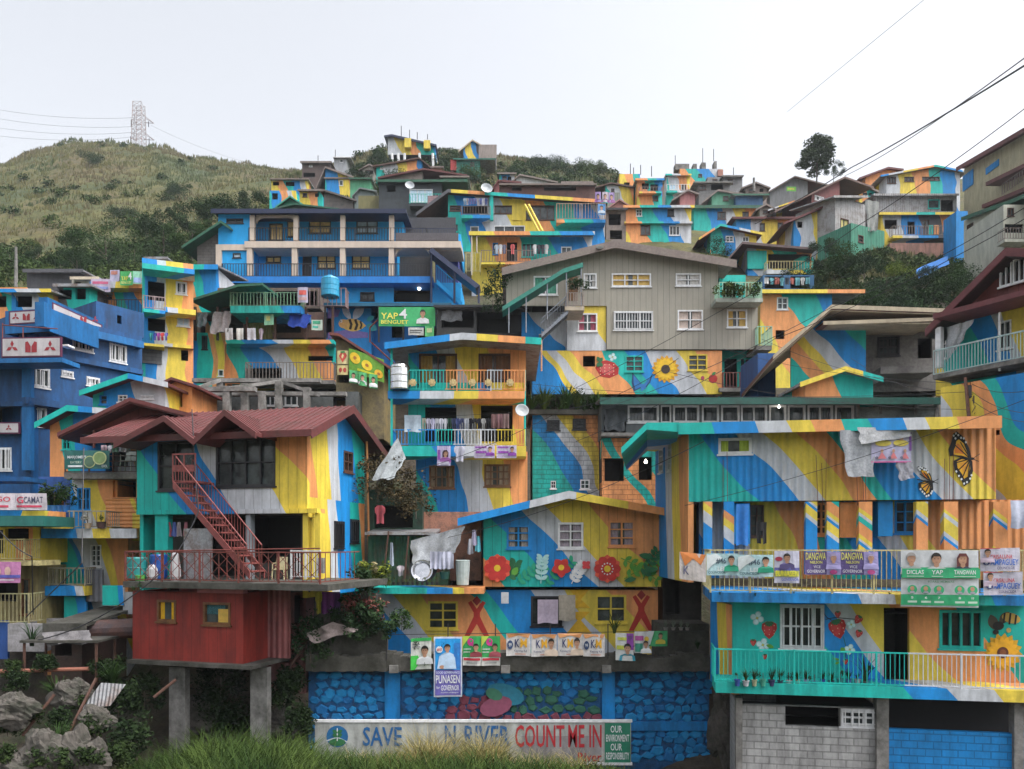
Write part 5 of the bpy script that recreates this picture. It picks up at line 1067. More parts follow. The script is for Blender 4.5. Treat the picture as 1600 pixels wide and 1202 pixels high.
# ================================================================ houses behind/right of it
h=H('narrow tall house with a railed balcony and lattice wall right of the dark blue building',222,408,302,604,43,44,dep=6,wins=[(231,440,257,470,'o'),(275,441,292,460,'g',2,1,PANEB),(231,496,258,518,'o'),(277,491,296,510,'w',2,1,SKY_REFL),(283,547,294,564,'o')],m=dict(stops=[(-1,'t'),(.35,'b'),(1.0,'w'),(1.5,'y'),(2.4,'o'),(4.2,'t')],slope=.06,wig=.16),foot=2,balc=[(224,463,258,484,489,1.2,'v' and rust((.4,.3,.3),(.2,.15,.15)))],name='tall_house',group=None)
h.slab(222,416,304,424,-1.3,0,mural([(0,'t'),(1,'b'),(1.7,'w'),(2.6,'y'),(4,'o')],0,wig=.1),'roof_band'); h.slab(256,482,306,490,-1,0); h.box('lattice',219,543,253,568,-.08,-.01,paint((.16,.17,.18),'block')); h.slab(220,537,256,541,-.9,0,paint('y'),'ledge'); h.slab(254,538,302,543,-.3,0)
for i,(c,nm) in enumerate((((.02,.25,.25),'teal'),((.05,.06,.3),'blue'),((.3,.05,.25),'magenta'),((.5,.05,.05),'red'),((.1,.1,.35),'navy'))): garment('shirt',236+i*6,520,6,12,42.4,c,'%s shirt on the line under the dark opening of the narrow tall house'%nm,'shirt','washing on the narrow tall house')
h=H('steep teal and blue painted wall with a sloping roof next to the grey block shed',285,418,338,470,50,dep=5,m=dict(stops=[(0,'o'),(.8,'t'),(1.6,'b'),(3,'w')],slope=.3,wig=.4),roof=('s',-3,414,2,dict(rise=1.,fh=.3)),name='small_house')
h=H('small house with striped fabric wall and campaign sheets on its parapet',142,448,222,500,47,dep=5,wins=[(151,464,159,471,'o'),(167,460,175,468,'o')],m=dict(off=.1,per=3.4,slope=.1,seq='ototb'),name='small_house',foot=3)
h.slab(140,440,224,450,-.8,0,mural(None,0,off=.3,per=5)); h.rail(142,468,222,492,-.7,.2,IRON)
poster(142,436,172,456,46,(.45,.38,.5),[('r',(.5,.1,.2),.1,.2,.9,.4),('r',(.2,.25,.5),.1,.6,.9,.8)],'faded pink and blue campaign sheet on the parapet, left of the green one',group='campaign sheets on the hill parapet')
poster(188,424,208,446,46,(.05,.35,.10),[('t',(.65,.6,.08),'YAP',.08,.35,.6,.65),('t',WH,'4',.62,.08,.92,.6),('t',(.6,.6,.2),'BENGUET',.1,.72,.9,.9)],'small green campaign sheet with a white four on the hill parapet',group='campaign sheets on the hill parapet')
poster(172,422,187,440,46.2,(.42,.40,.55),[('r',(.5,.2,.15),.1,.1,.8,.4)],'crumpled lilac sheet on the hill parapet behind the green one',group='campaign sheets on the hill parapet')
poster(208,424,222,444,46,(.25,.55,.40),[('r',(.3,.4,.7),.1,.5,.9,.9)],'mint green sheet on the hill parapet right of the one with a four',group='campaign sheets on the hill parapet')
H('flat roofed little house with grey mesh wall and orange-teal end, below the forked tree',42,424,125,456,50,dep=5,m=dict(stops=[(0,'n'),(4.6,'o'),(6,'t'),(7.5,'b')],slope=0.1,wig=.2),roof=('s',-6,421,4,dict(rise=.4,fh=.2)),name='small_house',foot=3)
H('low hut with tin roof and pale wall right below the power tower hill',228,404,258,418,48,dep=4,m=paint((.35,.38,.38)),roof=('s',-3,402,4,dict(rise=.2,fh=.12,fmat=TIN)),wins=[(240,407,250,416,'w',2,1)],name='small_hut',foot=4)
H('cluttered low shack with patched walls above the dark blue building',18,455,75,500,44,dep=5,m=dict(off=.2,per=5),roof=('s',-20,452,4,dict(rise=.6,fh=.18)),wins=[(25,462,50,480,'o')],name='shack',foot=3)
H('grey wooden stair shack with green netting beside the fabric walled house',85,446,140,492,45,dep=4,m=dict(stops=[(0,'n'),(1,'t'),(3,'n')],slope=.3),roof=('s',-2,444,2,dict(rise=.5,fh=.15,fmat=TIN)),wins=[(92,452,112,468,'o'),(118,450,134,468,'o')],name='shack',foot=4)
H('pale shack with tiny porch to the left of the striped house',112,436,142,452,48,dep=4,m=paint((.45,.42,.36)),roof=('s',-2,433,12,dict(rise=.5,fh=.15,fmat=CREAM)),wins=[(116,440,126,451,'o')],name='shack',foot=4)
H('rust coloured low roof shack at the far left edge',-40,452,34,500,47,dep=4,m=dict(off=.5,per=5),roof=('s',-2,450,8,dict(rise=.5,fh=.15,fmat=paint('o'))),wins=[(-10,462,10,480,'o')],name='shack',foot=4)
# slum tier with green deck
F=Fr(302,48,530,48,base=600); h=House('terraced_house','cluttered terraced house with green roofed deck over long painted band wall','house',F)
h.mural([(302,560,'t'),(325,560,'o'),(352,560,'t'),(385,560,'b'),(412,540,'w'),(440,540,'y'),(480,540,'o'),(495,510,'t')],slope=.6,wig=.3)
h.block(302,520,352,604,5,[(316,525,324,546,'k',2,2),(341,578,349,588,'w',1,1)],name='left_tower',mat=mural([(F.at(302,560)[0],'b'),(F.at(306,560)[0],'t'),(F.at(326,560)[0],'o'),(F.at(334,560)[0],'y'),(F.at(346,560)[0],'o')],.0,wig=.15))
h.block(352,535,522,600,5,[(382,575,440,595,'o'),(481,556,520,564,'o')],y=.2); h.slab(352,531,522,537,-.8,.2,name='band')
h.slab(380,594,522,600,-1.2,.2,CONC); h.rail(384,566,522,594,-1.15,.2,rust((.18,.16,.15),(.1,.09,.08)),r=.02)
h.block(302,488,520,528,5,[(312,492,380,520,'o'),(424,490,470,520,'o')],rust((.15,.08,.06),(.05,.04,.035),1),y=1.,name='deck_wall')
h.block(384,486,424,530,1,[],paint((.42,.35,.12),'rib',.4),y=.7,name='yellow_panel')
for px in (305,340,386,430,478,520): h.post(px,480,532,-.5,.13,BROWN)
GR=rust((.04,.22,.12),(.04,.10,.07),2); h.slab(360,478,470,489,-1.4,1,mural([(0,'t'),(6,'b')],0.3,wig=.3,dirt=.5)); h.rail(360,457,470,479,-1.35,.2,rust((.15,.30,.18),(.1,.15,.1)),r=.02); h.rail(470,450,540,480,-1.0,.25,rust((.3,.2,.2),(.15,.1,.1)),r=.02)
h.block(340,450,500,482,3,[(345,455,400,478,'o'),(430,455,495,478,'o')],rust((.14,.10,.07),(.05,.04,.035),1),y=1.2,name='upper_deck_wall')
m=MB(); A=F.P(298,467,-1.8);B=F.P(372,444,-1.8);C=F.P(410,442,-1.8)
for p_,q_ in ((A,B),(B,C)): m.hexa([(p_[0],-1.8,p_[2]-.15),(q_[0],-1.8,q_[2]-.15),(q_[0],3,q_[2]+.3),(p_[0],3,p_[2]+.3),(p_[0],-1.8,p_[2]),(q_[0],-1.8,q_[2]),(q_[0],3,q_[2]+.45),(p_[0],3,p_[2]+.45)])
h.part('green_roof',m,GREENR)
tarp([(332,488,47),(362,486,47),(358,518,46.8),(328,522,46.8)],'grey cloth sheet bundled on the terraced house deck',(.28,.26,.27),'cloth_sheet','sheet'); tarp([(307,490,47),(324,490,47),(322,510,47),(308,512,47)],'wire grey screen panel at the left end of the terraced house deck',(.2,.22,.24),'screen_panel','screen',sag=.02)
tarp([(452,490,47),(486,492,47),(480,512,46.8),(450,510,46.8)],'blue tarpaulin over the deck clutter',(.02,.06,.35)); 
poster(465,449,481,473,46.5,(.40,.38,.5),[('r',(.6,.1,.08),.15,.2,.85,.5),('r',(.5,.3,.3),.1,.65,.9,.85)],'pale campaign sheet on the deck railing left of the water tank')
poster(413,491,428,508,46.9,(.25,.55,.35),[('r',(.6,.6,.2),.2,.2,.6,.6)],'green and yellow sheet hanging over the yellow corrugated panel')
poster(487,500,504,516,46.9,(.5,.58,.5),[('r',(.05,.35,.2),.1,.1,.8,.4),('r',(.05,.4,.3),.1,.6,.6,.8)],'white and green sheet at the right of the deck clutter')
for i,(px,c,w_,k) in enumerate(((358,(.5,.5,.52),12,'towel'),(375,(.6,.6,.58),11,'towel'),(393,(.5,.5,.55),13,'towel'),(408,(.3,.25,.3),7,'shirt'))): garment(k,px,513,w_,18,46.8,c,'%s pale cloth from the left on the terraced house deck line'%ORD[i],'laundry','washing on the terraced house deck')
# water tank
def tank(px,py,D,r,hh,mat,label,n='water_tank'):
    m=MB(); m.lathe([(r*.98,0),(r,.05),(r*.98,hh*.25),(r,hh*.28),(r*.98,hh*.5),(r,hh*.53),(r*.98,hh*.78),(r,hh*.81),(r*.9,hh*.9),(r*.35,hh),(r*.3,hh*1.03)],n=20); return solo(n,m,mat,label,'water tank',W(px,py,D),smooth=False)
tank(516,464,47,.55,1.25,plain((.015,.28,.48),.4),'blue plastic water tank on the deck frame below the big blue building'); tank(625,610,32.6,.42,1.15,plain((.6,.6,.6),.18,1.),'shiny steel water tank on the upper balcony left end')
tank(1255,434,73,.95,1.9,plain('t',.4),'round teal water tank at the end of the yellow balcony on the right slope')
# bee wall and banner
F=Fr(510,49,700,49,base=560); h=House('bee_house','low blue house under the big blue building with a bumblebee painted on its wall','house',F)
h.mural([(510,500,'b')],slope=0,wig=0); h.block(510,478,580,540,4,[],y=0,foot=2); h.block(580,478,700,540,5,[(582,485,592,498,'o'),(612,510,632,528,'o'),(652,512,700,528,'o')],BLC,y=.8,name='right_wall',foot=2)
h.shed(505,474,705,6,rise=.6,o=1.,rmat=NAVY,fmat=paint((.01,.12,.22)),fh=.18)
bw=(.55,.6,.75)
h.art('bee_painting',[((.16,.12,.35),[(512,482),(532,484),(528,495),(512,498)]),((.18,.14,.4),[(512,520),(545,515),(575,520),(575,528),(512,530)]),(bw,leaf(548,500,26,5,-2.1)),(bw,leaf(552,500,30,7,-1.0)),((.70,.45,.12),leaf(530,507,42,10,0.05)),((.75,.42,.15),ell(537,506,8,7,14)),((.04,.025,.02),line([(546,499),(549,507),(547,515)],4)),((.04,.025,.02),line([(555,499),(558,508),(555,516)],4)),((.04,.025,.02),line([(563,502),(565,508),(563,514)],3)),(WH,ell(533,502,2,2.4,9)),(BLK,ell(532.5,502,1,1.2,8)),((.02,.3,.35),leaf(573,508,18,6,.4)),((.02,.3,.35),leaf(573,502,14,4,-.6))],-.012)
h.bars([((580,535,-.6),(620,572,-.6)),((578,512,-.6),(590,500,-.6)),((578,512,-.6),(578,535,-.6))],.05,RUSTR,'brace')
for px in (508,592,630,680): h.post(px,478,535,-1,.1,IRON)
poster(592,480,680,510,46.8,(.02,.30,.08),[('r',(.05,.42,.15),.45,0,.75,1),('t',(.75,.70,.10),'YAP',.04,.30,.34,.62),('t',WH,'4',.36,.10,.5,.60),('t',(.75,.70,.10),'BENGUET',.04,.68,.52,.88)]+bust(.78,.35,.16,2.9,WH),'wide green campaign banner with a large four and a person in white')
poster(638,512,662,524,46.8,(.5,.52,.5),[('r',(.1,.1,.1),.1,.3,.9,.45),('r',(.1,.1,.1),.1,.6,.8,.72)],'small white paper notice under the wide green banner')
poster(664,510,678,526,46.8,(.10,.45,.15),[('r',(.5,.6,.3),.2,.2,.8,.6)],'small green notice under the wide green banner, at its right end')
tarp([(682,484,47),(722,486,47),(722,502,47),(682,502,47)],'grey and rust sheet over the opening right of the wide green banner',(.25,.26,.28),sag=.05)
# dark rooms between 680 and 830
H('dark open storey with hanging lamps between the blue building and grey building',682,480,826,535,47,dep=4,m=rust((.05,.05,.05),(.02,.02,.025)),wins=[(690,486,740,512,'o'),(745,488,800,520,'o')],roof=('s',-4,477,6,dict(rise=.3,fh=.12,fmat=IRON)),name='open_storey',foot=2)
# striped house with strawberry cards
H('low house with printed fruit and sunflower panels behind the tarpaulin slope',525,540,600,600,42,dep=4,m=rust((.28,.22,.10),(.12,.10,.07)),wins=[(527,580,560,598,'o')],roof=('g',(515,520),(530,522),(612,575),dict(o=.8,fh=.12,rmat=BROWN,fmat=RUSTR)),name='market_shack',foot=3)
poster(527,548,544,569,41.3,(.60,.52,.25),[('p',(.45,.05,.03),[(.5,.9),(.15,.4),(.35,.15),(.75,.15),(.9,.4)]),('r',(.02,.2,.05),.3,.05,.7,.18)],'cream panel with one big strawberry')
poster(527,571,544,586,41.3,(.60,.50,.22),[('e',(.4,.05,.03),.3,.5,.15,.25),('e',(.4,.05,.03),.7,.5,.15,.25)],'cream panel with two small strawberries')
poster(545,544,600,580,41.2,(.12,.30,.02),[('e',(.75,.5,.02),.18,.35,.15,.24),('e',(.35,.14,.02),.18,.35,.05,.08),('e',(.75,.55,.02),.52,.5,.15,.22),('e',(.35,.14,.02),.52,.5,.05,.07),('e',(.7,.4,.02),.85,.7,.12,.18),('e',(.35,.12,.02),.85,.7,.04,.06),('r',(.45,.5,.02),.25,.75,.75,.85)],'bright green sheet printed with yellow sunflowers',dy=18)
for i,px in enumerate((546,560,577)): poster(px,578+i*3,px+13,598+i*4,41.1,(.08,.40,.14),bust(.5,.4,.16,.65,WH),'%s small green campaign sheet from the left under the sunflower sheet'%ORD[i],group='small green sheets',dy=2)
# concrete frame
F=Fr(270,39,540,39,base=650); h=House('unfinished_building','bare unfinished concrete beam and column frame above the red metal roof','structure',F); 
h.slab(265,604,398,611,-.2,.2,CONC,'beam'); h.slab(300,591,500,597,1.5,1.9,CONC,'beam'); h.slab(330,612,540,618,1.,1.4,CONC,'beam')
for px,y0,y in ((303,606,0),(355,604,0),(383,600,1),(436,597,1.1),(480,606,1.1),(345,592,1.7),(410,612,1)): h.post(px,y0,650,y,.34,CONC,'column')
m=MB()
for a_,b_ in (((355,607,0),(440,596,1.6)),((303,608,0),(345,594,1.6)),((440,597,1.6),(500,618,1.))): 
    p_=Vector(F.P(*a_));q_=Vector(F.P(*b_)); m.tube(p_,q_,.12,4)
h.part('beam',m,CONC)
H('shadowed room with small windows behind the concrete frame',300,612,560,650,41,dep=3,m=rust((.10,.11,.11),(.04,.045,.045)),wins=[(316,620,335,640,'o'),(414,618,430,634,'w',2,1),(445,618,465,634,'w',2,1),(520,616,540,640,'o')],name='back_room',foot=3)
# small houses below the blue building
fm=mural([(0,'t'),(1.3,'b'),(2,'w'),(3.5,'y'),(6,'o')],0,wig=.05)
H('small curved-roof house painted blue to orange, just below the dark blue building',145,600,258,650,35,35,dep=4,roof=('g',(124,611),(201,584),(262,598),dict(o=.7,fh=.22,rmat=REDROOF,fmat=fm)),wins=[(156,616,168,632,'b',1,2),(185,611,199,628,'w',2,2),(221,606,240,623,'g',3,1,PANEB)],m=dict(stops=[(0,'t'),(1,'b'),(2.2,'w'),(3.6,'y'),(4.8,'o')],slope=.3,wig=.2),name='small_house',foot=2)
H('teal roof-edged small house further left with pale fascia',78,648,165,720,32.5,dep=4,roof=('g',(54,661),(105,634),(178,640),dict(o=.7,fh=.22,rmat=REDROOF,fmat=mural([(0,'t'),(1,'b'),(1.6,'w'),(2.6,'y')],0,wig=.05))),wins=[(98,680,110,702,'t',2,2)],m=dict(stops=[(0,'o'),(.6,'t'),(1.2,'b'),(2.6,'w')],slope=.2,wig=.2),name='small_house',foot=2)
H('small red hip roof annex beside the concrete frame',258,602,300,640,36.5,dep=3,roof=('g',(240,604),(268,590),(312,604),dict(o=.4,fh=.1,rmat=REDROOF,fmat=REDROOF)),wins=[(262,608,285,636,'o')],m=paint('o'),name='annex',foot=2)
# red gable open deck
F=Fr(110,31,300,31,base=745); h=House('red_gable_deck','open upper deck under a dark red gable roof left of the corner house','deck',F)
top=h.gable((90,677),(203,622),(330,655),6,o=.9,rmat=REDROOF,fmat=REDROOF,fh=.14,t=.2)
m=MB(); A=F.at(148,672);B=F.at(262,664);C=F.at(203,636); m.prism([A,B,(B[0],F.at(262,640)[1]),C,(A[0],F.at(148,662)[1])],0,.15); h.part('gable_wall',m,paint((.22,.05,.05),'plank',.2))
h.box('ceiling',120,676,300,680,-.1,5,rust((.10,.05,.04),(.06,.03,.03)))
h.slab(100,738,214,748,-.6,4,CONC); h.rail(102,704,214,740,-.5,.5,BROWN,True,4,'h'); 
h.block(120,680,300,742,.2,[(140,690,160,740,'o'),(175,690,200,730,'o')],mural([(0,'t'),(.8,'b'),(2,'w'),(3.4,'o')],.2,wig=.2),y=2.5,name='rear_wall')
for px in (147,): h.post(px,672,700,-.4,.07,RUSTR)
h.mural([(110,780,'b'),(122,780,'w'),(140,780,'y'),(165,780,'o')],slope=.25,wig=.15); h.block(110,748,175,830,3,[(121,763,141,797,'b',3,2,PANEB)],y=0,name='lower_wall'); h.block(175,745,216,778,2,[(176,747,213,777,'o')],paint('o'),y=-.1,name='dark_bay')
h.box('corrugated_screen',165,779,213,824,-.25,-.12,mural([(F.at(165,800)[0],'o'),(F.at(180,800)[0],'y'),(F.at(190,800)[0],'o'),(F.at(205,800)[0],'y')],.5,wig=.2,kind='hrib'))
h.box('corrugated_screen',207,802,250,845,-.3,-.2,mural([(F.at(200,800)[0],'y'),(F.at(225,800)[0],'w'),(F.at(238,810)[0],'b')],.8,wig=.1,kind='hrib'))
poster(100,704,171,733,30,(.02,.12,.11),[('t',WH,'MARJOMEL\'S',.08,.28,.5,.48),('t',(.5,.6,.5),'EATERY',.14,.58,.4,.7),('r',WH,.08,.8,.42,.9),('e',(.40,.45,.22),.58,.62,.13,.33),('e',(.08,.15,.10),.58,.62,.11,.28),('e',(.45,.5,.25),.8,.42,.15,.36),('e',(.2,.3,.12),.8,.42,.12,.3),('t',WH,'COOL',.85,.78,.97,.92)],'dark teal food banner with two round plates, on the open deck rail','banner',name='shop_banner')
# house with blue pots balcony
F=Fr(70,30,240,30,base=960); h=House('pot_balcony_house','painted house at lower left with blue pots along its rust-railed balcony','house',F)
sb=mural([(F.at(px,830,-1)[0],c) for px,c in ((60,'b'),(104,'w'),(131,'y'),(160,'w'),(205,'o'))],0.2,wig=.08,dirt=.5)
h.slab(64,826,213,841,-1.2,1,sb); h.rail(66,798,165,826,-1.15,.16,rust((.35,.33,.25),(.2,.12,.1)),True,3)
h.mural([(70,880,'o'),(76,880,'t'),(118,870,'b'),(125,870,'w'),(155,860,'y'),(170,860,'o')],slope=.35,wig=.15)
h.block(72,841,200,960,4,[(77,843,104,876,'o'),(142,852,158,885,'w',2,4)],y=.6,foot=3); h.box('orange_wall',48,815,77,878,-.6,.3,paint('o',dirt=.4))
h.block(60,745,112,830,3,[(70,770,100,800,'o')],paint((.03,.10,.35)),y=1.3,name='recess_wall')
s5=mural([(F.at(px,920,-1)[0],c) for px,c in ((70,'b'),(92,'w'),(104,'y'))],0.2,wig=.08,dirt=.5); h.slab(70,916,133,931,-.8,.6,s5); h.rail(76,887,133,916,-.75,.14,rust((.3,.28,.2),(.15,.1,.08)),True,2,r=.01)
h.box('tin_screen',45,890,74,955,-.2,-.1,paint((.24,.24,.24),'rib',.5)); h.box('grey_screen',133,890,160,940,-.3,-.2,paint((.20,.21,.25),'rib',.5)); h.box('teal_panel',160,915,193,946,-.8,-.7,mural([(F.at(150,930)[0],'t'),(F.at(184,930)[0],'b'),(F.at(192,930)[0],'w')],.2,wig=.1)); h.box('pale_panel',192,925,218,960,-.7,-.6,paint((.4,.42,.45)))
h.box('blue_door',100,932,135,970,-.3,-.2,mural([(F.at(100,950)[0],'t'),(F.at(112,950)[0],'b')],.2,wig=.1))
for i,(px,s) in enumerate(((76,.5),(85,.9),(94,.6),(103,1.0))): plant(px,801,28.9,s,'leafy plant in a blue pot on the balcony, %s from the left'%ORD[i],'leaf',150,G3 if i%2 else G1,'blue pots on the balcony',pot=((.01,.14,.45),.16,.26))
plant(137,826,28.7,.7,'thin bare flowering plant on the rust-railed balcony','leaf',40,leafmat((.3,.3,.3),(.4,.38,.35)),pot=((.4,.3,.2),.13,.2)); plant(158,826,28.7,.35,'small round dark pot at the right end of the rust-railed balcony','leaf',60,G2,pot=((.08,.04,.04),.17,.25))
# far left lower house
F=Fr(-60,28.5,75,28.5,base=1000); h=House('edge_house','painted house at the lower left edge with yellow railings and a teal awning','house',F)
h.mural([(-40,880,'y'),(28,880,'o'),(58,880,'y')],slope=.1,wig=.1); h.slab(-60,806,68,822,-1.6,.3,paint((.02,.16,.14),dirt=.3),'awning'); h.slab(-60,798,70,806,-1.,.3,mural([(0,'b'),(2,'y'),(3,'o')],0,dirt=.4)); 
h.block(-60,820,62,880,3,[(-40,828,5,865,'o'),(8,826,45,845,'o')],y=.3); h.rail(-60,842,38,876,-1,.1,YP,True,3,r=.01); h.slab(-60,876,60,884,-1.05,.3,YP)
h.block(-60,884,60,975,3,[(-30,890,28,940,'o'),(34,905,46,960,'v',1,1)],paint((.40,.33,.14),dirt=.5),y=.3,name='lower_wall',foot=1); h.rail(-60,927,45,975,-.9,.14,rust((.4,.38,.2),(.2,.15,.1)),True,2,r=.01)
h.slab(-60,745,40,752,-.3,1,DB,'upper_slab'); h.box('blue_sheet',-60,970,12,1030,-.8,-.7,paint((.02,.08,.30)))
for i,(a_,b_,t_,c_) in enumerate(((-25,24,'JAGO',(.5,.03,.06)),(24,40,'G',(.5,.05,.1)),(33,73,'CAMAT',(.05,.05,.1)))): poster(a_,771,b_,797,27.2,(.55,.5,.55),[('t',c_,t_,.12,.2,.85,.6),('r',(.5,.05,.1),.1,.72,.8,.85)],'%s pink and white campaign sheet from the left on the edge house rail'%ORD[i],group='pink sheets at the left edge')
poster(-20,878,33,911,27.2,(.5,.2,.4),[('e',(.6,.4,.35),.3,.45,.1,.22),('e',(.6,.4,.35),.6,.45,.1,.22),('r',(.1,.1,.4),0,.62,1,.76),('r',WH,.3,.84,.8,.88)],'magenta and purple patterned banner under the yellow railing at left')
# flat shed roofs near the cliff
H('low concrete shed with mossy flat roof on the cliff edge at lower left',80,985,128,1035,27,dep=3,m=rust((.10,.06,.05),(.05,.035,.03)),roof=('s',-12,975,6,dict(rise=.3,fh=.3,rmat=DCONC,fmat=DCONC,o=.6)),wins=[(86,995,112,1025,'o')],name='concrete_shed',cat='shed',foot=1)
H('long white concrete trough wall at the cliff edge, far left',12,975,70,1005,27.3,dep=2,m=rust((.32,.31,.33),(.12,.12,.11),1.5),name='trough_wall',cat='wall',foot=.3)
G='houses on the upper hillside'
def M(off=0,per=8,slope=.4,seq='tbwyo',**k): return dict(off=off,per=per,slope=slope,seq=seq,wig=.22,**k)
ob=lambda p='o':paint(p)
def shed(r,f=.25,rm=TIN,fm=None,o=.6,**k): return dict(rise=r,fh=f,rmat=rm,fmat=fm,o=o,**k)
RUS=rust((.24,.19,.17),(.12,.10,.09),2)
# --- centre
h=H('long two storey painted house with a full washing balcony, just above the gabled grey building',700,300,945,382,74,dep=8,m=M(.02,11),roof=('g',(650,333),(700,296),(950,313),dict(o=.9,fh=.3,rmat=BROWN,fmat=mural([(-6,'n'),(-.2,'y'),(1,'o'),(2.5,'t'),(5,'b'),(7.5,'y'),(11,'o'),(13.5,'t')],0))),wins=[(703,303,720,330,'n',2,2),(723,302,762,334,'o'),(773,306,801,334,'n',3,1),(822,305,866,344,'n',4,1),(708,350,716,362,'t',1,1),(735,354,748,366,'w',1,1),(772,353,820,366,'w',3,1)],name='long_house',foot=3,group=G,balc=[(721,322,766,336,341,1.,RUS),(870,318,946,343,348,1.2,rust((.5,.35,.25),(.3,.2,.15)))])
h.post(768,302,345,-.6,.35,paint('t')); h.box('yellow_panel',800,306,816,344,-.1,-.01,mural([(0,'y'),(27,'w')],.1)); h.bars([((820,320,-.9),(842,362,-1.8)),((826,320,-.9),(848,362,-1.8))],.12,paint('y'),'stair')
h=H('yellow edged painted house with clothes by its blue door, above the grey gable',737,368,925,440,64,dep=8,m=M(.78,13,.5,'otbwy'),roof=('s',-4,362,4,dict(rise=.5,fh=.3,o=1.)),wins=[(770,380,778,398,'b',1,2),(792,378,808,408,'o'),(815,380,836,402,'t',3,1),(877,386,893,400,'w',2,1)],name='painted_house',foot=3,group=G,balc=[(752,391,860,410,413,.9,RUS)])
h.bars([((737,365,-.9),(737,430,-.9)),((745,365,-.9),(745,395,-.9))],.06,CREAM,'post'); h.rail(728,395,750,425,-.9,.3,YP,r=.02)
H('dark side annex with teal stair between the blue building and the long painted house',592,284,690,334,86,dep=7,m=rust((.04,.05,.06),(.02,.025,.03)),wins=[(640,296,676,316,'w',3,1,SKY_REFL),(604,290,618,300,'o')],roof=('s',-4,281,40,dict(rise=.5,fh=.25,rmat=GREENR,fmat=GREENR)),name='annex',group=G,balc=[(640,303,690,318,322,1.,paint('t'))])
H('pink walled small block with planted ledge left of the long painted house',668,306,700,372,78,dep=4,m=paint((.35,.22,.24),'block'),wins=[(676,314,690,326,'w',2,2)],name='pink_block',foot=2,group=G)
h=H('orange and teal two storey house with cream windows, in the centre right of the hillside',978,326,1080,384,84,dep=7,m=M(.9,9,.5,'otbwy'),roof=('s',-4,321,5,dict(rise=.4,fh=.25)),wins=[(994,327,1003,338,'w',2,2),(1043,327,1053,338,'k',2,2),(1001,352,1016,367,'n',2,1),(1046,353,1062,368,'w',3,1)],name='two_storey_house',group=G,foot=2); h.slab(976,346,1082,349,-.4,0,name='string_course')
H('cluttered dark lean-to house between the campaign sheets and the orange teal house',947,328,978,382,84,dep=5,m=RUS,wins=[(951,334,970,352,'o'),(953,360,972,374,'o')],roof=('s',-3,325,3,dict(rise=.3,fh=.2,fmat=IRON)),name='lean_to_house',group=G)
H('long house with two square windows and striped bands, right of the orange and teal house',1084,324,1187,352,95,dep=6,m=M(.02,9,.35),wins=[(1121,331,1134,343,'n',2,1),(1160,331,1170,342,'n',2,1)],roof=('s',-6,321,7,dict(rise=.4,fh=.35,fmat=GREENR)),name='striped_house',group=G)
H('red eaved striped house with two windows below the long striped one',1150,343,1240,376,86,dep=6,m=M(.1,7,.2),wins=[(1187,349,1195,361,'n',1,1),(1215,348,1223,361,'n',1,1)],roof=('s',-6,339,10,dict(rise=.3,fh=.2,rmat=REDROOF,fmat=REDROOF)),name='striped_house',group=G)
H('teal and blue low house under a yellow-teal roof in front of the red eaved one',1110,356,1182,384,80,dep=6,m=M(.05,7,.2),wins=[(1134,368,1146,378,'w',2,2),(1160,370,1170,378,'w',2,1)],roof=('g',(1092,372),(1126,350),(1192,364),dict(o=.7,fh=.22)),name='low_house',group=G)
h=H('house with a wide dark veranda and yellow picket rail, above the yellow eave house',1168,384,1268,428,72,dep=7,m=M(.75,10,.8,'ytobw'),wins=[(1200,388,1266,420,'o')],roof=('g',(1130,412),(1160,378),(1276,388),dict(o=1.,fh=.2,fmat=rust((.12,.07,.07),(.06,.04,.04)))),name='veranda_house',group=G,balc=[(1198,408,1270,422,428,1.,YP)],foot=2); h.box('teal_panel',1168,392,1198,420,-.2,-.01,mural([(0,'t'),(2.2,'b')],.2))
H('open washing storey with a yellow ladder under the veranda house',1192,430,1272,454,66,dep=5,m=paint((.03,.14,.30)),wins=[(1195,432,1225,451,'o'),(1235,432,1265,451,'o')],name='washing_storey',group=G,foot=2)
h=H('blue, teal and white house with a long painted yellow eave right of the grey building',1188,460,1300,540,50,dep=6,m=M(.9,11,.6,'otbwy'),wins=[(1214,465,1231,484,'w',2,2),(1212,516,1226,530,'o')],roof=('s',-4,453,51,dict(rise=.4,fh=.22,fmat=mural([(0,'y'),(3.6,'o'),(6.4,'t'),(8,'b'),(10,'y')],0))),name='eave_house',group=G,foot=3)
H('small blue recessed house between grey building and cream eave house',1184,552,1212,616,41,dep=3,m=paint((.01,.09,.30)),wins=[(1208,560,1211,600,'o')],name='blue_recess',group=G)
# --- upper centre right
H('three storey narrow orange-edged house near the skyline centre right',996,282,1035,322,104,dep=5,m=M(.9,7,.5,'otbwy'),wins=[(1003,286,1014,296,'o'),(1016,288,1028,300,'o'),(1020,305,1028,314,'n',1,1)],roof=('s',-3,279,3,dict(rise=.3,fh=.25)),name='narrow_house',group=G,balc=[(999,292,1034,299,302,.8,RUS)])
H('blue walled house with rebar roof left of the three storey narrow one',968,272,1000,325,108,dep=5,m=M(.4,6,.4),wins=[(975,285,984,293,'o'),(974,300,984,309,'n',1,1)],name='narrow_house',group=G)
H('mint topped house with pale balcony boxes near the skyline',1042,275,1078,318,110,dep=5,m=M(.0,6,.3,'twoyt'),wins=[(1046,288,1056,297,'w',2,1,SKY_REFL),(1064,289,1072,297,'n',1,1)],roof=('s',-2,272,2,dict(rise=.2,fh=.2)),name='mint_house',group=G,balc=[(1042,288,1078,298,301,.7,WHITE)])
h=H('unfinished painted house with raw block posts at the very top right of centre',1062,264,1128,285,128,dep=6,m=M(.85,9,.8,'otbwy'),wins=[(1091,272,1097,277,'n',1,1)],name='unfinished_house',group=G,foot=4)
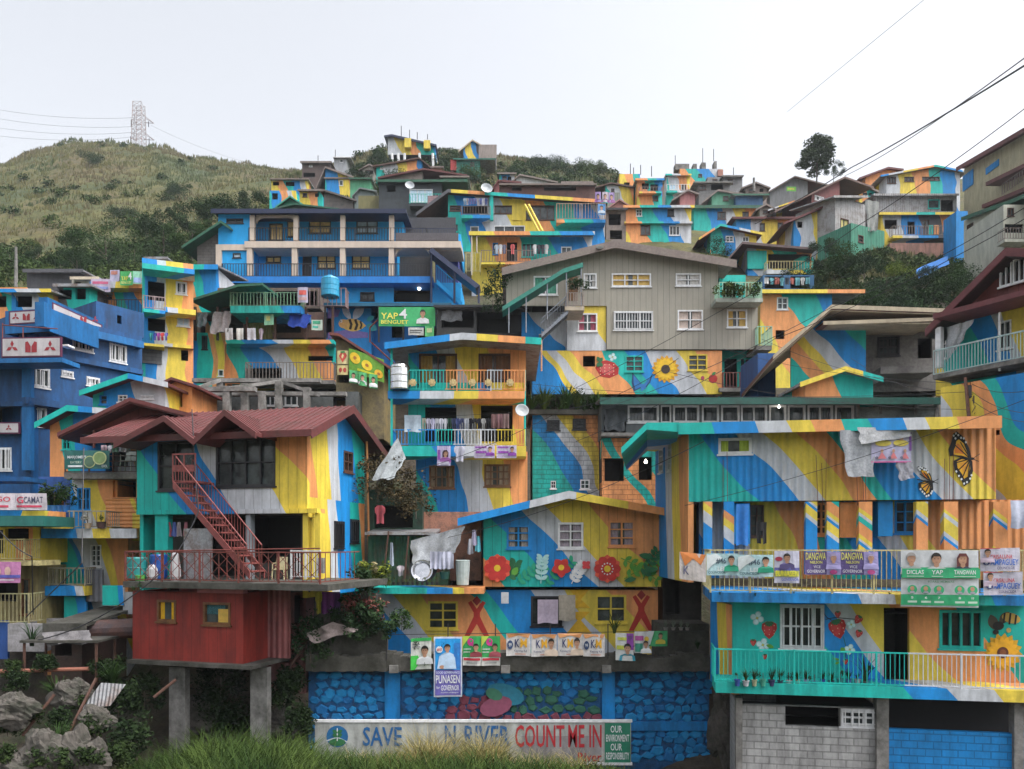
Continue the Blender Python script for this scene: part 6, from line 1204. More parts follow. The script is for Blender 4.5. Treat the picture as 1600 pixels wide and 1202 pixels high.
for x0,x1,y0 in ((1055,1077,256),(1083,1089,256),(1096,1103,254),(1116,1120,252)): h.box('raw_block_pier',x0,y0,x1,265,.1,1.5,CONC)
h.box('salmon_block',1122,265,1130,275,-.5,1,paint((.45,.2,.14)))
H('grey unpainted block house on the skyline',1130,276,1160,300,118,dep=5,m=paint((.30,.30,.31),'block'),wins=[(1137,280,1145,288,'n',2,1)],roof=('s',-2,274,2,dict(rise=.1,fh=.2,rmat=CONC,fmat=CONC)),name='block_house',group=G)
H('wider grey block house with a window band just left of the skyline block house',1105,277,1132,300,119,dep=5,m=paint((.26,.27,.28),'block'),wins=[(1113,280,1121,285,'n',2,1)],name='block_house',group=G)
H('open concrete block storey below the skyline block houses',1092,287,1140,312,108,dep=5,m=paint((.24,.24,.24),'block'),wins=[(1093,290,1103,297,'n',2,1),(1111,288,1130,297,'o')],roof=('s',-8,284,5,dict(rise=.3,fh=.15,fmat=CONC)),name='block_house',group=G)
H('small pink gabled shack in the middle of the upper houses',1062,300,1086,320,101,dep=4,m=paint((.50,.20,.20)),roof=('g',(1050,312),(1075,296),(1092,302),dict(o=.4,fh=.2,rmat=RUS,fmat=RUS)),name='gabled_shack',group=G)
H('mint green gabled house below the grey block houses',1112,300,1150,322,99,dep=4,m=paint((.12,.38,.25)),roof=('g',(1098,315),(1122,296),(1175,305),dict(o=.4,fh=.2,rmat=RUS,fmat=RUS)),wins=[(1130,306,1138,314,'n',1,1)],name='gabled_house',group=G)
H('low dark garden-roofed house in front of the mint green one, with small blue gable',1150,304,1192,324,98,dep=4,m=paint((.05,.15,.3)),roof=('s',-6,303,10,dict(rise=.3,fh=.2,fmat=GREENR)),name='garden_roof_house',group=G)
H('small teal-orange house with a curved roof left of the narrow skyline houses',946,290,990,318,106,dep=4,m=M(.0,6,.4,'twyot'),roof=('g',(930,292),(955,285),(995,292),dict(o=.4,fh=.18,rmat=BROWN,fmat=BROWN)),wins=[(955,293,960,300,'n',1,1)],name='small_house',group=G)
H('faded olive corrugated shed under the small teal-orange house',944,301,968,325,100,dep=4,m=paint((.25,.27,.22),'rib'),name='corrugated_shed',group=G)
H('salmon gabled little roof room behind the campaign sheets',950,318,985,328,92,dep=3,m=paint((.45,.2,.17)),roof=('g',(946,327),(968,311),(992,326),dict(o=.3,fh=.15,rmat=RUS,fmat=paint((.4,.2,.18)))),name='roof_room',group=G)
H('long low brown garden roof with railings behind the long painted house',782,289,930,302,88,dep=6,m=rust((.14,.06,.05),(.08,.04,.035)),roof=('s',-2,287,2,dict(rise=.2,fh=.15,fmat=RUS)),wins=[(800,291,815,298,'o'),(850,291,900,298,'o')],name='garden_roof_house',group=G)
H('white walled house with a thin brown roof on the middle ridge',806,276,866,292,112,dep=5,m=paint((.6,.6,.6)),roof=('g',(798,284),(812,272),(872,284),dict(o=.4,fh=.2,rmat=RUS,fmat=RUS)),wins=[(816,279,822,285,'n',1,1),(828,280,834,285,'n',1,1)],name='white_house',group=G)
H('dull red roofed shed behind the satellite dish on the long painted house',772,284,802,300,94,dep=4,m=paint((.35,.12,.12)),roof=('g',(766,300),(778,281),(815,284),dict(o=.4,fh=.2,rmat=REDROOF,fmat=REDROOF)),name='red_shed',group=G)
for px,py,D,r,lb in ((760,297,73,.55,'white satellite dish on the roof edge of the long painted house'),(640,292,84,.5,'pale satellite dish over the dark annex')):
    m=MB(); m.lathe([(.02,0),(.5*r,.06),(.9*r,.2),(r,.26),(.9*r,.24),(.5*r,.1),(.02,.04)],n=16); o=solo('satellite_dish',m,plain((.42,.45,.48),.5),lb,'satellite dish',W(px,py,D)); o.rotation_euler=(radians(70),0,radians(12))
# --- ridge
h=H('topmost painted house on white stilts with a row of antennas',606,217,680,242,145,dep=7,m=M(.75,11,.6,'yotbw'),wins=[(612,221,622,228,'o'),(665,224,671,231,'w',1,1)],roof=('g',(600,212),(612,210),(682,226),dict(o=.7,fh=.35,fmat=NAVY,rmat=NAVY)),name='stilt_house',group=G,foot=0)
for px in (612,622,632,655,676): h.bars([((px,240,-.6),(px+R.uniform(-3,3),262,-.6))],.25,WHITE,'stilt')
for px,t in ((627,197),(640,203),(652,207),(668,210)): h.bars([((px,218,2),(px,t,2))],.07,IRON,'antenna')
h.box('dormer',632,216,642,230,-1,-.1,paint('y')); h.box('dormer',662,219,672,232,-1,-.1,paint('y'))
H('long blue and yellow house with a pitched red roof under the topmost house',588,255,660,276,120,dep=6,m=M(.25,9,.2,'btwyo'),wins=[(594,258,602,265,'w',2,1,WHITE)],roof=('g',(582,259),(655,246),(682,268),dict(o=.5,fh=.2,rmat=BROWN,fmat=BROWN)),name='blue_yellow_house',group=G,foot=1)
H('rusty red pitched roof house below the blue and yellow one',598,274,660,300,104,dep=6,m=RUS,roof=('g',(590,277),(662,263),(730,273),dict(o=.5,fh=.2,rmat=REDROOF,fmat=REDROOF)),wins=[(610,284,620,292,'o'),(630,282,645,292,'w',2,1)],name='red_roof_house',group=G)
h=H('small hut with a pointed roof and corrugated side on the skyline',724,228,775,248,148,dep=5,m=mural([(0,'b'),(1.,'y'),(2.2,'b'),(3,'n')],.2),roof=('g',(716,236),(738,218),(752,226),dict(o=.4,fh=.25,rmat=CREAM,fmat=CREAM)),name='pointed_hut',group=G,foot=2); h.box('corrugated_side',748,226,776,247,-.4,-.05,paint((.36,.30,.27),'rib'))
h=H('teal metal shack with a red end wall below the pointed hut',712,251,750,270,134,dep=5,m=paint((.03,.25,.2),'rib'),wins=[(735,254,741,260,'n',1,1),(752,252,774,268,'o')],roof=('s',-4,248,24,dict(rise=.3,fh=.15)),name='metal_shack',group=G); h.box('red_end',704,250,713,266,-.2,1,paint((.5,.05,.05)))
H('brown weathered house with a pale overhanging roof on the left part of the ridge',472,254,516,280,134,dep=6,m=rust((.12,.08,.07),(.07,.05,.05),1),wins=[(483,258,488,261,'w',1,1,WHITE),(474,270,492,277,'o')],roof=('s',-3,252,2,dict(rise=.3,fh=.3,rmat=RUS,fmat=RUS)),name='weathered_house',group=G)
h=H('two storey orange and teal house with a steep side roof left of the ridge trees',508,266,546,294,116,dep=6,m=M(.7,7,.1,'yotb'),roof=('g',(494,292),(508,260),(552,276),dict(o=.5,fh=.25,rmat=RUS,fmat=RUS)),wins=[(530,282,536,290,'w',1,1)],name='steep_roof_house',group=G); h.slab(506,277,548,279,-.3,0,RUS)
H('small white shack with tin roof on the skyline, left of the ridge trees',522,247,542,256,141,dep=4,m=paint((.40,.42,.45)),roof=('s',-2,245,6,dict(rise=.2,fh=.15,fmat=WHITE)),wins=[(531,249,536,254,'w',1,1)],name='white_shack',group=G)
H('small green flat house right of the steep roofed orange and teal one',547,280,579,294,112,dep=5,m=paint((.10,.40,.22)),roof=('s',-2,278,3,dict(rise=.2,fh=.15,fmat=GREENR)),name='green_house',group=G)
H('patchy painted shacks with laundry at the left foot of the ridge',424,282,480,306,112,dep=5,m=M(.5,5,.3),wins=[(426,284,436,290,'o'),(446,284,460,291,'o')],roof=('s',-2,279,2,dict(rise=.2,fh=.15,fmat=RUS)),name='patchy_shack',group=G)
H('orange and white lower shack beneath the patchy painted shacks',421,298,462,325,104,dep=5,m=M(.65,5,.3,'owytb'),wins=[(425,302,434,312,'o')],name='patchy_shack',group=G)
H('green gabled roof shack directly above the navy roof',436,310,470,326,84,dep=4,m=paint((.04,.22,.15)),roof=('g',(430,323),(453,306),(478,322),dict(o=.4,fh=.15,rmat=GREENR,fmat=paint((.05,.35,.25)))),name='green_gable_shack',group=G)
H('low green roof strip peeking over the navy roof, left part',432,321,520,332,74,dep=4,m=rust((.06,.1,.08),(.03,.05,.04)),roof=('g',(426,326),(460,318),(530,326),dict(o=.3,fh=.12,rmat=GREENR,fmat=GREENR)),name='green_roof_hut',group=G,foot=5)
H('dark slatted sheds with tin roof under the steep roofed house',506,302,552,325,92,dep=5,m=rust((.13,.11,.10),(.06,.06,.06)),wins=[(512,306,530,315,'o')],roof=('g',(500,297),(506,296),(556,312),dict(o=.4,fh=.2)),name='slatted_shed',group=G)
H('small open framed grey hut right of the slatted sheds',554,300,585,326,92,dep=4,m=paint((.2,.24,.24)),roof=('g',(550,306),(562,293),(588,298),dict(o=.3,fh=.15,rmat=TIN)),wins=[(560,305,575,316,'o')],name='open_hut',group=G)
H('mustard retaining block wall rising beside the dark annex',560,306,592,332,88,dep=3,m=paint((.22,.20,.08)),name='mustard_wall',cat='wall',group=None)
# --- right
H('grey gabled house with a bright green banner on the right skyline',1203,292,1262,312,116,dep=6,m=paint((.28,.29,.31)),wins=[(1216,294,1223,299,'n',1,1)],roof=('g',(1196,302),(1242,275),(1300,290),dict(o=.4,fh=.2,fmat=RUS)),name='gabled_grey_house',group=G)
poster(1229,292,1244,299,113,(.20,.65,.08),[('r',(.7,.7,.1),.1,.3,.8,.7)],'bright green banner on the grey gabled skyline house')
H('small painted house with a metal awning left of the dark red balcony house',1207,324,1262,344,92,dep=5,m=M(.35,7,.3,'bwyot'),wins=[(1216,325,1224,332,'n',2,1),(1244,318,1256,324,'w',1,1,WHITE)],roof=('g',(1200,328),(1240,314),(1275,316),dict(o=.4,fh=.15)),name='small_house',group=G)
H('dark red boarded house with white windows and sagging roof on the right hillside',1268,294,1312,330,88,90,dep=6,m=paint((.22,.05,.045),'plank'),wins=[(1273,306,1287,314,'w',2,1,WHITE),(1292,299,1306,308,'w',2,1,WHITE)],roof=('g',(1210,330),(1320,276),(1365,292),dict(o=.7,fh=.2,rmat=BROWN,fmat=BROWN)),name='red_house',group=G)
H('long sloping maroon roof house with orange and blue wall under the dark red one',1240,338,1300,366,80,dep=5,m=M(.7,7,.1,'yotbw'),roof=('g',(1225,348),(1310,312),(1330,318),dict(o=.6,fh=.2,rmat=REDROOF,fmat=REDROOF)),wins=[(1246,346,1254,356,'o')],name='maroon_roof_house',group=G)
GS=rust((.38,.38,.39),(.2,.17,.15),1.5,.6,rib=.25)
H('tall patched grey tin house leaning on the hillside',1305,312,1352,362,78,80,dep=5,m=GS,wins=[(1313,342,1326,366,'n',1,1,clothm((.55,.5,.2))),(1336,300,1352,318,'o')],roof=('s',-2,306,4,dict(rise=.8,fh=.2)),name='tin_house',group=G)
H('green metal sheeted shack with a small window below the tin house',1330,355,1382,404,75,77,dep=4,m=paint((.06,.30,.20),'rib'),wins=[(1341,368,1349,379,'n',1,2)],name='green_shack',group=G,foot=2)
H('wide grey tin roofed house with clothes over the balcony house',1368,306,1495,336,86,dep=5,m=GS,wins=[(1450,312,1468,326,'t',1,1),(1470,312,1490,330,'o')],roof=('s',-3,303,3,dict(rise=.6,fh=.2)),name='tin_house',group=G)
h=H('house with yellow and teal door panels behind a long balcony on the right hillside',1376,336,1495,368,80,dep=5,m=M(.5,9,.2,'noywb'),wins=[(1382,343,1402,358,'o'),(1418,346,1430,366,'o'),(1440,344,1452,356,'n',2,1)],roof=('s',-2,332,2,dict(rise=.2,fh=.25,fmat=mural([(0,'y'),(3.4,'t'),(5,'y')],0))),name='balcony_house',group=G,balc=[(1395,353,1485,368,372,1.,RUS)])
for i,(px,c) in enumerate(((1434,'b'),(1451,'t'),(1460,'o'),(1478,'y'))): h.box('painted_door',px,352,px+7,367,-.9,-.85,paint(c))
H('salmon plastered retaining wall under the long balcony',1390,380,1490,404,76,dep=3,m=paint((.34,.16,.12),dirt=.5),name='salmon_wall',cat='wall',foot=1)
tarp([(1432,420,62),(1480,400,66),(1484,412,62),(1436,436,60)],'blue tarpaulin lying on the green slope',(.02,.14,.42)); tarp([(1352,312,77),(1374,316,77),(1370,360,76),(1356,362,76)],'long grey sheet hanging beside the tin house',(.25,.26,.25))
h=H('row of painted windowed houses with a red roof on the right skyline',1385,268,1500,300,96,dep=6,m=M(.2,9,.1,'bwyot'),wins=[(1386,272,1400,287,'n',3,1),(1413,271,1428,284,'n',3,1),(1441,270,1468,282,'n',4,1)],roof=('g',(1376,274),(1462,258),(1512,268),dict(o=.5,fh=.2,rmat=RUS)),name='windowed_house',group=G)
H('small red gabled roof at the left end of the skyline windowed houses',1352,276,1400,296,102,dep=5,m=paint('o'),roof=('g',(1342,278),(1388,261),(1412,264),dict(o=.5,fh=.22,rmat=REDROOF,fmat=REDROOF)),name='red_gable_roof_house',group=G)
F=Fr(1500,88,1640,74,base=318); h=House('olive_house','large olive walled house with a long red roof edge at the upper right corner','house',F,None); OL=paint((.50,.46,.30),dirt=.3)
top=h.gable((1494,262),(1600,200),(1760,215),9,o=1.,rmat=REDROOF,fmat=REDROOF,fh=.45); h.mat=OL
h.block(1506,255,1700,300,8,[(1541,242,1551,257,'w',2,1),(1562,230,1570,243,'w',2,1),(1592,220,1604,236,'w',2,1)],top=top,name='upper_wall'); h.block(1506,290,1700,380,8,[(1588,255,1604,270,'w',2,1)],y=.05,name='lower_wall'); h.box('blue_panel',1504,270,1520,294,-.1,-.02,paint('b')); h.box('blue_panel',1540,256,1560,266,-.1,-.02,paint('b'))
m=MB(); A=F.P(1540,285,-1.5); B=F.P(1640,236,-1.5); m.hexa([(A[0],-1.5,A[2]-.4),(B[0],-1.5,B[2]-.4),(B[0],0,B[2]-.4),(A[0],0,A[2]-.4),(A[0],-1.5,A[2]),(B[0],-1.5,B[2]),(B[0],0,B[2]),(A[0],0,A[2])]); h.part('lower_eave',m,REDROOF)
m=MB(); A=F.P(1534,320,-2.5); B=F.P(1640,276,-2.5); m.hexa([(A[0],-2.5,A[2]-.4),(B[0],-2.5,B[2]-.4),(B[0],0,B[2]-.4),(A[0],0,A[2]-.4),(A[0],-2.5,A[2]),(B[0],-2.5,B[2]),(B[0],0,B[2]),(A[0],0,A[2])]); h.part('lower_eave',m,REDROOF)
h.box('red_wall',1560,296,1700,330,-1.5,-1.4,paint((.25,.08,.07),'plank')); h.rail(1566,262,1640,280,-1.4,.35,RUS,False,r=.03)
h=H('cream house with three dark windows and green roof edge above the red gable',1506,340,1566,402,66,62,dep=6,m=paint((.66,.66,.56)),wins=[(1511,343,1521,357,'n',2,2),(1517,370,1529,387,'n',2,2),(1536,356,1549,374,'n',2,2),],roof=('g',(1502,340),(1580,312),(1700,262),dict(o=.5,fh=.3,rmat=GREENR,fmat=GREENR)),name='cream_house',group=None,foot=1); h.box('green_shutter',1557,340,1568,366,-.1,-.01,GREENR); h.box('yellow_base',1508,390,1620,404,-.15,-.02,paint((.55,.5,.25)))
H('grey side wing with a laundry balcony behind the cream house',1568,320,1640,385,60,dep=5,m=paint((.56,.56,.48)),wins=[(1574,325,1584,338,'n',2,1),(1570,350,1600,364,'o')],name='side_wing',group=None,balc=[(1570,356,1640,374,378,1.,RUS)])
H('bright blue panel wall between the balcony house and the cream house',1494,330,1512,360,72,dep=2,m=paint('b'),name='blue_wall',cat='wall')
for i,(x,y) in enumerate(((930,300),(941,300),(951,301))): poster(x,y,x+9,y+16,72,((.3,.2,.45),(.5,.42,.5),(.35,.25,.5))[i],bust(.5,.45,.18,.6,(.3,.1,.3)),'%s small purple campaign sheet from the left above the long painted house'%ORD[i],group='purple sheets')
poster(934,319,946,336,72,(.08,.25,.55),bust(.5,.35,.16,.7,(.4,.5,.6)),'blue campaign sheet under the purple ones')
for (x0,y0,x1,y1,D_,mm,rf,lb) in ((1187,324,1208,343,92,paint((.35,.33,.30)),1,'small beige block house right end of the striped row'),(1242,354,1262,372,84,M(.3,6),1,'tiny painted house wedged below the maroon roof'),(690,277,730,292,102,paint((.12,.33,.25)),0,'mint coloured flat house under the teal metal shack'),(468,298,503,314,98,M(.6,6,.2),0,'tiny painted house left of the slatted sheds'),
 (1165,290,1198,304,113,RUS,1,'brown weathered house right of the grey skyline block'),(780,272,804,284,120,M(.1,6),0,'tiny painted house left of the white walled ridge house'),(1343,296,1368,310,95,M(.8,5),1,'little painted house between the dark red and windowed houses'),(880,286,924,296,96,M(.4,8),0,'strip of painted wall under the ridge bushes left of the purple sheets'),
 (648,262,690,272,126,paint((.45,.22,.16)),0,'salmon flat annex beside the blue and yellow house'),(566,262,588,274,128,paint((.4,.38,.33)),1,'pale small house left of the blue and yellow one'),(1262,312,1282,322,98,M(.2,5),1,'small striped house behind the dark red boarded house')):
    H(lb,x0,y0,x1,y1,D_,dep=4,m=mm,roof=('g',(x0-6,y0+3),((x0+x1)/2,y0-6),(x1+6,y0+3),dict(o=.4,fh=.2,rmat=RUS,fmat=RUS)) if rf else ('s',-3,y0-2,3,dict(rise=.3,fh=.2,fmat=RUS)),wins=[(x0+5,y0+4,x0+12,y0+10,'n',1,1),(x1-11,y0+4,x1-5,y0+10,'o')],name='small_house',group=G)
# rebar and antennas on roofs
for i,(px,y0,y1,D) in enumerate(((985,272,256,107),(990,272,262,107),(1001,273,258,106),(1018,276,260,105),(1055,256,243,127),(1098,254,232,127),(1115,252,233,127),(1146,276,262,118),(497,254,243,134),(524,245,234,140))):
    m=MB(); m.tube((0,0,0),(0,0,(y0-y1)*D/F0),.06,5); solo('antenna_mast',m,IRON,'thin roof mast, %s from the left in the row of skyline masts'%ORD[i],'mast',W(px,y0,D),'masts on the skyline roofs')
wp=lambda px,y0,y1,D,lb,r=.12: solo('utility_pole',MB().tube((0,0,0),(0,0,(y0-y1)*D/F0),r,7,r*.7),CONC,lb,'utility pole',W(px,y0,D))
wp(1178,300,278,112,'short pole on the skyline right of the grey block houses',.22); wp(25,452,386,70,'tall grey pole at the left edge in front of the hill',.16); wp(1416+0,400,330,60,'x') if 0 else None
# ================================================================ power tower
p=W(217,228,255); r=bpy.data.objects.new('power_tower',None); col.objects.link(r); r.location=p; tag(r,'tall steel lattice power tower on top of the left hill','power tower')
k=255/F0; Ht=66*k; m=MB(); STL=rust((.34,.30,.30),(.35,.2,.15),.5,.6)
def tw(z): return (8.5-2.*z/Ht)*k
for sx_ in(-1,1):
    for sy in(-1,1): m.tube((sx_*tw(0),sy*tw(0),-3),(sx_*tw(Ht),sy*tw(Ht),Ht),.10,5)
nseg=9
for i in range(nseg):
    z0=Ht*i/nseg; z1=Ht*(i+1)/nseg
    for sy in(-1,1):
        a=tw(z0);b=tw(z1)
        m.tube((-a,sy*a,z0),(b,sy*b,z1),.05,4);m.tube((a,sy*a,z0),(-b,sy*b,z1),.05,4);m.tube((-b,sy*b,z1),(b,sy*b,z1),.05,4)
        m.tube((sy*a,-a,z0),(sy*b,b,z1),.05,4);m.tube((sy*a,a,z0),(sy*b,-b,z1),.05,4)
link('lattice',m.mesh('lattice',STL),r)
for zf in (.22,.62):
    m=MB(); z=Ht*zf; w_=tw(z)
    for sg in (1,-.35): m.tube((sg*w_,-w_,z+1.2),(sg*(w_+16*k),0,z-1.2),.1,4); m.tube((sg*w_,w_,z+1.2),(sg*(w_+16*k),0,z-1.2),.1,4); m.tube((sg*w_,0,z-1),(sg*(w_+16*k),0,z-1.2),.1,4)
    link('cross_arm',m.mesh('cross_arm',STL),r)
    m=MB(); m.tube((w_+8*k,0,z-.6),(w_+8*k,0,z-2.4),.12,5); m.tube((-w_-1,0,z),(-w_-1,0,z-2.4),.12,5); link('insulator',m.mesh('insulator',IRON),r)
for i,(ya,yb) in enumerate(((160,184),(174,198),(190,207),(204,214))): wire([(-60,ya,255),(209,yb,255)],.045,'thin power line running left from the tower, %s from the top'%ORD[i],group='power lines left of the tower',sag=2,mat=plain((.25,.25,.27),.6))
wire([(236,196,255),(420,262,280)],.04,'thin power line dropping right from the tower',sag=1.5,mat=plain((.25,.25,.27),.6))
# cables crossing on the right
wire([(1320,275,60),(1640,62,22)],.022,'pale upper cable rising to the top right corner',sag=.3,mat=plain((.2,.2,.22),.6)); wire([(1180,350,60),(1330,262,45),(1640,78,20)],.03,'thick lower cable rising to the top right corner',sag=.1)
wire([(1230,175,60),(1480,-30,30)],.012,'thin cable high in the sky at right',mat=plain((.3,.3,.32),.6))
wire([(830,640,34),(1140,478,30),(1345,350,26),(1640,140,18)],.012,'dark cable crossing in front of the grey building and up to the right',sag=.1)
wire([(940,640,30),(1300,480,26),(1640,300,20)],.011,'second dark cable crossing above the window strip roof',sag=.2); wire([(900,690,28),(1210,530,26),(1640,320,19)],.011,'third dark cable parallel to it just below',sag=.2)
for i,(a_,b_) in enumerate((((830,600,33),(1520,612,27)),((1130,545,40),(1518,600,27)),((1190,530,36),(1518,618,27)),((1330,560,34),(1518,628,27)),((1518,600,27),(1660,590,20)),((1518,612,27),(1660,640,20)),((1518,625,27),(1660,655,20)),((1040,580,30),(1516,640,27)))): wire([a_,b_],.009,'thin black service cable to the rusty pole, %s of the bundle'%ORD[i],group='service cables at the rusty pole',sag=.35)
wire([(570,755,28),(880,640,26),(1060,560,24)],.01,'dark cable across the middle balcony house',sag=.3); wire([(700,840,27),(1100,690,23)],.01,'dark cable sagging over the flower house',sag=.3); wire([(1070,790,23),(1640,610,18)],.008,'thin cable across the butterfly wall',sag=.2)
wire([(60,1000,25),(240,905,25),(310,800,26),(300,640,27)],.02,'thick black cable rising from the cliff to the corner house',sag=.3); wire([(40,965,25),(128,880,25),(131,700,26)],.02,'bent black cable in front of the pot balcony house'); wire([(0,830,24),(50,870,24),(52,960,25)],.018,'black cable hanging at the edge house',sag=.1)
# ================================================================ campaign sheets on the ledge and terrace
D=27.0-.25
poster(642,998,674,1047,D,(.60,.62,.58),[('r',(.03,.35,.08),0,.0,1,.1),('p',(.05,.45,.06),[(0,.55),(.35,.55),(.45,.75),(.2,1),(0,1)]),('r',(.25,.25,.3),.08,.18,.45,.21),('r',(.25,.25,.3),.08,.26,.45,.29)]+bust(.68,.42,.13,.65,(.6,.62,.65))+[('t',(.1,.15,.1),'JR',.62,.78,.88,.9)],'white and green campaign sheet at the left end of the ledge',dy=-2)
poster(678,995,722,1089,D,(.60,.64,.75),[('r',(.02,.32,.75),.05,.03,.95,.55),('r',(.04,.22,.62),.7,.1,.95,.53),('r',(.14,.12,.42),.05,.55,.95,.97)]+bust(.48,.19,.055,.47,(.45,.60,.78))+[('p',(.45,.60,.78),[(.12,.53),(.2,.32),(.4,.26),(.58,.26),(.75,.34),(.8,.53)]),('e',SK,.3,.5,.1,.03),('e',WH,.2,.21,.12,.055),('t',(.5,.02,.03),'#3',.12,.18,.28,.24),('t',(.6,.65,.8),'GOOD GOVERNANCE',.08,.57,.92,.61),('t',WH,'PUNASEN',.08,.63,.92,.77),('t',WH,'for',.1,.81,.22,.86),('t',WH,'GOVERNOR',.26,.8,.9,.89),('t',(.6,.62,.7),'Province of Benguet',.26,.91,.88,.94)],'tall blue campaign banner hanging over the stone wall, largest of the ledge sheets')
for i in range(2):
    x=723+i*29.5; poster(x,994,x+29,1040,D,(.04,.35,.10),[('p',(.45,.60,.08),[(0,0),(.4,0),(0,.35)]),('e',(.55,.04,.25),.42,.2,.17,.13),('e',(.04,.35,.10),.46,.17,.06,.04),('r',(.55,.04,.25),.5,.18,.57,.34),('r',(.45,.5,.45),.05,.42,.45,.46),('r',(.45,.5,.45),.05,.52,.4,.56),('r',(.6,.6,.58),0,.72,1,1)]+bust(.72,.38,.1,.63,(.30,.06,.08))+[('r',(.45,.03,.05),.05,.74,.95,.82),('r',(.3,.3,.3),.2,.88,.8,.92)],'%s green sheet with a pink nine, in the pair by the tall blue banner'%('left' if i==0 else 'right'),group='pair of green sheets')
for i,(a_,b_,face) in enumerate(((791,829,0),(830,870,1),(871,910,1),(911,945,0))):
    it=[('p',(.66,.30,.12),[(0,0),(1,0),(.9,.2),(.5,.08),(.1,.2)]),('t',(.02,.03,.12),'K',.36 if not face else .2,.25,.54 if not face else .36,.62),('t',(.75,.40,.03),'M',.58 if not face else .4,.22,.85 if not face else .62,.62),('t',(.1,.12,.2),'Kayong Kd',.32 if not face else .1,.72,.85 if not face else .55,.84),('r',(.6,.2,.1),.35,.9,.8,.93)]
    it+= [('e',(.03,.06,.15),.16,.5,.12,.2),('t',WH,'99',.1,.42,.22,.58)] if not face else bust(.78,.42,.17,1.3,(.62,.5,.4))
    poster(a_,990+ (i%2),b_,1025+(i%2),D,(.60,.58,.58),it,'white and orange sheet with a big K and M, %s of the row of four'%ORD[i],group='row of white and orange sheets')
poster(962,989,990,1032,D,(.58,.60,.60),[('r',(.25,.06,.35),.6,.0,1,.6),('r',(.55,.6,.1),.1,.15,.6,.26),('r',(.5,.55,.08),.05,.45,.45,.6),('t',(.1,.1,.15),'10',.68,.08,.9,.22)]+bust(.65,.55,.14,.65,(.05,.35,.5)),'white and purple campaign sheet right of the row of four',dy=1)
poster(991,987,1015,1020,D,(.55,.55,.58),[('r',(.4,.08,.3),.05,.2,.6,.42),('e',(.65,.45,.05),.8,.35,.15,.12),('r',(.04,.25,.18),.05,.55,.55,.95)]+bust(.75,.6,.13,.73,WH),'small sheet with a yellow dot between the purple and the dark green ones')
poster(1013,986,1043,1010,D,(.03,.28,.10),[('p',(.5,.55,.55),[(0,0),(.3,0),(.1,.9),(0,.9)])]+bust(.62,.32,.16,1.25,(.5,.42,.05)),'dark green campaign sheet at the right end of the ledge')
FC=Fr(1075,25,1556,23.4,base=925)
def tposter(x0,y0,x1,y1,*a,**k): return poster(x0,y0,x1,y1,FC.D((x0+x1)/2,-2.74),*a,rz=FC.ang,**k)
poster(1062,862,1103,905,23.2,(.55,.5,.48),[('p',(.6,.2,.05),[(0,0),(1,0),(.8,.4),(.5,.2),(.2,.5)]),('t',(.1,.1,.2),'K',.15,.5,.35,.8)],'orange and white sheet on the terrace corner, far left',dy=5)
for i,(a_,b_) in enumerate(((1104,1152),(1153,1206))): tposter(a_,865+i*2,b_,899+i*2,(.38,.56,.60),[('p',(.62,.68,.70),[(0,.1),(.3,0),(.5,.2),(.2,.5),(0,.8)]),('t',(.05,.08,.12),'#46',.3,.2,.62,.48),('t',(.7,.74,.74),'LEI',.35,.6,.55,.78),('t',(.04,.10,.12),'COUNCILOR',.05,.8,.6,.92)]+bust(.78,.3,.16,1.45,(.02,.30,.18)),'%s pale teal campaign sheet with a person in green on the terrace rail'%('left' if i==0 else 'right'),group='pale teal sheets on the terrace rail')
tposter(1210,861,1247,911,(.50,.50,.62),[('e',(.35,.03,.06),.18,.25,.15,.07),('r',(.12,.12,.35),0,.52,1,.62),('r',(.45,.46,.10),.03,.62,.97,.8)]+bust(.5,.22,.11,.74,(.10,.08,.22))+[('t',(.70,.66,.05),'PUNASEN',.05,.61,.95,.79),('t',(.08,.12,.5),'GOVERNOR',.28,.84,.95,.93)],'tall lilac and yellow campaign sheet on the terrace rail, between the teal and purple ones')
for i,(a_,b_) in enumerate(((1257,1310),(1313,1368))): tposter(a_,862,b_,898,(.10,.07,.22),[('r',(.30,.26,.50),.62,0,1,1),('t',(.62,.60,.12),'DANGWA',.03,.04,.6,.36),('t',(.62,.60,.12),'NELSON',.15,.4,.5,.52),('t',(.6,.58,.65),'VICE',.25,.6,.45,.72),('t',(.6,.58,.65),'GOVERNOR',.06,.78,.58,.92)]+bust(.8,.28,.15,1.5,(.36,.32,.6),(.35,.3,.45))+[('e',(.4,.05,.2),.8,.88,.1,.1)],'%s dark purple sheet with yellow lettering on the terrace rail'%('left' if i==0 else 'right'),group='dark purple sheets on the terrace rail')
gr=(.03,.36,.16)
it=[('r',gr,0,.30,1,.485),('r',gr,0,.78,1,.97)]+bust(.13,.15,.085,1.25,(.5,.52,.52),(.35,.33,.32))+bust(.45,.16,.09,1.25,(.5,.52,.52))+bust(.78,.16,.09,1.25,(.03,.05,.07),(.12,.03,.03),1)+[('r',gr,0,.32,1,.485)]
for i,(t,a_,b_) in enumerate((('DICLAS',.06,.28),('YAP',.38,.52),('TANGWAN',.66,.94))): it+=[('t',WH,t,a_,.345,b_,.42),('r',(.5,.6,.52),a_,.45,b_,.462)]
it+=[('t',(.08,.2,.12),'BOARD MEMBERS',.33,.53,.66,.565)]
for i,x in enumerate((.13,.3,.46,.72,.88)): it+=[('e',gr,x,.69,.065,.08),('e',SK,x,.67,.028,.04),('p',(.3,.3,.35),[(x-.045,.755),(x-.02,.715),(x+.02,.715),(x+.045,.755)]),('t',WH,('5','6','7','8','10')[i],x-.015,.81,x+.015,.85),('r',(.45,.6,.5),x-.06,.885,x+.06,.92)]
tposter(1408,860,1519,948,(.55,.57,.60),it,'largest white and green banner on the terrace rail, three faces above five round portraits')
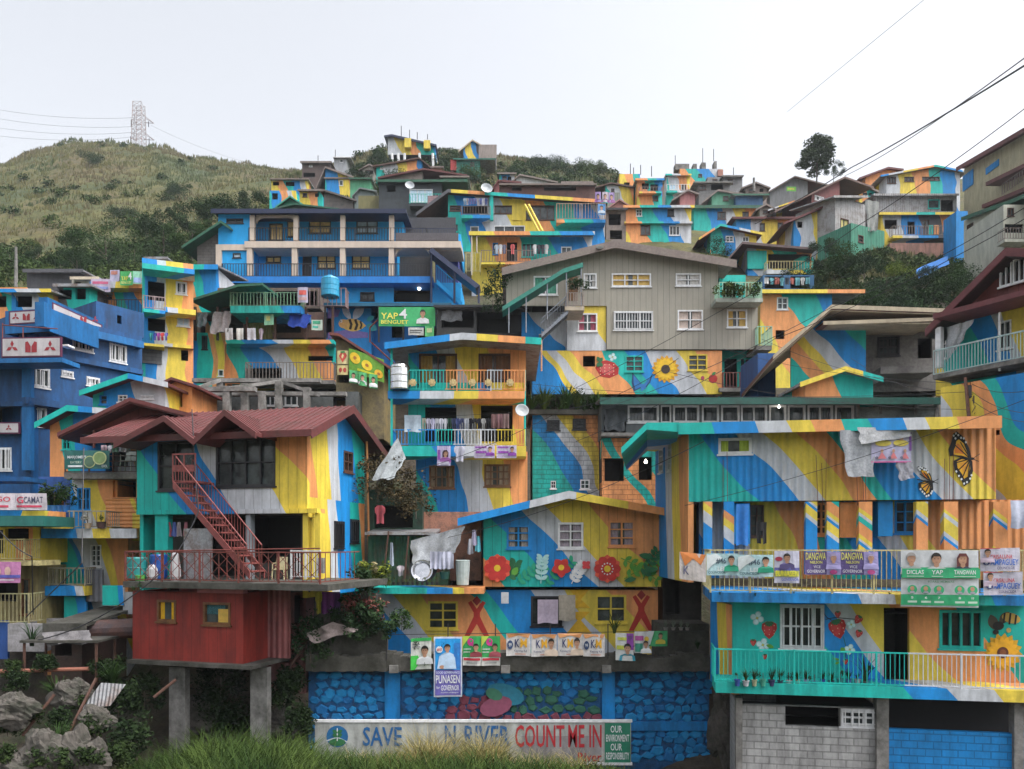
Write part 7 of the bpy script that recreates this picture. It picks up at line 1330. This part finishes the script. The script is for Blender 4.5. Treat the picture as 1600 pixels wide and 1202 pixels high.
for k_,y in ((0,857),(1,894)): tposter(1532+k_*4,y,1588+k_*4,y+36,(.52,.50,.60),[('r',(.5,.05,.08),0,.0,.5,.03),('t',(.5,.04,.06),'CRISALUNA',.25,.28,.8,.46),('t',(.02,.12,.50),'AMPAGUEY',.25,.48,.95,.74),('t',(.1,.1,.2),'COUNCILOR',.4,.8,.85,.92),('e',(.03,.04,.15),.15,.62,.09,.12),('t',WH,'8',.12,.55,.18,.69)]+bust(.17,.2,.13,1.5,(.5,.4,.5)),'%s lilac sheet with red and blue lettering at the right end of the terrace rail'%('upper' if k_==0 else 'lower'),group='lilac sheets at the right end',dy=-1)
# draped sheets on the butterfly wall
def wallsheet(pts,label,c,D=23.3): return tarp([(x,y,D) for x,y in pts],label,c,'cloth_sheet','sheet',sag=.02,rip=.3)
wallsheet([(1312,672),(1366,674),(1365,745),(1324,745)],'large pale grey cloth hanging on the corrugated wall between teal and purple sheets',(.40,.42,.46),23.45)
wallsheet([(1340,668),(1424,668),(1424,682),(1344,694)],'crumpled white cloth tucked under the eave above the purple sheet',(.52,.53,.56),23.3); wallsheet([(1400,722),(1426,722),(1428,746),(1406,752)],'small grey rag below the purple sheet',(.38,.38,.44),23.4)
poster(1362,674,1424,723,23.42,(.42,.40,.58),[('r',(.16,.04,.28),.94,0,1,.62),('r',(.55,.10,.30),0,.96,1,1),('e',(.60,.48,.06),.28,.38,.2,.1),('e',(.60,.48,.06),.72,.38,.2,.1)]+[('p',(.55,.16,.18),[(x-.1,.88),(x,.66),(x+.1,.88)]) for x in (.25,.52,.82)]+[('e',SK,x,.63,.035,.06) for x in (.25,.52,.82)]+[('e',(.1,.1,.15),x,.85,.04,.045) for x in (.12,.42,.72)]+[('e',SK,x,.2,.06,.1) for x in (.3,.72)],'purple and white sheet with five portraits on the butterfly wall')
garment('towel',1160,788,20,64,23.4,(.02,.16,.5),'bright blue cloth hung between the columns of the corner house','cloth'); garment('trousers',1190,816,20,34,23.0,BLK,'black trousers hanging by a white bar under the butterfly wall','trousers'); garment('towel',1592,782,24,44,22.8,(.45,.48,.6),'pale lilac towel at the right edge beside the last column','towel')
# middle house posters and clothes
D=32.2
poster(683,697,704,728,D,(.40,.36,.55),bust(.62,.38,.14,.68,(.3,.1,.35),(.05,.02,.03),1)+[('r',(.2,.05,.3),.05,.2,.25,.7),('r',(.5,.48,.6),.1,.8,.9,.95)],'tall lilac campaign sheet with a long haired person on the middle balcony'); garment('shirt',718,697,17,24,D,(.45,.45,.55),'white and purple crumpled cloth right of the tall lilac sheet','cloth')
for i,(a_,b_) in enumerate(((741,773),(776,807))): poster(a_,696,b_,716,D,(.46,.40,.55),[('r',(.25,.05,.35),.05,.1,.6,.2),('r',(.25,.05,.35),.08,.45,.6,.62),('r',(.4,.3,.5),.1,.75,.55,.82)]+bust(.78,.32,.16,1.5,(.2,.04,.3)),'%s wide purple and white campaign sheet under the middle balcony rail'%('left' if i==0 else 'right'),group='pair of purple sheets')
cs=[((.40,.38,.30),'beige'),((.38,.36,.45),'lilac'),((.45,.43,.58),'lavender'),((.50,.50,.55),'white'),((.52,.52,.6),'pale white'),((.50,.5,.55),'off-white'),((.02,.06,.04),'dark green'),((.03,.04,.10),'navy'),((.05,.07,.20),'blue'),((.04,.05,.12),'dark blue'),((.35,.37,.42),'grey'),((.012,.012,.02),'black'),((.015,.015,.02),'black'),((.02,.02,.03),'black'),((.3,.3,.3),'grey'),((.015,.015,.02),'black'),((.02,.02,.025),'black'),((.012,.012,.02),'black')]
for i,(c,nm) in enumerate(cs): garment('shirt' if i%3 else 'trousers',663+i*6.6,654,7.5,R.uniform(16,20),32.9,c,'%s garment on the middle balcony washing line, %s from the left'%(nm,ORD[i]),'clothing','washing line on the middle balcony')
for i,(px,c) in enumerate(((772,(.16,.08,.08)),(781,(.18,.09,.10)),(791,(.22,.14,.14)))): garment('towel',px,647,9,22,32.8,c,'dull red towel at the right end of the middle balcony line, %s from the left'%ORD[i],'towel','red towels on the middle balcony')
garment('towel',645,649,26,26,32.6,(.34,.42,.50),'pale blue blanket over the left end of the middle balcony rail','blanket')
wire([(655,653,32.9),(797,645,32.9)],.008,'washing line wire on the middle balcony',name='washing_line',cat='washing line')
tarp([(622,684,31),(634,716,31),(615,748,30),(580,750,30)],'translucent grey plastic sheet tied like a sail beside the middle balcony house',(.30,.33,.35),'plastic_sheet','plastic sheet',sag=.05)
# yard beside the flower house
H('corrugated green and rust shack at the back of the yard beside the flower house',575,838,700,905,31.5,dep=2,m=rust((.06,.16,.09),(.10,.05,.035),1,rib=.2),wins=[(640,858,690,895,'o')],roof=('s',-4,832,-20,dict(rise=.3,fh=.1,o=1.2,fmat=TIN)),name='yard_shack',cat='shed',foot=1)
H('salmon rubble stone garden wall behind the yard tarpaulin',655,800,752,870,32.5,dep=1,m=rust((.40,.18,.12),(.10,.07,.06),3),name='rubble_wall',cat='wall',foot=1)
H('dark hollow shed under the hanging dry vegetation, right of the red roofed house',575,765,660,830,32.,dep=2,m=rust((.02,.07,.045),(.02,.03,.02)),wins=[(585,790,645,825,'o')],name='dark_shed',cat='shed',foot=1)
tarp([(640,845,29.2),(726,822,28.6),(712,862,28.4),(646,884,28.6)],'big grey tarpaulin slung across the yard over the silver basin',(.33,.35,.38),sag=.25,n=16)
for px,y0,y1,D_ in ((632,905,838,28.5),(601,885,830,29)): solo('tarp_pole',MB().tube((0,0,0),(.15,0,(y0-y1)*D_/F0),.03,6),BROWN,'thin pole holding the yard tarpaulin' if px==632 else 'thin pole carrying the yard shack roof','pole',W(px,y0,D_))
m=MB(); m.lathe([(.02,0),(.30,.0),(.36,.10),(.40,.11),(.40,.13),(.35,.12),(.28,.03),(.02,.03)],n=24); o=solo('metal_basin',m,plain((.55,.56,.60),.25,.9),'round silver basin leaning upright in the yard','basin',W(660,892,28.6),smooth=False); o.rotation_euler=(radians(80),0,0)
m=MB(); m.lathe([(.02,0),(.42,.0),(.5,.12),(.52,.13),(.02,.05)],n=24); o=solo('plastic_tub',m,plain((.03,.04,.05),.4),'large black tub behind the silver basin','tub',W(662,889,28.9)); o.rotation_euler=(radians(80),0,0)
m=MB(); m.lathe([(.22,0),(.25,.5),(.27,.88),(.28,.9),(.24,.92)],n=14); solo('water_barrel',m,plain((.40,.46,.46),.4),'pale plastic barrel next to the flower house corner','barrel',W(723,914,28.6))
m=MB(); m.lathe([(.14,0),(.2,.25),(.2,.27)],n=12); solo('plant_tub',m,plain((.03,.10,.09),.4),'dark green tub under the white shirts','tub',W(695,905,28.7))
for i,(px,c,kd) in enumerate(((678,(.45,.46,.58),'towel'),(686,(.40,.42,.55),'towel'),(694,(.48,.5,.62),'shirt'),(703,(.42,.44,.55),'towel'))): garment(kd,px,862,12,27,28.4,c,'pale blue-white garment under the yard tarpaulin, %s from the left'%ORD[i],'clothing','white washing in the yard')
garment('shirt',594,790,16,28,30,(.30,.05,.07),'red shirt hanging in the dark shed','shirt'); garment('dress',612,848,7,36,29,(.28,.32,.40),'narrow grey-blue garment hanging from the shack roof','clothing'); garment('shirt',626,884,12,16,28.6,(.45,.40,.45),'small pink-white cloth near the potted plants','cloth')
for i,(px,py,c) in enumerate(((741,828,(.30,.28,.40)),(735,842,(.35,.35,.40)),(747,838,(.08,.35,.42)))): garment('dress',px,py,10,24,28.7,c,'%s small garment bundle at the flower house corner'%ORD[i],'clothing','garments at the flower house corner')
for i in range(3):
    pass
garment('towel',856,937,32,37,29.2,(.48,.40,.50),'pink-white towel in front of the lower middle window','towel'); garment('towel',886,930,26,40,29.3,(.36,.32,.26),'beige striped towel right of the pink-white one','towel'); 
m=MB(); m.box(-.14,.14,-.02,.02,0,.42); solo('notice_board',m,plain((.5,.52,.55),.5),'small pale notice panel hung between the teal and blue bands','notice',W(789,943,29.2))
# seedling pots along yard edge
for i in range(12): plant(600+i*7.5,914,28.3,.22,'small seedling in a black pot on the yard edge, %s from the left'%ORD[i],'leaf',30,G2,'seedlings along the yard edge',pot=((.02,.02,.02),.06,.1))
for i,(px,s,mt) in enumerate(((577,.8,G2),(586,1.0,G4),(596,.7,G2),(572,.9,leafmat((.2,.17,.1),(.3,.26,.16))))): plant(px,914,28.1,s,'%s yellowish plant in the yard corner'%ORD[i],'leaf',150,mt,'yard corner plants')
H('dark wall added as painted shade between the flower house and the corner house',1036,806,1096,985,30.2,dep=1,m=rust((.05,.045,.04),(.015,.014,.013),.8),wins=[(1040,830,1062,960,'o')],roof=None,name='gap_shade_wall',cat='passage',foot=1)  # dark wall added here; shade of the gap put into its colour
H('dark plank and pink tin lean-to between the red hut and the ledge',410,925,478,1040,27.6,dep=1,m=rust((.30,.12,.12),(.06,.05,.045),.7,rib=.25),wins=[(432,945,452,1036,'o'),(458,930,474,975,'o')],roof=('s',-4,921,6,dict(rise=.2,fh=.1,fmat=DCONC)),name='lean_to',cat='lean-to',foot=1)
tarp([(478,990,26.9),(520,972,26.9),(560,985,26.8),(490,1005,26.6)],'pale crumpled sheet heaped on the left end of the ledge',(.42,.34,.33),'cloth_sheet','sheet',sag=.05)
# lower balcony pots
pc=[(.02,.06,.25),(.4,.42,.45),(.3,.32,.2),(.05,.3,.22),(.03,.03,.1),(.02,.03,.06),(.4,.42,.44),(.35,.35,.25),(.25,.28,.45),(.04,.2,.3),(.03,.06,.3),(.02,.04,.08),(.03,.2,.2),(.05,.08,.3),(.38,.4,.42),(.02,.05,.3)]
for i,c in enumerate(pc): plant(1152+i*13.4,1072,22.0,R.uniform(.25,.42),'potted plant on the lowest balcony, %s from the left'%ORD[i],'blade' if i%3 else 'leaf',45,G1 if i%2 else G3,'pots on the lowest balcony',pot=(c,R.uniform(.07,.1),R.uniform(.14,.2)))
plant(1352,1072,21.9,.9,'tall snake plant at the right end of the balcony pots','blade',14,G3,pot=((.1,.1,.1),.08,.15)); plant(1236,900,22.5,.3,'dark plant behind the purple sheet on the terrace floor','leaf',60,G3) 
for i,(px,h_) in enumerate(((1040,.3),(1052,.35),(1064,.3),(1074,.25))): plant(px,985,26.9,h_,'small pale succulent on the right ledge block, %s from the left'%ORD[i],'blade',50,leafmat((.10,.13,.11),(.25,.28,.26)),'succulents on the ledge',pot=((.2,.18,.17),.08,.1))
plant(960,990,26.9,.75,'tall grassy tuft on the ledge near the red figure','blade',40,G2); plant(1062,978,26.8,.1,'x','blade',4,G1) if 0 else None
# plants & washing elsewhere
for i,(px,py,D_,s) in enumerate(((905,455,42.5,.9),(897,453,42.4,.6),(912,452,42.5,.6))): plant(px,py+2,D_,s,'%s leafy pot plant on the small landing of the grey building'%ORD[i],'leaf',120,G3,'landing plants')
for i,(px,s) in enumerate(((1130,.9),(1145,1.1),(1160,.8),(1178,1.))): plant(px,466,43.6,s,'%s plant on the green balcony of the grey building'%ORD[i],'leaf',150,G1 if i%2 else G2,'plants on the green balcony')
for i,(px,py,s) in enumerate(((775,470,1.6),(782,455,1.4),(770,488,1.2))): plant(px,py,45,s,'%s vine bush at the left side of the grey building'%ORD[i],'leaf',220,G3,'bushes left of the grey building')
for i,(px,c,nm) in enumerate(((776,(.3,.35,.4),'grey'),(782,(.5,.5,.5),'white'),(788,(.1,.1,.15),'dark'),(801,(.5,.1,.1),'red'),(836,(.5,.5,.5),'white'),(842,(.02,.02,.03),'black'),(848,(.02,.02,.03),'black'),(854,(.4,.4,.4),'pale'))): garment('shirt',px,382,7,15,62.8,c,'%s shirt outside the blue door house above the grey gable, %s from the left'%(nm,ORD[i]),'shirt','washing above the grey gable')
for i in range(9): garment('shirt',726+i*4.2,310,4.5,R.uniform(9,13),72.5,R.choice([(.45,.45,.5),(.05,.07,.2),(.1,.12,.3),(.3,.3,.35),(.2,.3,.4)]),'shirt on the long painted house balcony line, %s from the left'%ORD[i],'shirt','washing on the long painted house')
for i in range(9): garment('shirt' if i%2 else 'towel',1198+i*8,434,7,R.uniform(8,13),64.5,R.choice([(.5,.5,.5),(.4,.45,.5),(.35,.1,.08),(.1,.3,.35),(.02,.03,.05)]),'%s item of washing under the veranda house'%ORD[i],'laundry','washing under the veranda house')
for i,px in enumerate((163,172,180,188,196)): garment('shirt' if i%2 else 'towel',px,696,9,R.uniform(9,12),30.2,((.4,.3,.35),(.35,.35,.4),(.1,.2,.15),(.3,.3,.35),(.4,.36,.36))[i],'%s garment on the open deck line under the dark red gable'%ORD[i],'clothing','washing on the open deck')
for i,(px,c) in enumerate(((264,(.35,.1,.12)),(272,(.08,.12,.35)),(280,(.35,.3,.32)),(290,(.4,.15,.18)))): garment('dress',px,816,9,22,28.3,c,'%s garment on the porch line under the corner house'%ORD[i],'clothing','washing on the corner house porch')
for i,(px,c) in enumerate(((498,(.5,.45,.05)),(508,(.2,.05,.25)),(517,(.25,.07,.3)),(526,(.12,.05,.2)))): garment('towel' if i else 'shirt',px,925,11,34,27.4,c,'%s cloth hanging under the terrace right of the red hut'%(('yellow','purple','violet','plum')[i]),'cloth','cloths right of the red hut')
# terrace objects
def chair(px,py,D_,c,lb):
    r=bpy.data.objects.new('plastic_chair',None); col.objects.link(r); r.location=W(px,py,D_); tag(r,lb,'chair'); mt=plain(c,.4)
    m=MB(); m.box(-.22,.22,-.2,.2,.40,.43); link('seat',m.mesh('seat',mt),r); m=MB(); m.hexa([(-.22,.19,.43),(.22,.19,.43),(.22,.22,.43),(-.22,.22,.43),(-.2,.30,.85),(.2,.30,.85),(.2,.33,.85),(-.2,.33,.85)]); link('backrest',m.mesh('backrest',mt),r)
    for a_ in (-.2,.2):
        for b_ in (-.18,.18): m=MB(); m.tube((a_*1.1,b_*1.1,0),(a_,b_,.4),.025,6); link('leg',m.mesh('leg',mt),r)
        m=MB(); m.box(a_-.02,a_+.02,-.2,.24,.62,.65); m.tube((a_,-.18,.4),(a_,-.18,.62),.02,5); link('armrest',m.mesh('armrest',mt),r)
chair(437,908,27.4,(.55,.48,.28),'cream plastic chair on the terrace at the foot of the porch'); chair(200,737,30.8,(.45,.5,.45),'pale green plastic chair on the open deck')
for i,(px,py,D_,c,r_,hh,lb) in enumerate(((248,905,26.6,(.01,.07,.3),.28,.85,'blue drum on the terrace at the left of the porch'),(213,905,26.5,(.02,.22,.22),.34,.75,'teal water drum behind the terrace rail'),(219,908,26.2,(.08,.3,.06),.16,.2,'small green basin on the terrace floor'))):
    m=MB(); m.lathe([(r_*.9,0),(r_,.05),(r_,hh*.5),(r_*1.03,hh*.52),(r_,hh*.55),(r_,hh*.95),(r_*.9,hh)],n=16); solo('water_drum' if i<2 else 'basin',m,plain(c,.4),lb,'drum' if i<2 else 'basin',W(px,py,D_))
for i,(px,lb) in enumerate(((238,'white filled sack in front of the blue drum'),(274,'tall white folded sack by the porch pillar'))):
    m=MB(); m.lathe([(.13,0),(.19,.15),(.18,.4),(.12,.5 if i==0 else .9),(.05,.56 if i==0 else 1.)],n=9); solo('sack',m,plain((.4,.4,.42),.7),lb,'sack',W(px,908,26.3))
# cliff clutter at lower left
m=MB(); m.tube((0,0,0),(2.4,.2,.1),.35,14); o=solo('rusty_tank',m,rust((.12,.06,.05),(.06,.05,.06),2),'rusty cylindrical tank lying by the red hut','tank',W(142,985,27.2)); 
m=MB(); m.box(-1.3,1.3,-.5,.9,.72,.8); top_=m; r=bpy.data.objects.new('work_table',None); col.objects.link(r); r.location=W(105,1035,26.2); tag(r,'weathered grey work table standing on the cliff edge','table'); link('table_top',m.mesh('table_top',DCONC),r)
for a_ in (-1.2,1.2):
    for b_ in (-.4,.8): m=MB(); m.tube((a_,b_,-.6),(a_,b_,.72),.05,6); link('leg',m.mesh('leg',BROWN),r)
tarp([(70,988,26),(140,985,26),(145,1005,25.8),(72,1008,25.8)],'grey mossy sheet laid over the work table',(.22,.21,.22),sag=.02)
m=MB(); m.tube((0,0,0),(3.4,.3,.05),.07,8); solo('drain_pipe',m,rust((.32,.12,.08),(.2,.09,.06)),'long terracotta drain pipe at the far left','pipe',W(-30,1050,25.5))
m=MB(); m.hexa([(0,0,0),(.9,0,.1),(1.3,.2,.75),(.5,.2,.8),(0,.03,0),(.9,.03,.1),(1.3,.23,.75),(.5,.23,.8)]); solo('tin_sheet',m,rust((.35,.36,.38),(.18,.12,.1),2,rib=.12),'bent corrugated tin sheet fallen on the rocks','tin sheet',W(128,1108,24.8))
for i,(a_,b_) in enumerate((((35,1150,24),(85,1085,24.6)),((100,1160,24),(150,1060,25)),((240,1090,25),(275,1062,25.3)),((480,1000,27),(455,1040,27)))):
    p=W(*a_); m=MB(); m.tube((0,0,0),W(*b_)-p,.05,6); solo('fallen_pole',m,BROWN,('%s leaning bamboo pole on the cliff'%ORD[i]) if i<3 else 'leaning stick beside the pink wall of the red hut','pole',p)
# rocks
rk=rust((.095,.085,.075),(.022,.028,.016),2.2,.95)
def rock(px,py,D_,s,lb,sq=1.,sd=0):
    rr=random.Random(sd); m=MB(); n=30; rings=20; 
    for j in range(rings+1):
        v=pi*j/rings
        for i in range(n):
            u=2*pi*i/n; d=Vector((sin(v)*cos(u),sin(v)*sin(u),cos(v))); q=1+.5*noise.noise(d*1.3+Vector((sd,0,0)))+.28*abs(noise.noise(d*3+Vector((0,sd,0))))+.12*noise.noise(d*8); m.v.append((d.x*s*q,d.y*s*q*.7,d.z*s*q*sq))
    for j in range(rings):
        for i in range(n): k2=(i+1)%n; m.f.append((j*n+i,(j+1)*n+i,(j+1)*n+k2,j*n+k2)); m.m.append(0)
    return solo('boulder',m,rk,lb,'boulder',W(px,py,D_),'boulders on the cliff at lower left')
for i,(px,py,D_,s,sq,lb) in enumerate(((65,1180,22.5,.6,1.4,'tall pale boulder at the bottom left'),(118,1180,22.8,.5,1.5,'narrow pale boulder right of the tall one'),(20,1110,23.8,.6,.8,'dark boulder at the far left edge'),(110,1085,25,.55,.8,'pale broken rock above the fallen tin sheet'),(150,1125,24.5,.5,.8,'grey rock under the tin sheet'),(150,1185,22.8,.4,1.2,'small boulder nearest the grass'),(30,1205,22.4,.6,.8,'low boulder in the bottom left corner'),(310,1120,28,.7,1.,'dark rock between the hut pillars'),(440,1130,28,.6,1.,'dark rock right of the hut pillars'),(200,1110,27,.6,.9,'dark rock left of the hut pillar'),(1130,1140,26.5,.45,2.4,'dark rock between stone wall and block wall'))): rock(px,py,D_,s,lb,sq,i+2)
# vegetation in front
def veg(lst,desc,group,kind='leaf',mat=G1,n=260):
    for i,(px,py,D_,s) in enumerate(lst): plant(px,py,D_,s,'%s, %s from the left'%(desc,ORD[i]),kind,n,mat,group,cat='plant')
veg([(30,1080,25,.7),(70,1050,25.5,.6),(95,1140,24,.7),(165,1070,26,.9),(185,1120,25.5,1.2),(205,1180,24,1.3),(225,1110,26.5,1.2),(315,1140,28,1.6),(345,1090,28.2,1.5),(372,1150,27.6,1.5),(430,1110,27,1.3),(452,1090,27.2,1.1),(470,1150,26,1.0)],'dark creeper mass on the cliff under the houses','cliff creepers',mat=leafmat((.010,.022,.010),(.028,.048,.018),.6),n=520)
veg([(485,1035,26.9,1.5),(500,1010,27.2,1.2),(575,985,27,1.1),(598,1000,26.8,.9),(560,1000,27,1.)],'shrubby plant at the left end of the ledge','ledge shrubs',mat=G3,n=300)
plant(568,980,27.3,1.3,'reddish bush left of the lower flower house wall','leaf',260,leafmat((.20,.05,.06),(.28,.12,.10))); plant(628,985,27,.8,'leafy bush in front of the blue band','leaf',200,G1)
for i,(px,py,s) in enumerate(((590,765,1.9),(612,755,1.7),(632,770,1.9),(650,790,1.4))): plant(px,py+20,31.2,s,'dry brown hanging vegetation beside the middle house, %s from the left'%ORD[i],'leaf',340,leafmat((.05,.04,.025),(.12,.09,.05)),'dry hanging vegetation')
veg([(562,925,27.6,.9),(548,960,27.4,.7),(575,965,27.4,.7),(530,975,27.3,.6)],'dark shrub right of the corner house base','corner house shrubs',mat=G3,n=300)
for i,(px,py,D_) in enumerate(((90,1100,25),(330-240,1175,23),(175,1075,25.5))): plant(px,py,D_,.9,'%s grassy tuft on the cliff rocks'%ORD[i],'blade',120,G1,'grass tufts on the rocks')
plant(50,1010,26,.9,'dark spiky aloe beside the white trough wall','blade',30,G3); plant(165,975,26.4,.6,'x','blade',20,G3) if 0 else None
plant(160,1165,24,.1,'x') if 0 else None
veg([(12,1150,24,.6),(60,1200,22.2,.6),(95,1205,22.3,.7),(140,1200,22.6,.7),(50,1130,24.2,.6),(150,1150,24.2,.7),(185,1200,23.2,.8),(120,1110,24.8,.5),(20,1060,25.6,.6),(5,1195,22.2,.6)],'dark weed clump among the boulders','weeds among the boulders',mat=leafmat((.012,.03,.010),(.04,.06,.02),.8),n=420)
for i,px in enumerate((520,650,690,735,815,850,905,935,985,1025,1090)): plant(px,1006+(i%3)*8,26.85,.28+.1*(i%3),'small weed tuft sprouting on the mossy ledge, %s from the left'%ORD[i],'leaf' if i%2 else 'blade',90,G3,'weeds on the ledge')
for i,px in enumerate((215,262,330,372,430,480)): plant(px,922,25.6,.3,'hanging weed tuft on the terrace edge over the red hut, %s from the left'%ORD[i],'leaf',90,G3,'weeds on the terrace edge')
for i,(px,py,D_) in enumerate(((1125,930,22.1),(1180,932,22),(1240,931,21.9),(1300,932,21.8),(1390,931,21.5))): plant(px,py,D_,.16,'tiny weed on the terrace slab edge, %s from the left'%ORD[i],'blade',40,G3,'weeds on the terrace slab')
# tall grass at the bottom: uncountable
def blades(m,n,xr,dr,hr,lean,rr,wd=.022,top=None):
    for _ in range(n):
        D_=rr.uniform(*dr); px=rr.uniform(*xr); x=(px-CX)*D_/F0; f=1 if top is None else top(px); L=rr.uniform(*hr)*f; z=tz(x,D_)-.1; a=rr.uniform(0,2*pi); sp=rr.uniform(*lean); dx,dy=cos(a),sin(a); prev=None; w_=wd*rr.uniform(.6,1.3)
        for k in range(5):
            t=k/4; q=Vector((x+dx*sp*L*t*t,D_+dy*sp*L*t*t,z+L*(t-.5*sp*t*t*t))); e=Vector((-dy,dx,0)) if abs(dx)<.8 else Vector((.3,1,0)).normalized(); e=Vector((1,0,0))*w_*(1-t*.92)+Vector((0,.3,0))*w_*(1-t*.92)
            if prev: m.poly([prev[0],prev[1],q+e,q-e])
            prev=(q-e,q+e)
rr=random.Random(11); m=MB()
pf=lambda px: interp([180,260,330,420,520,640,760,880,960,1010],[.6,.95,1.2,1.2,.85,.75,.8,.65,.5,.35],px)
blades(m,20000,(185,1000),(20.,26.),(.9,2.1),(.25,1.0),rr,top=pf)
GR1=leafmat((.016,.040,.010),(.058,.090,.022),.7); o=link('tall_grass',m.mesh('tall_grass',GR1)); o['kind']='stuff'; o['label']='tall green grass along the bottom'
m=MB(); rr=random.Random(12)
for _ in range(46):
    px=rr.uniform(200,980); D_=rr.uniform(21.5,25.8); x=(px-CX)*D_/F0; s_=rr.uniform(.25,.5); leafcloud(m,(x,D_,tz(x,D_)+s_*.9*pf(px)+.2),s_,110,.06,.9,rr)
o=link('ground_weeds',m.mesh('ground_weeds',leafmat((.012,.035,.012),(.045,.075,.02),.6))); o['kind']='stuff'; o['label']='broad leaved weeds between the tall grass'
m=MB()
for cx_,n_ in ((600,500),(640,600),(668,900),(735,1300),(765,900),(840,500),(900,400),(560,300)): blades(m,n_,(cx_-20,cx_+20),(24.8,26.3),(1.0,2.2),(.4,1.1),rr,wd=.014,top=lambda p:.8)
for cx_ in (655,672,690,742,758,770): blades(m,170,(cx_-9,cx_+9),(25.,26.2),(2.,3.1),(.3,.9),rr,wd=.014,top=lambda p:.85)
o=link('dry_grass',m.mesh('dry_grass',leafmat((.16,.15,.05),(.36,.29,.14),.5))); o['kind']='stuff'; o['label']='feathery straw-coloured grass in front of the sign'
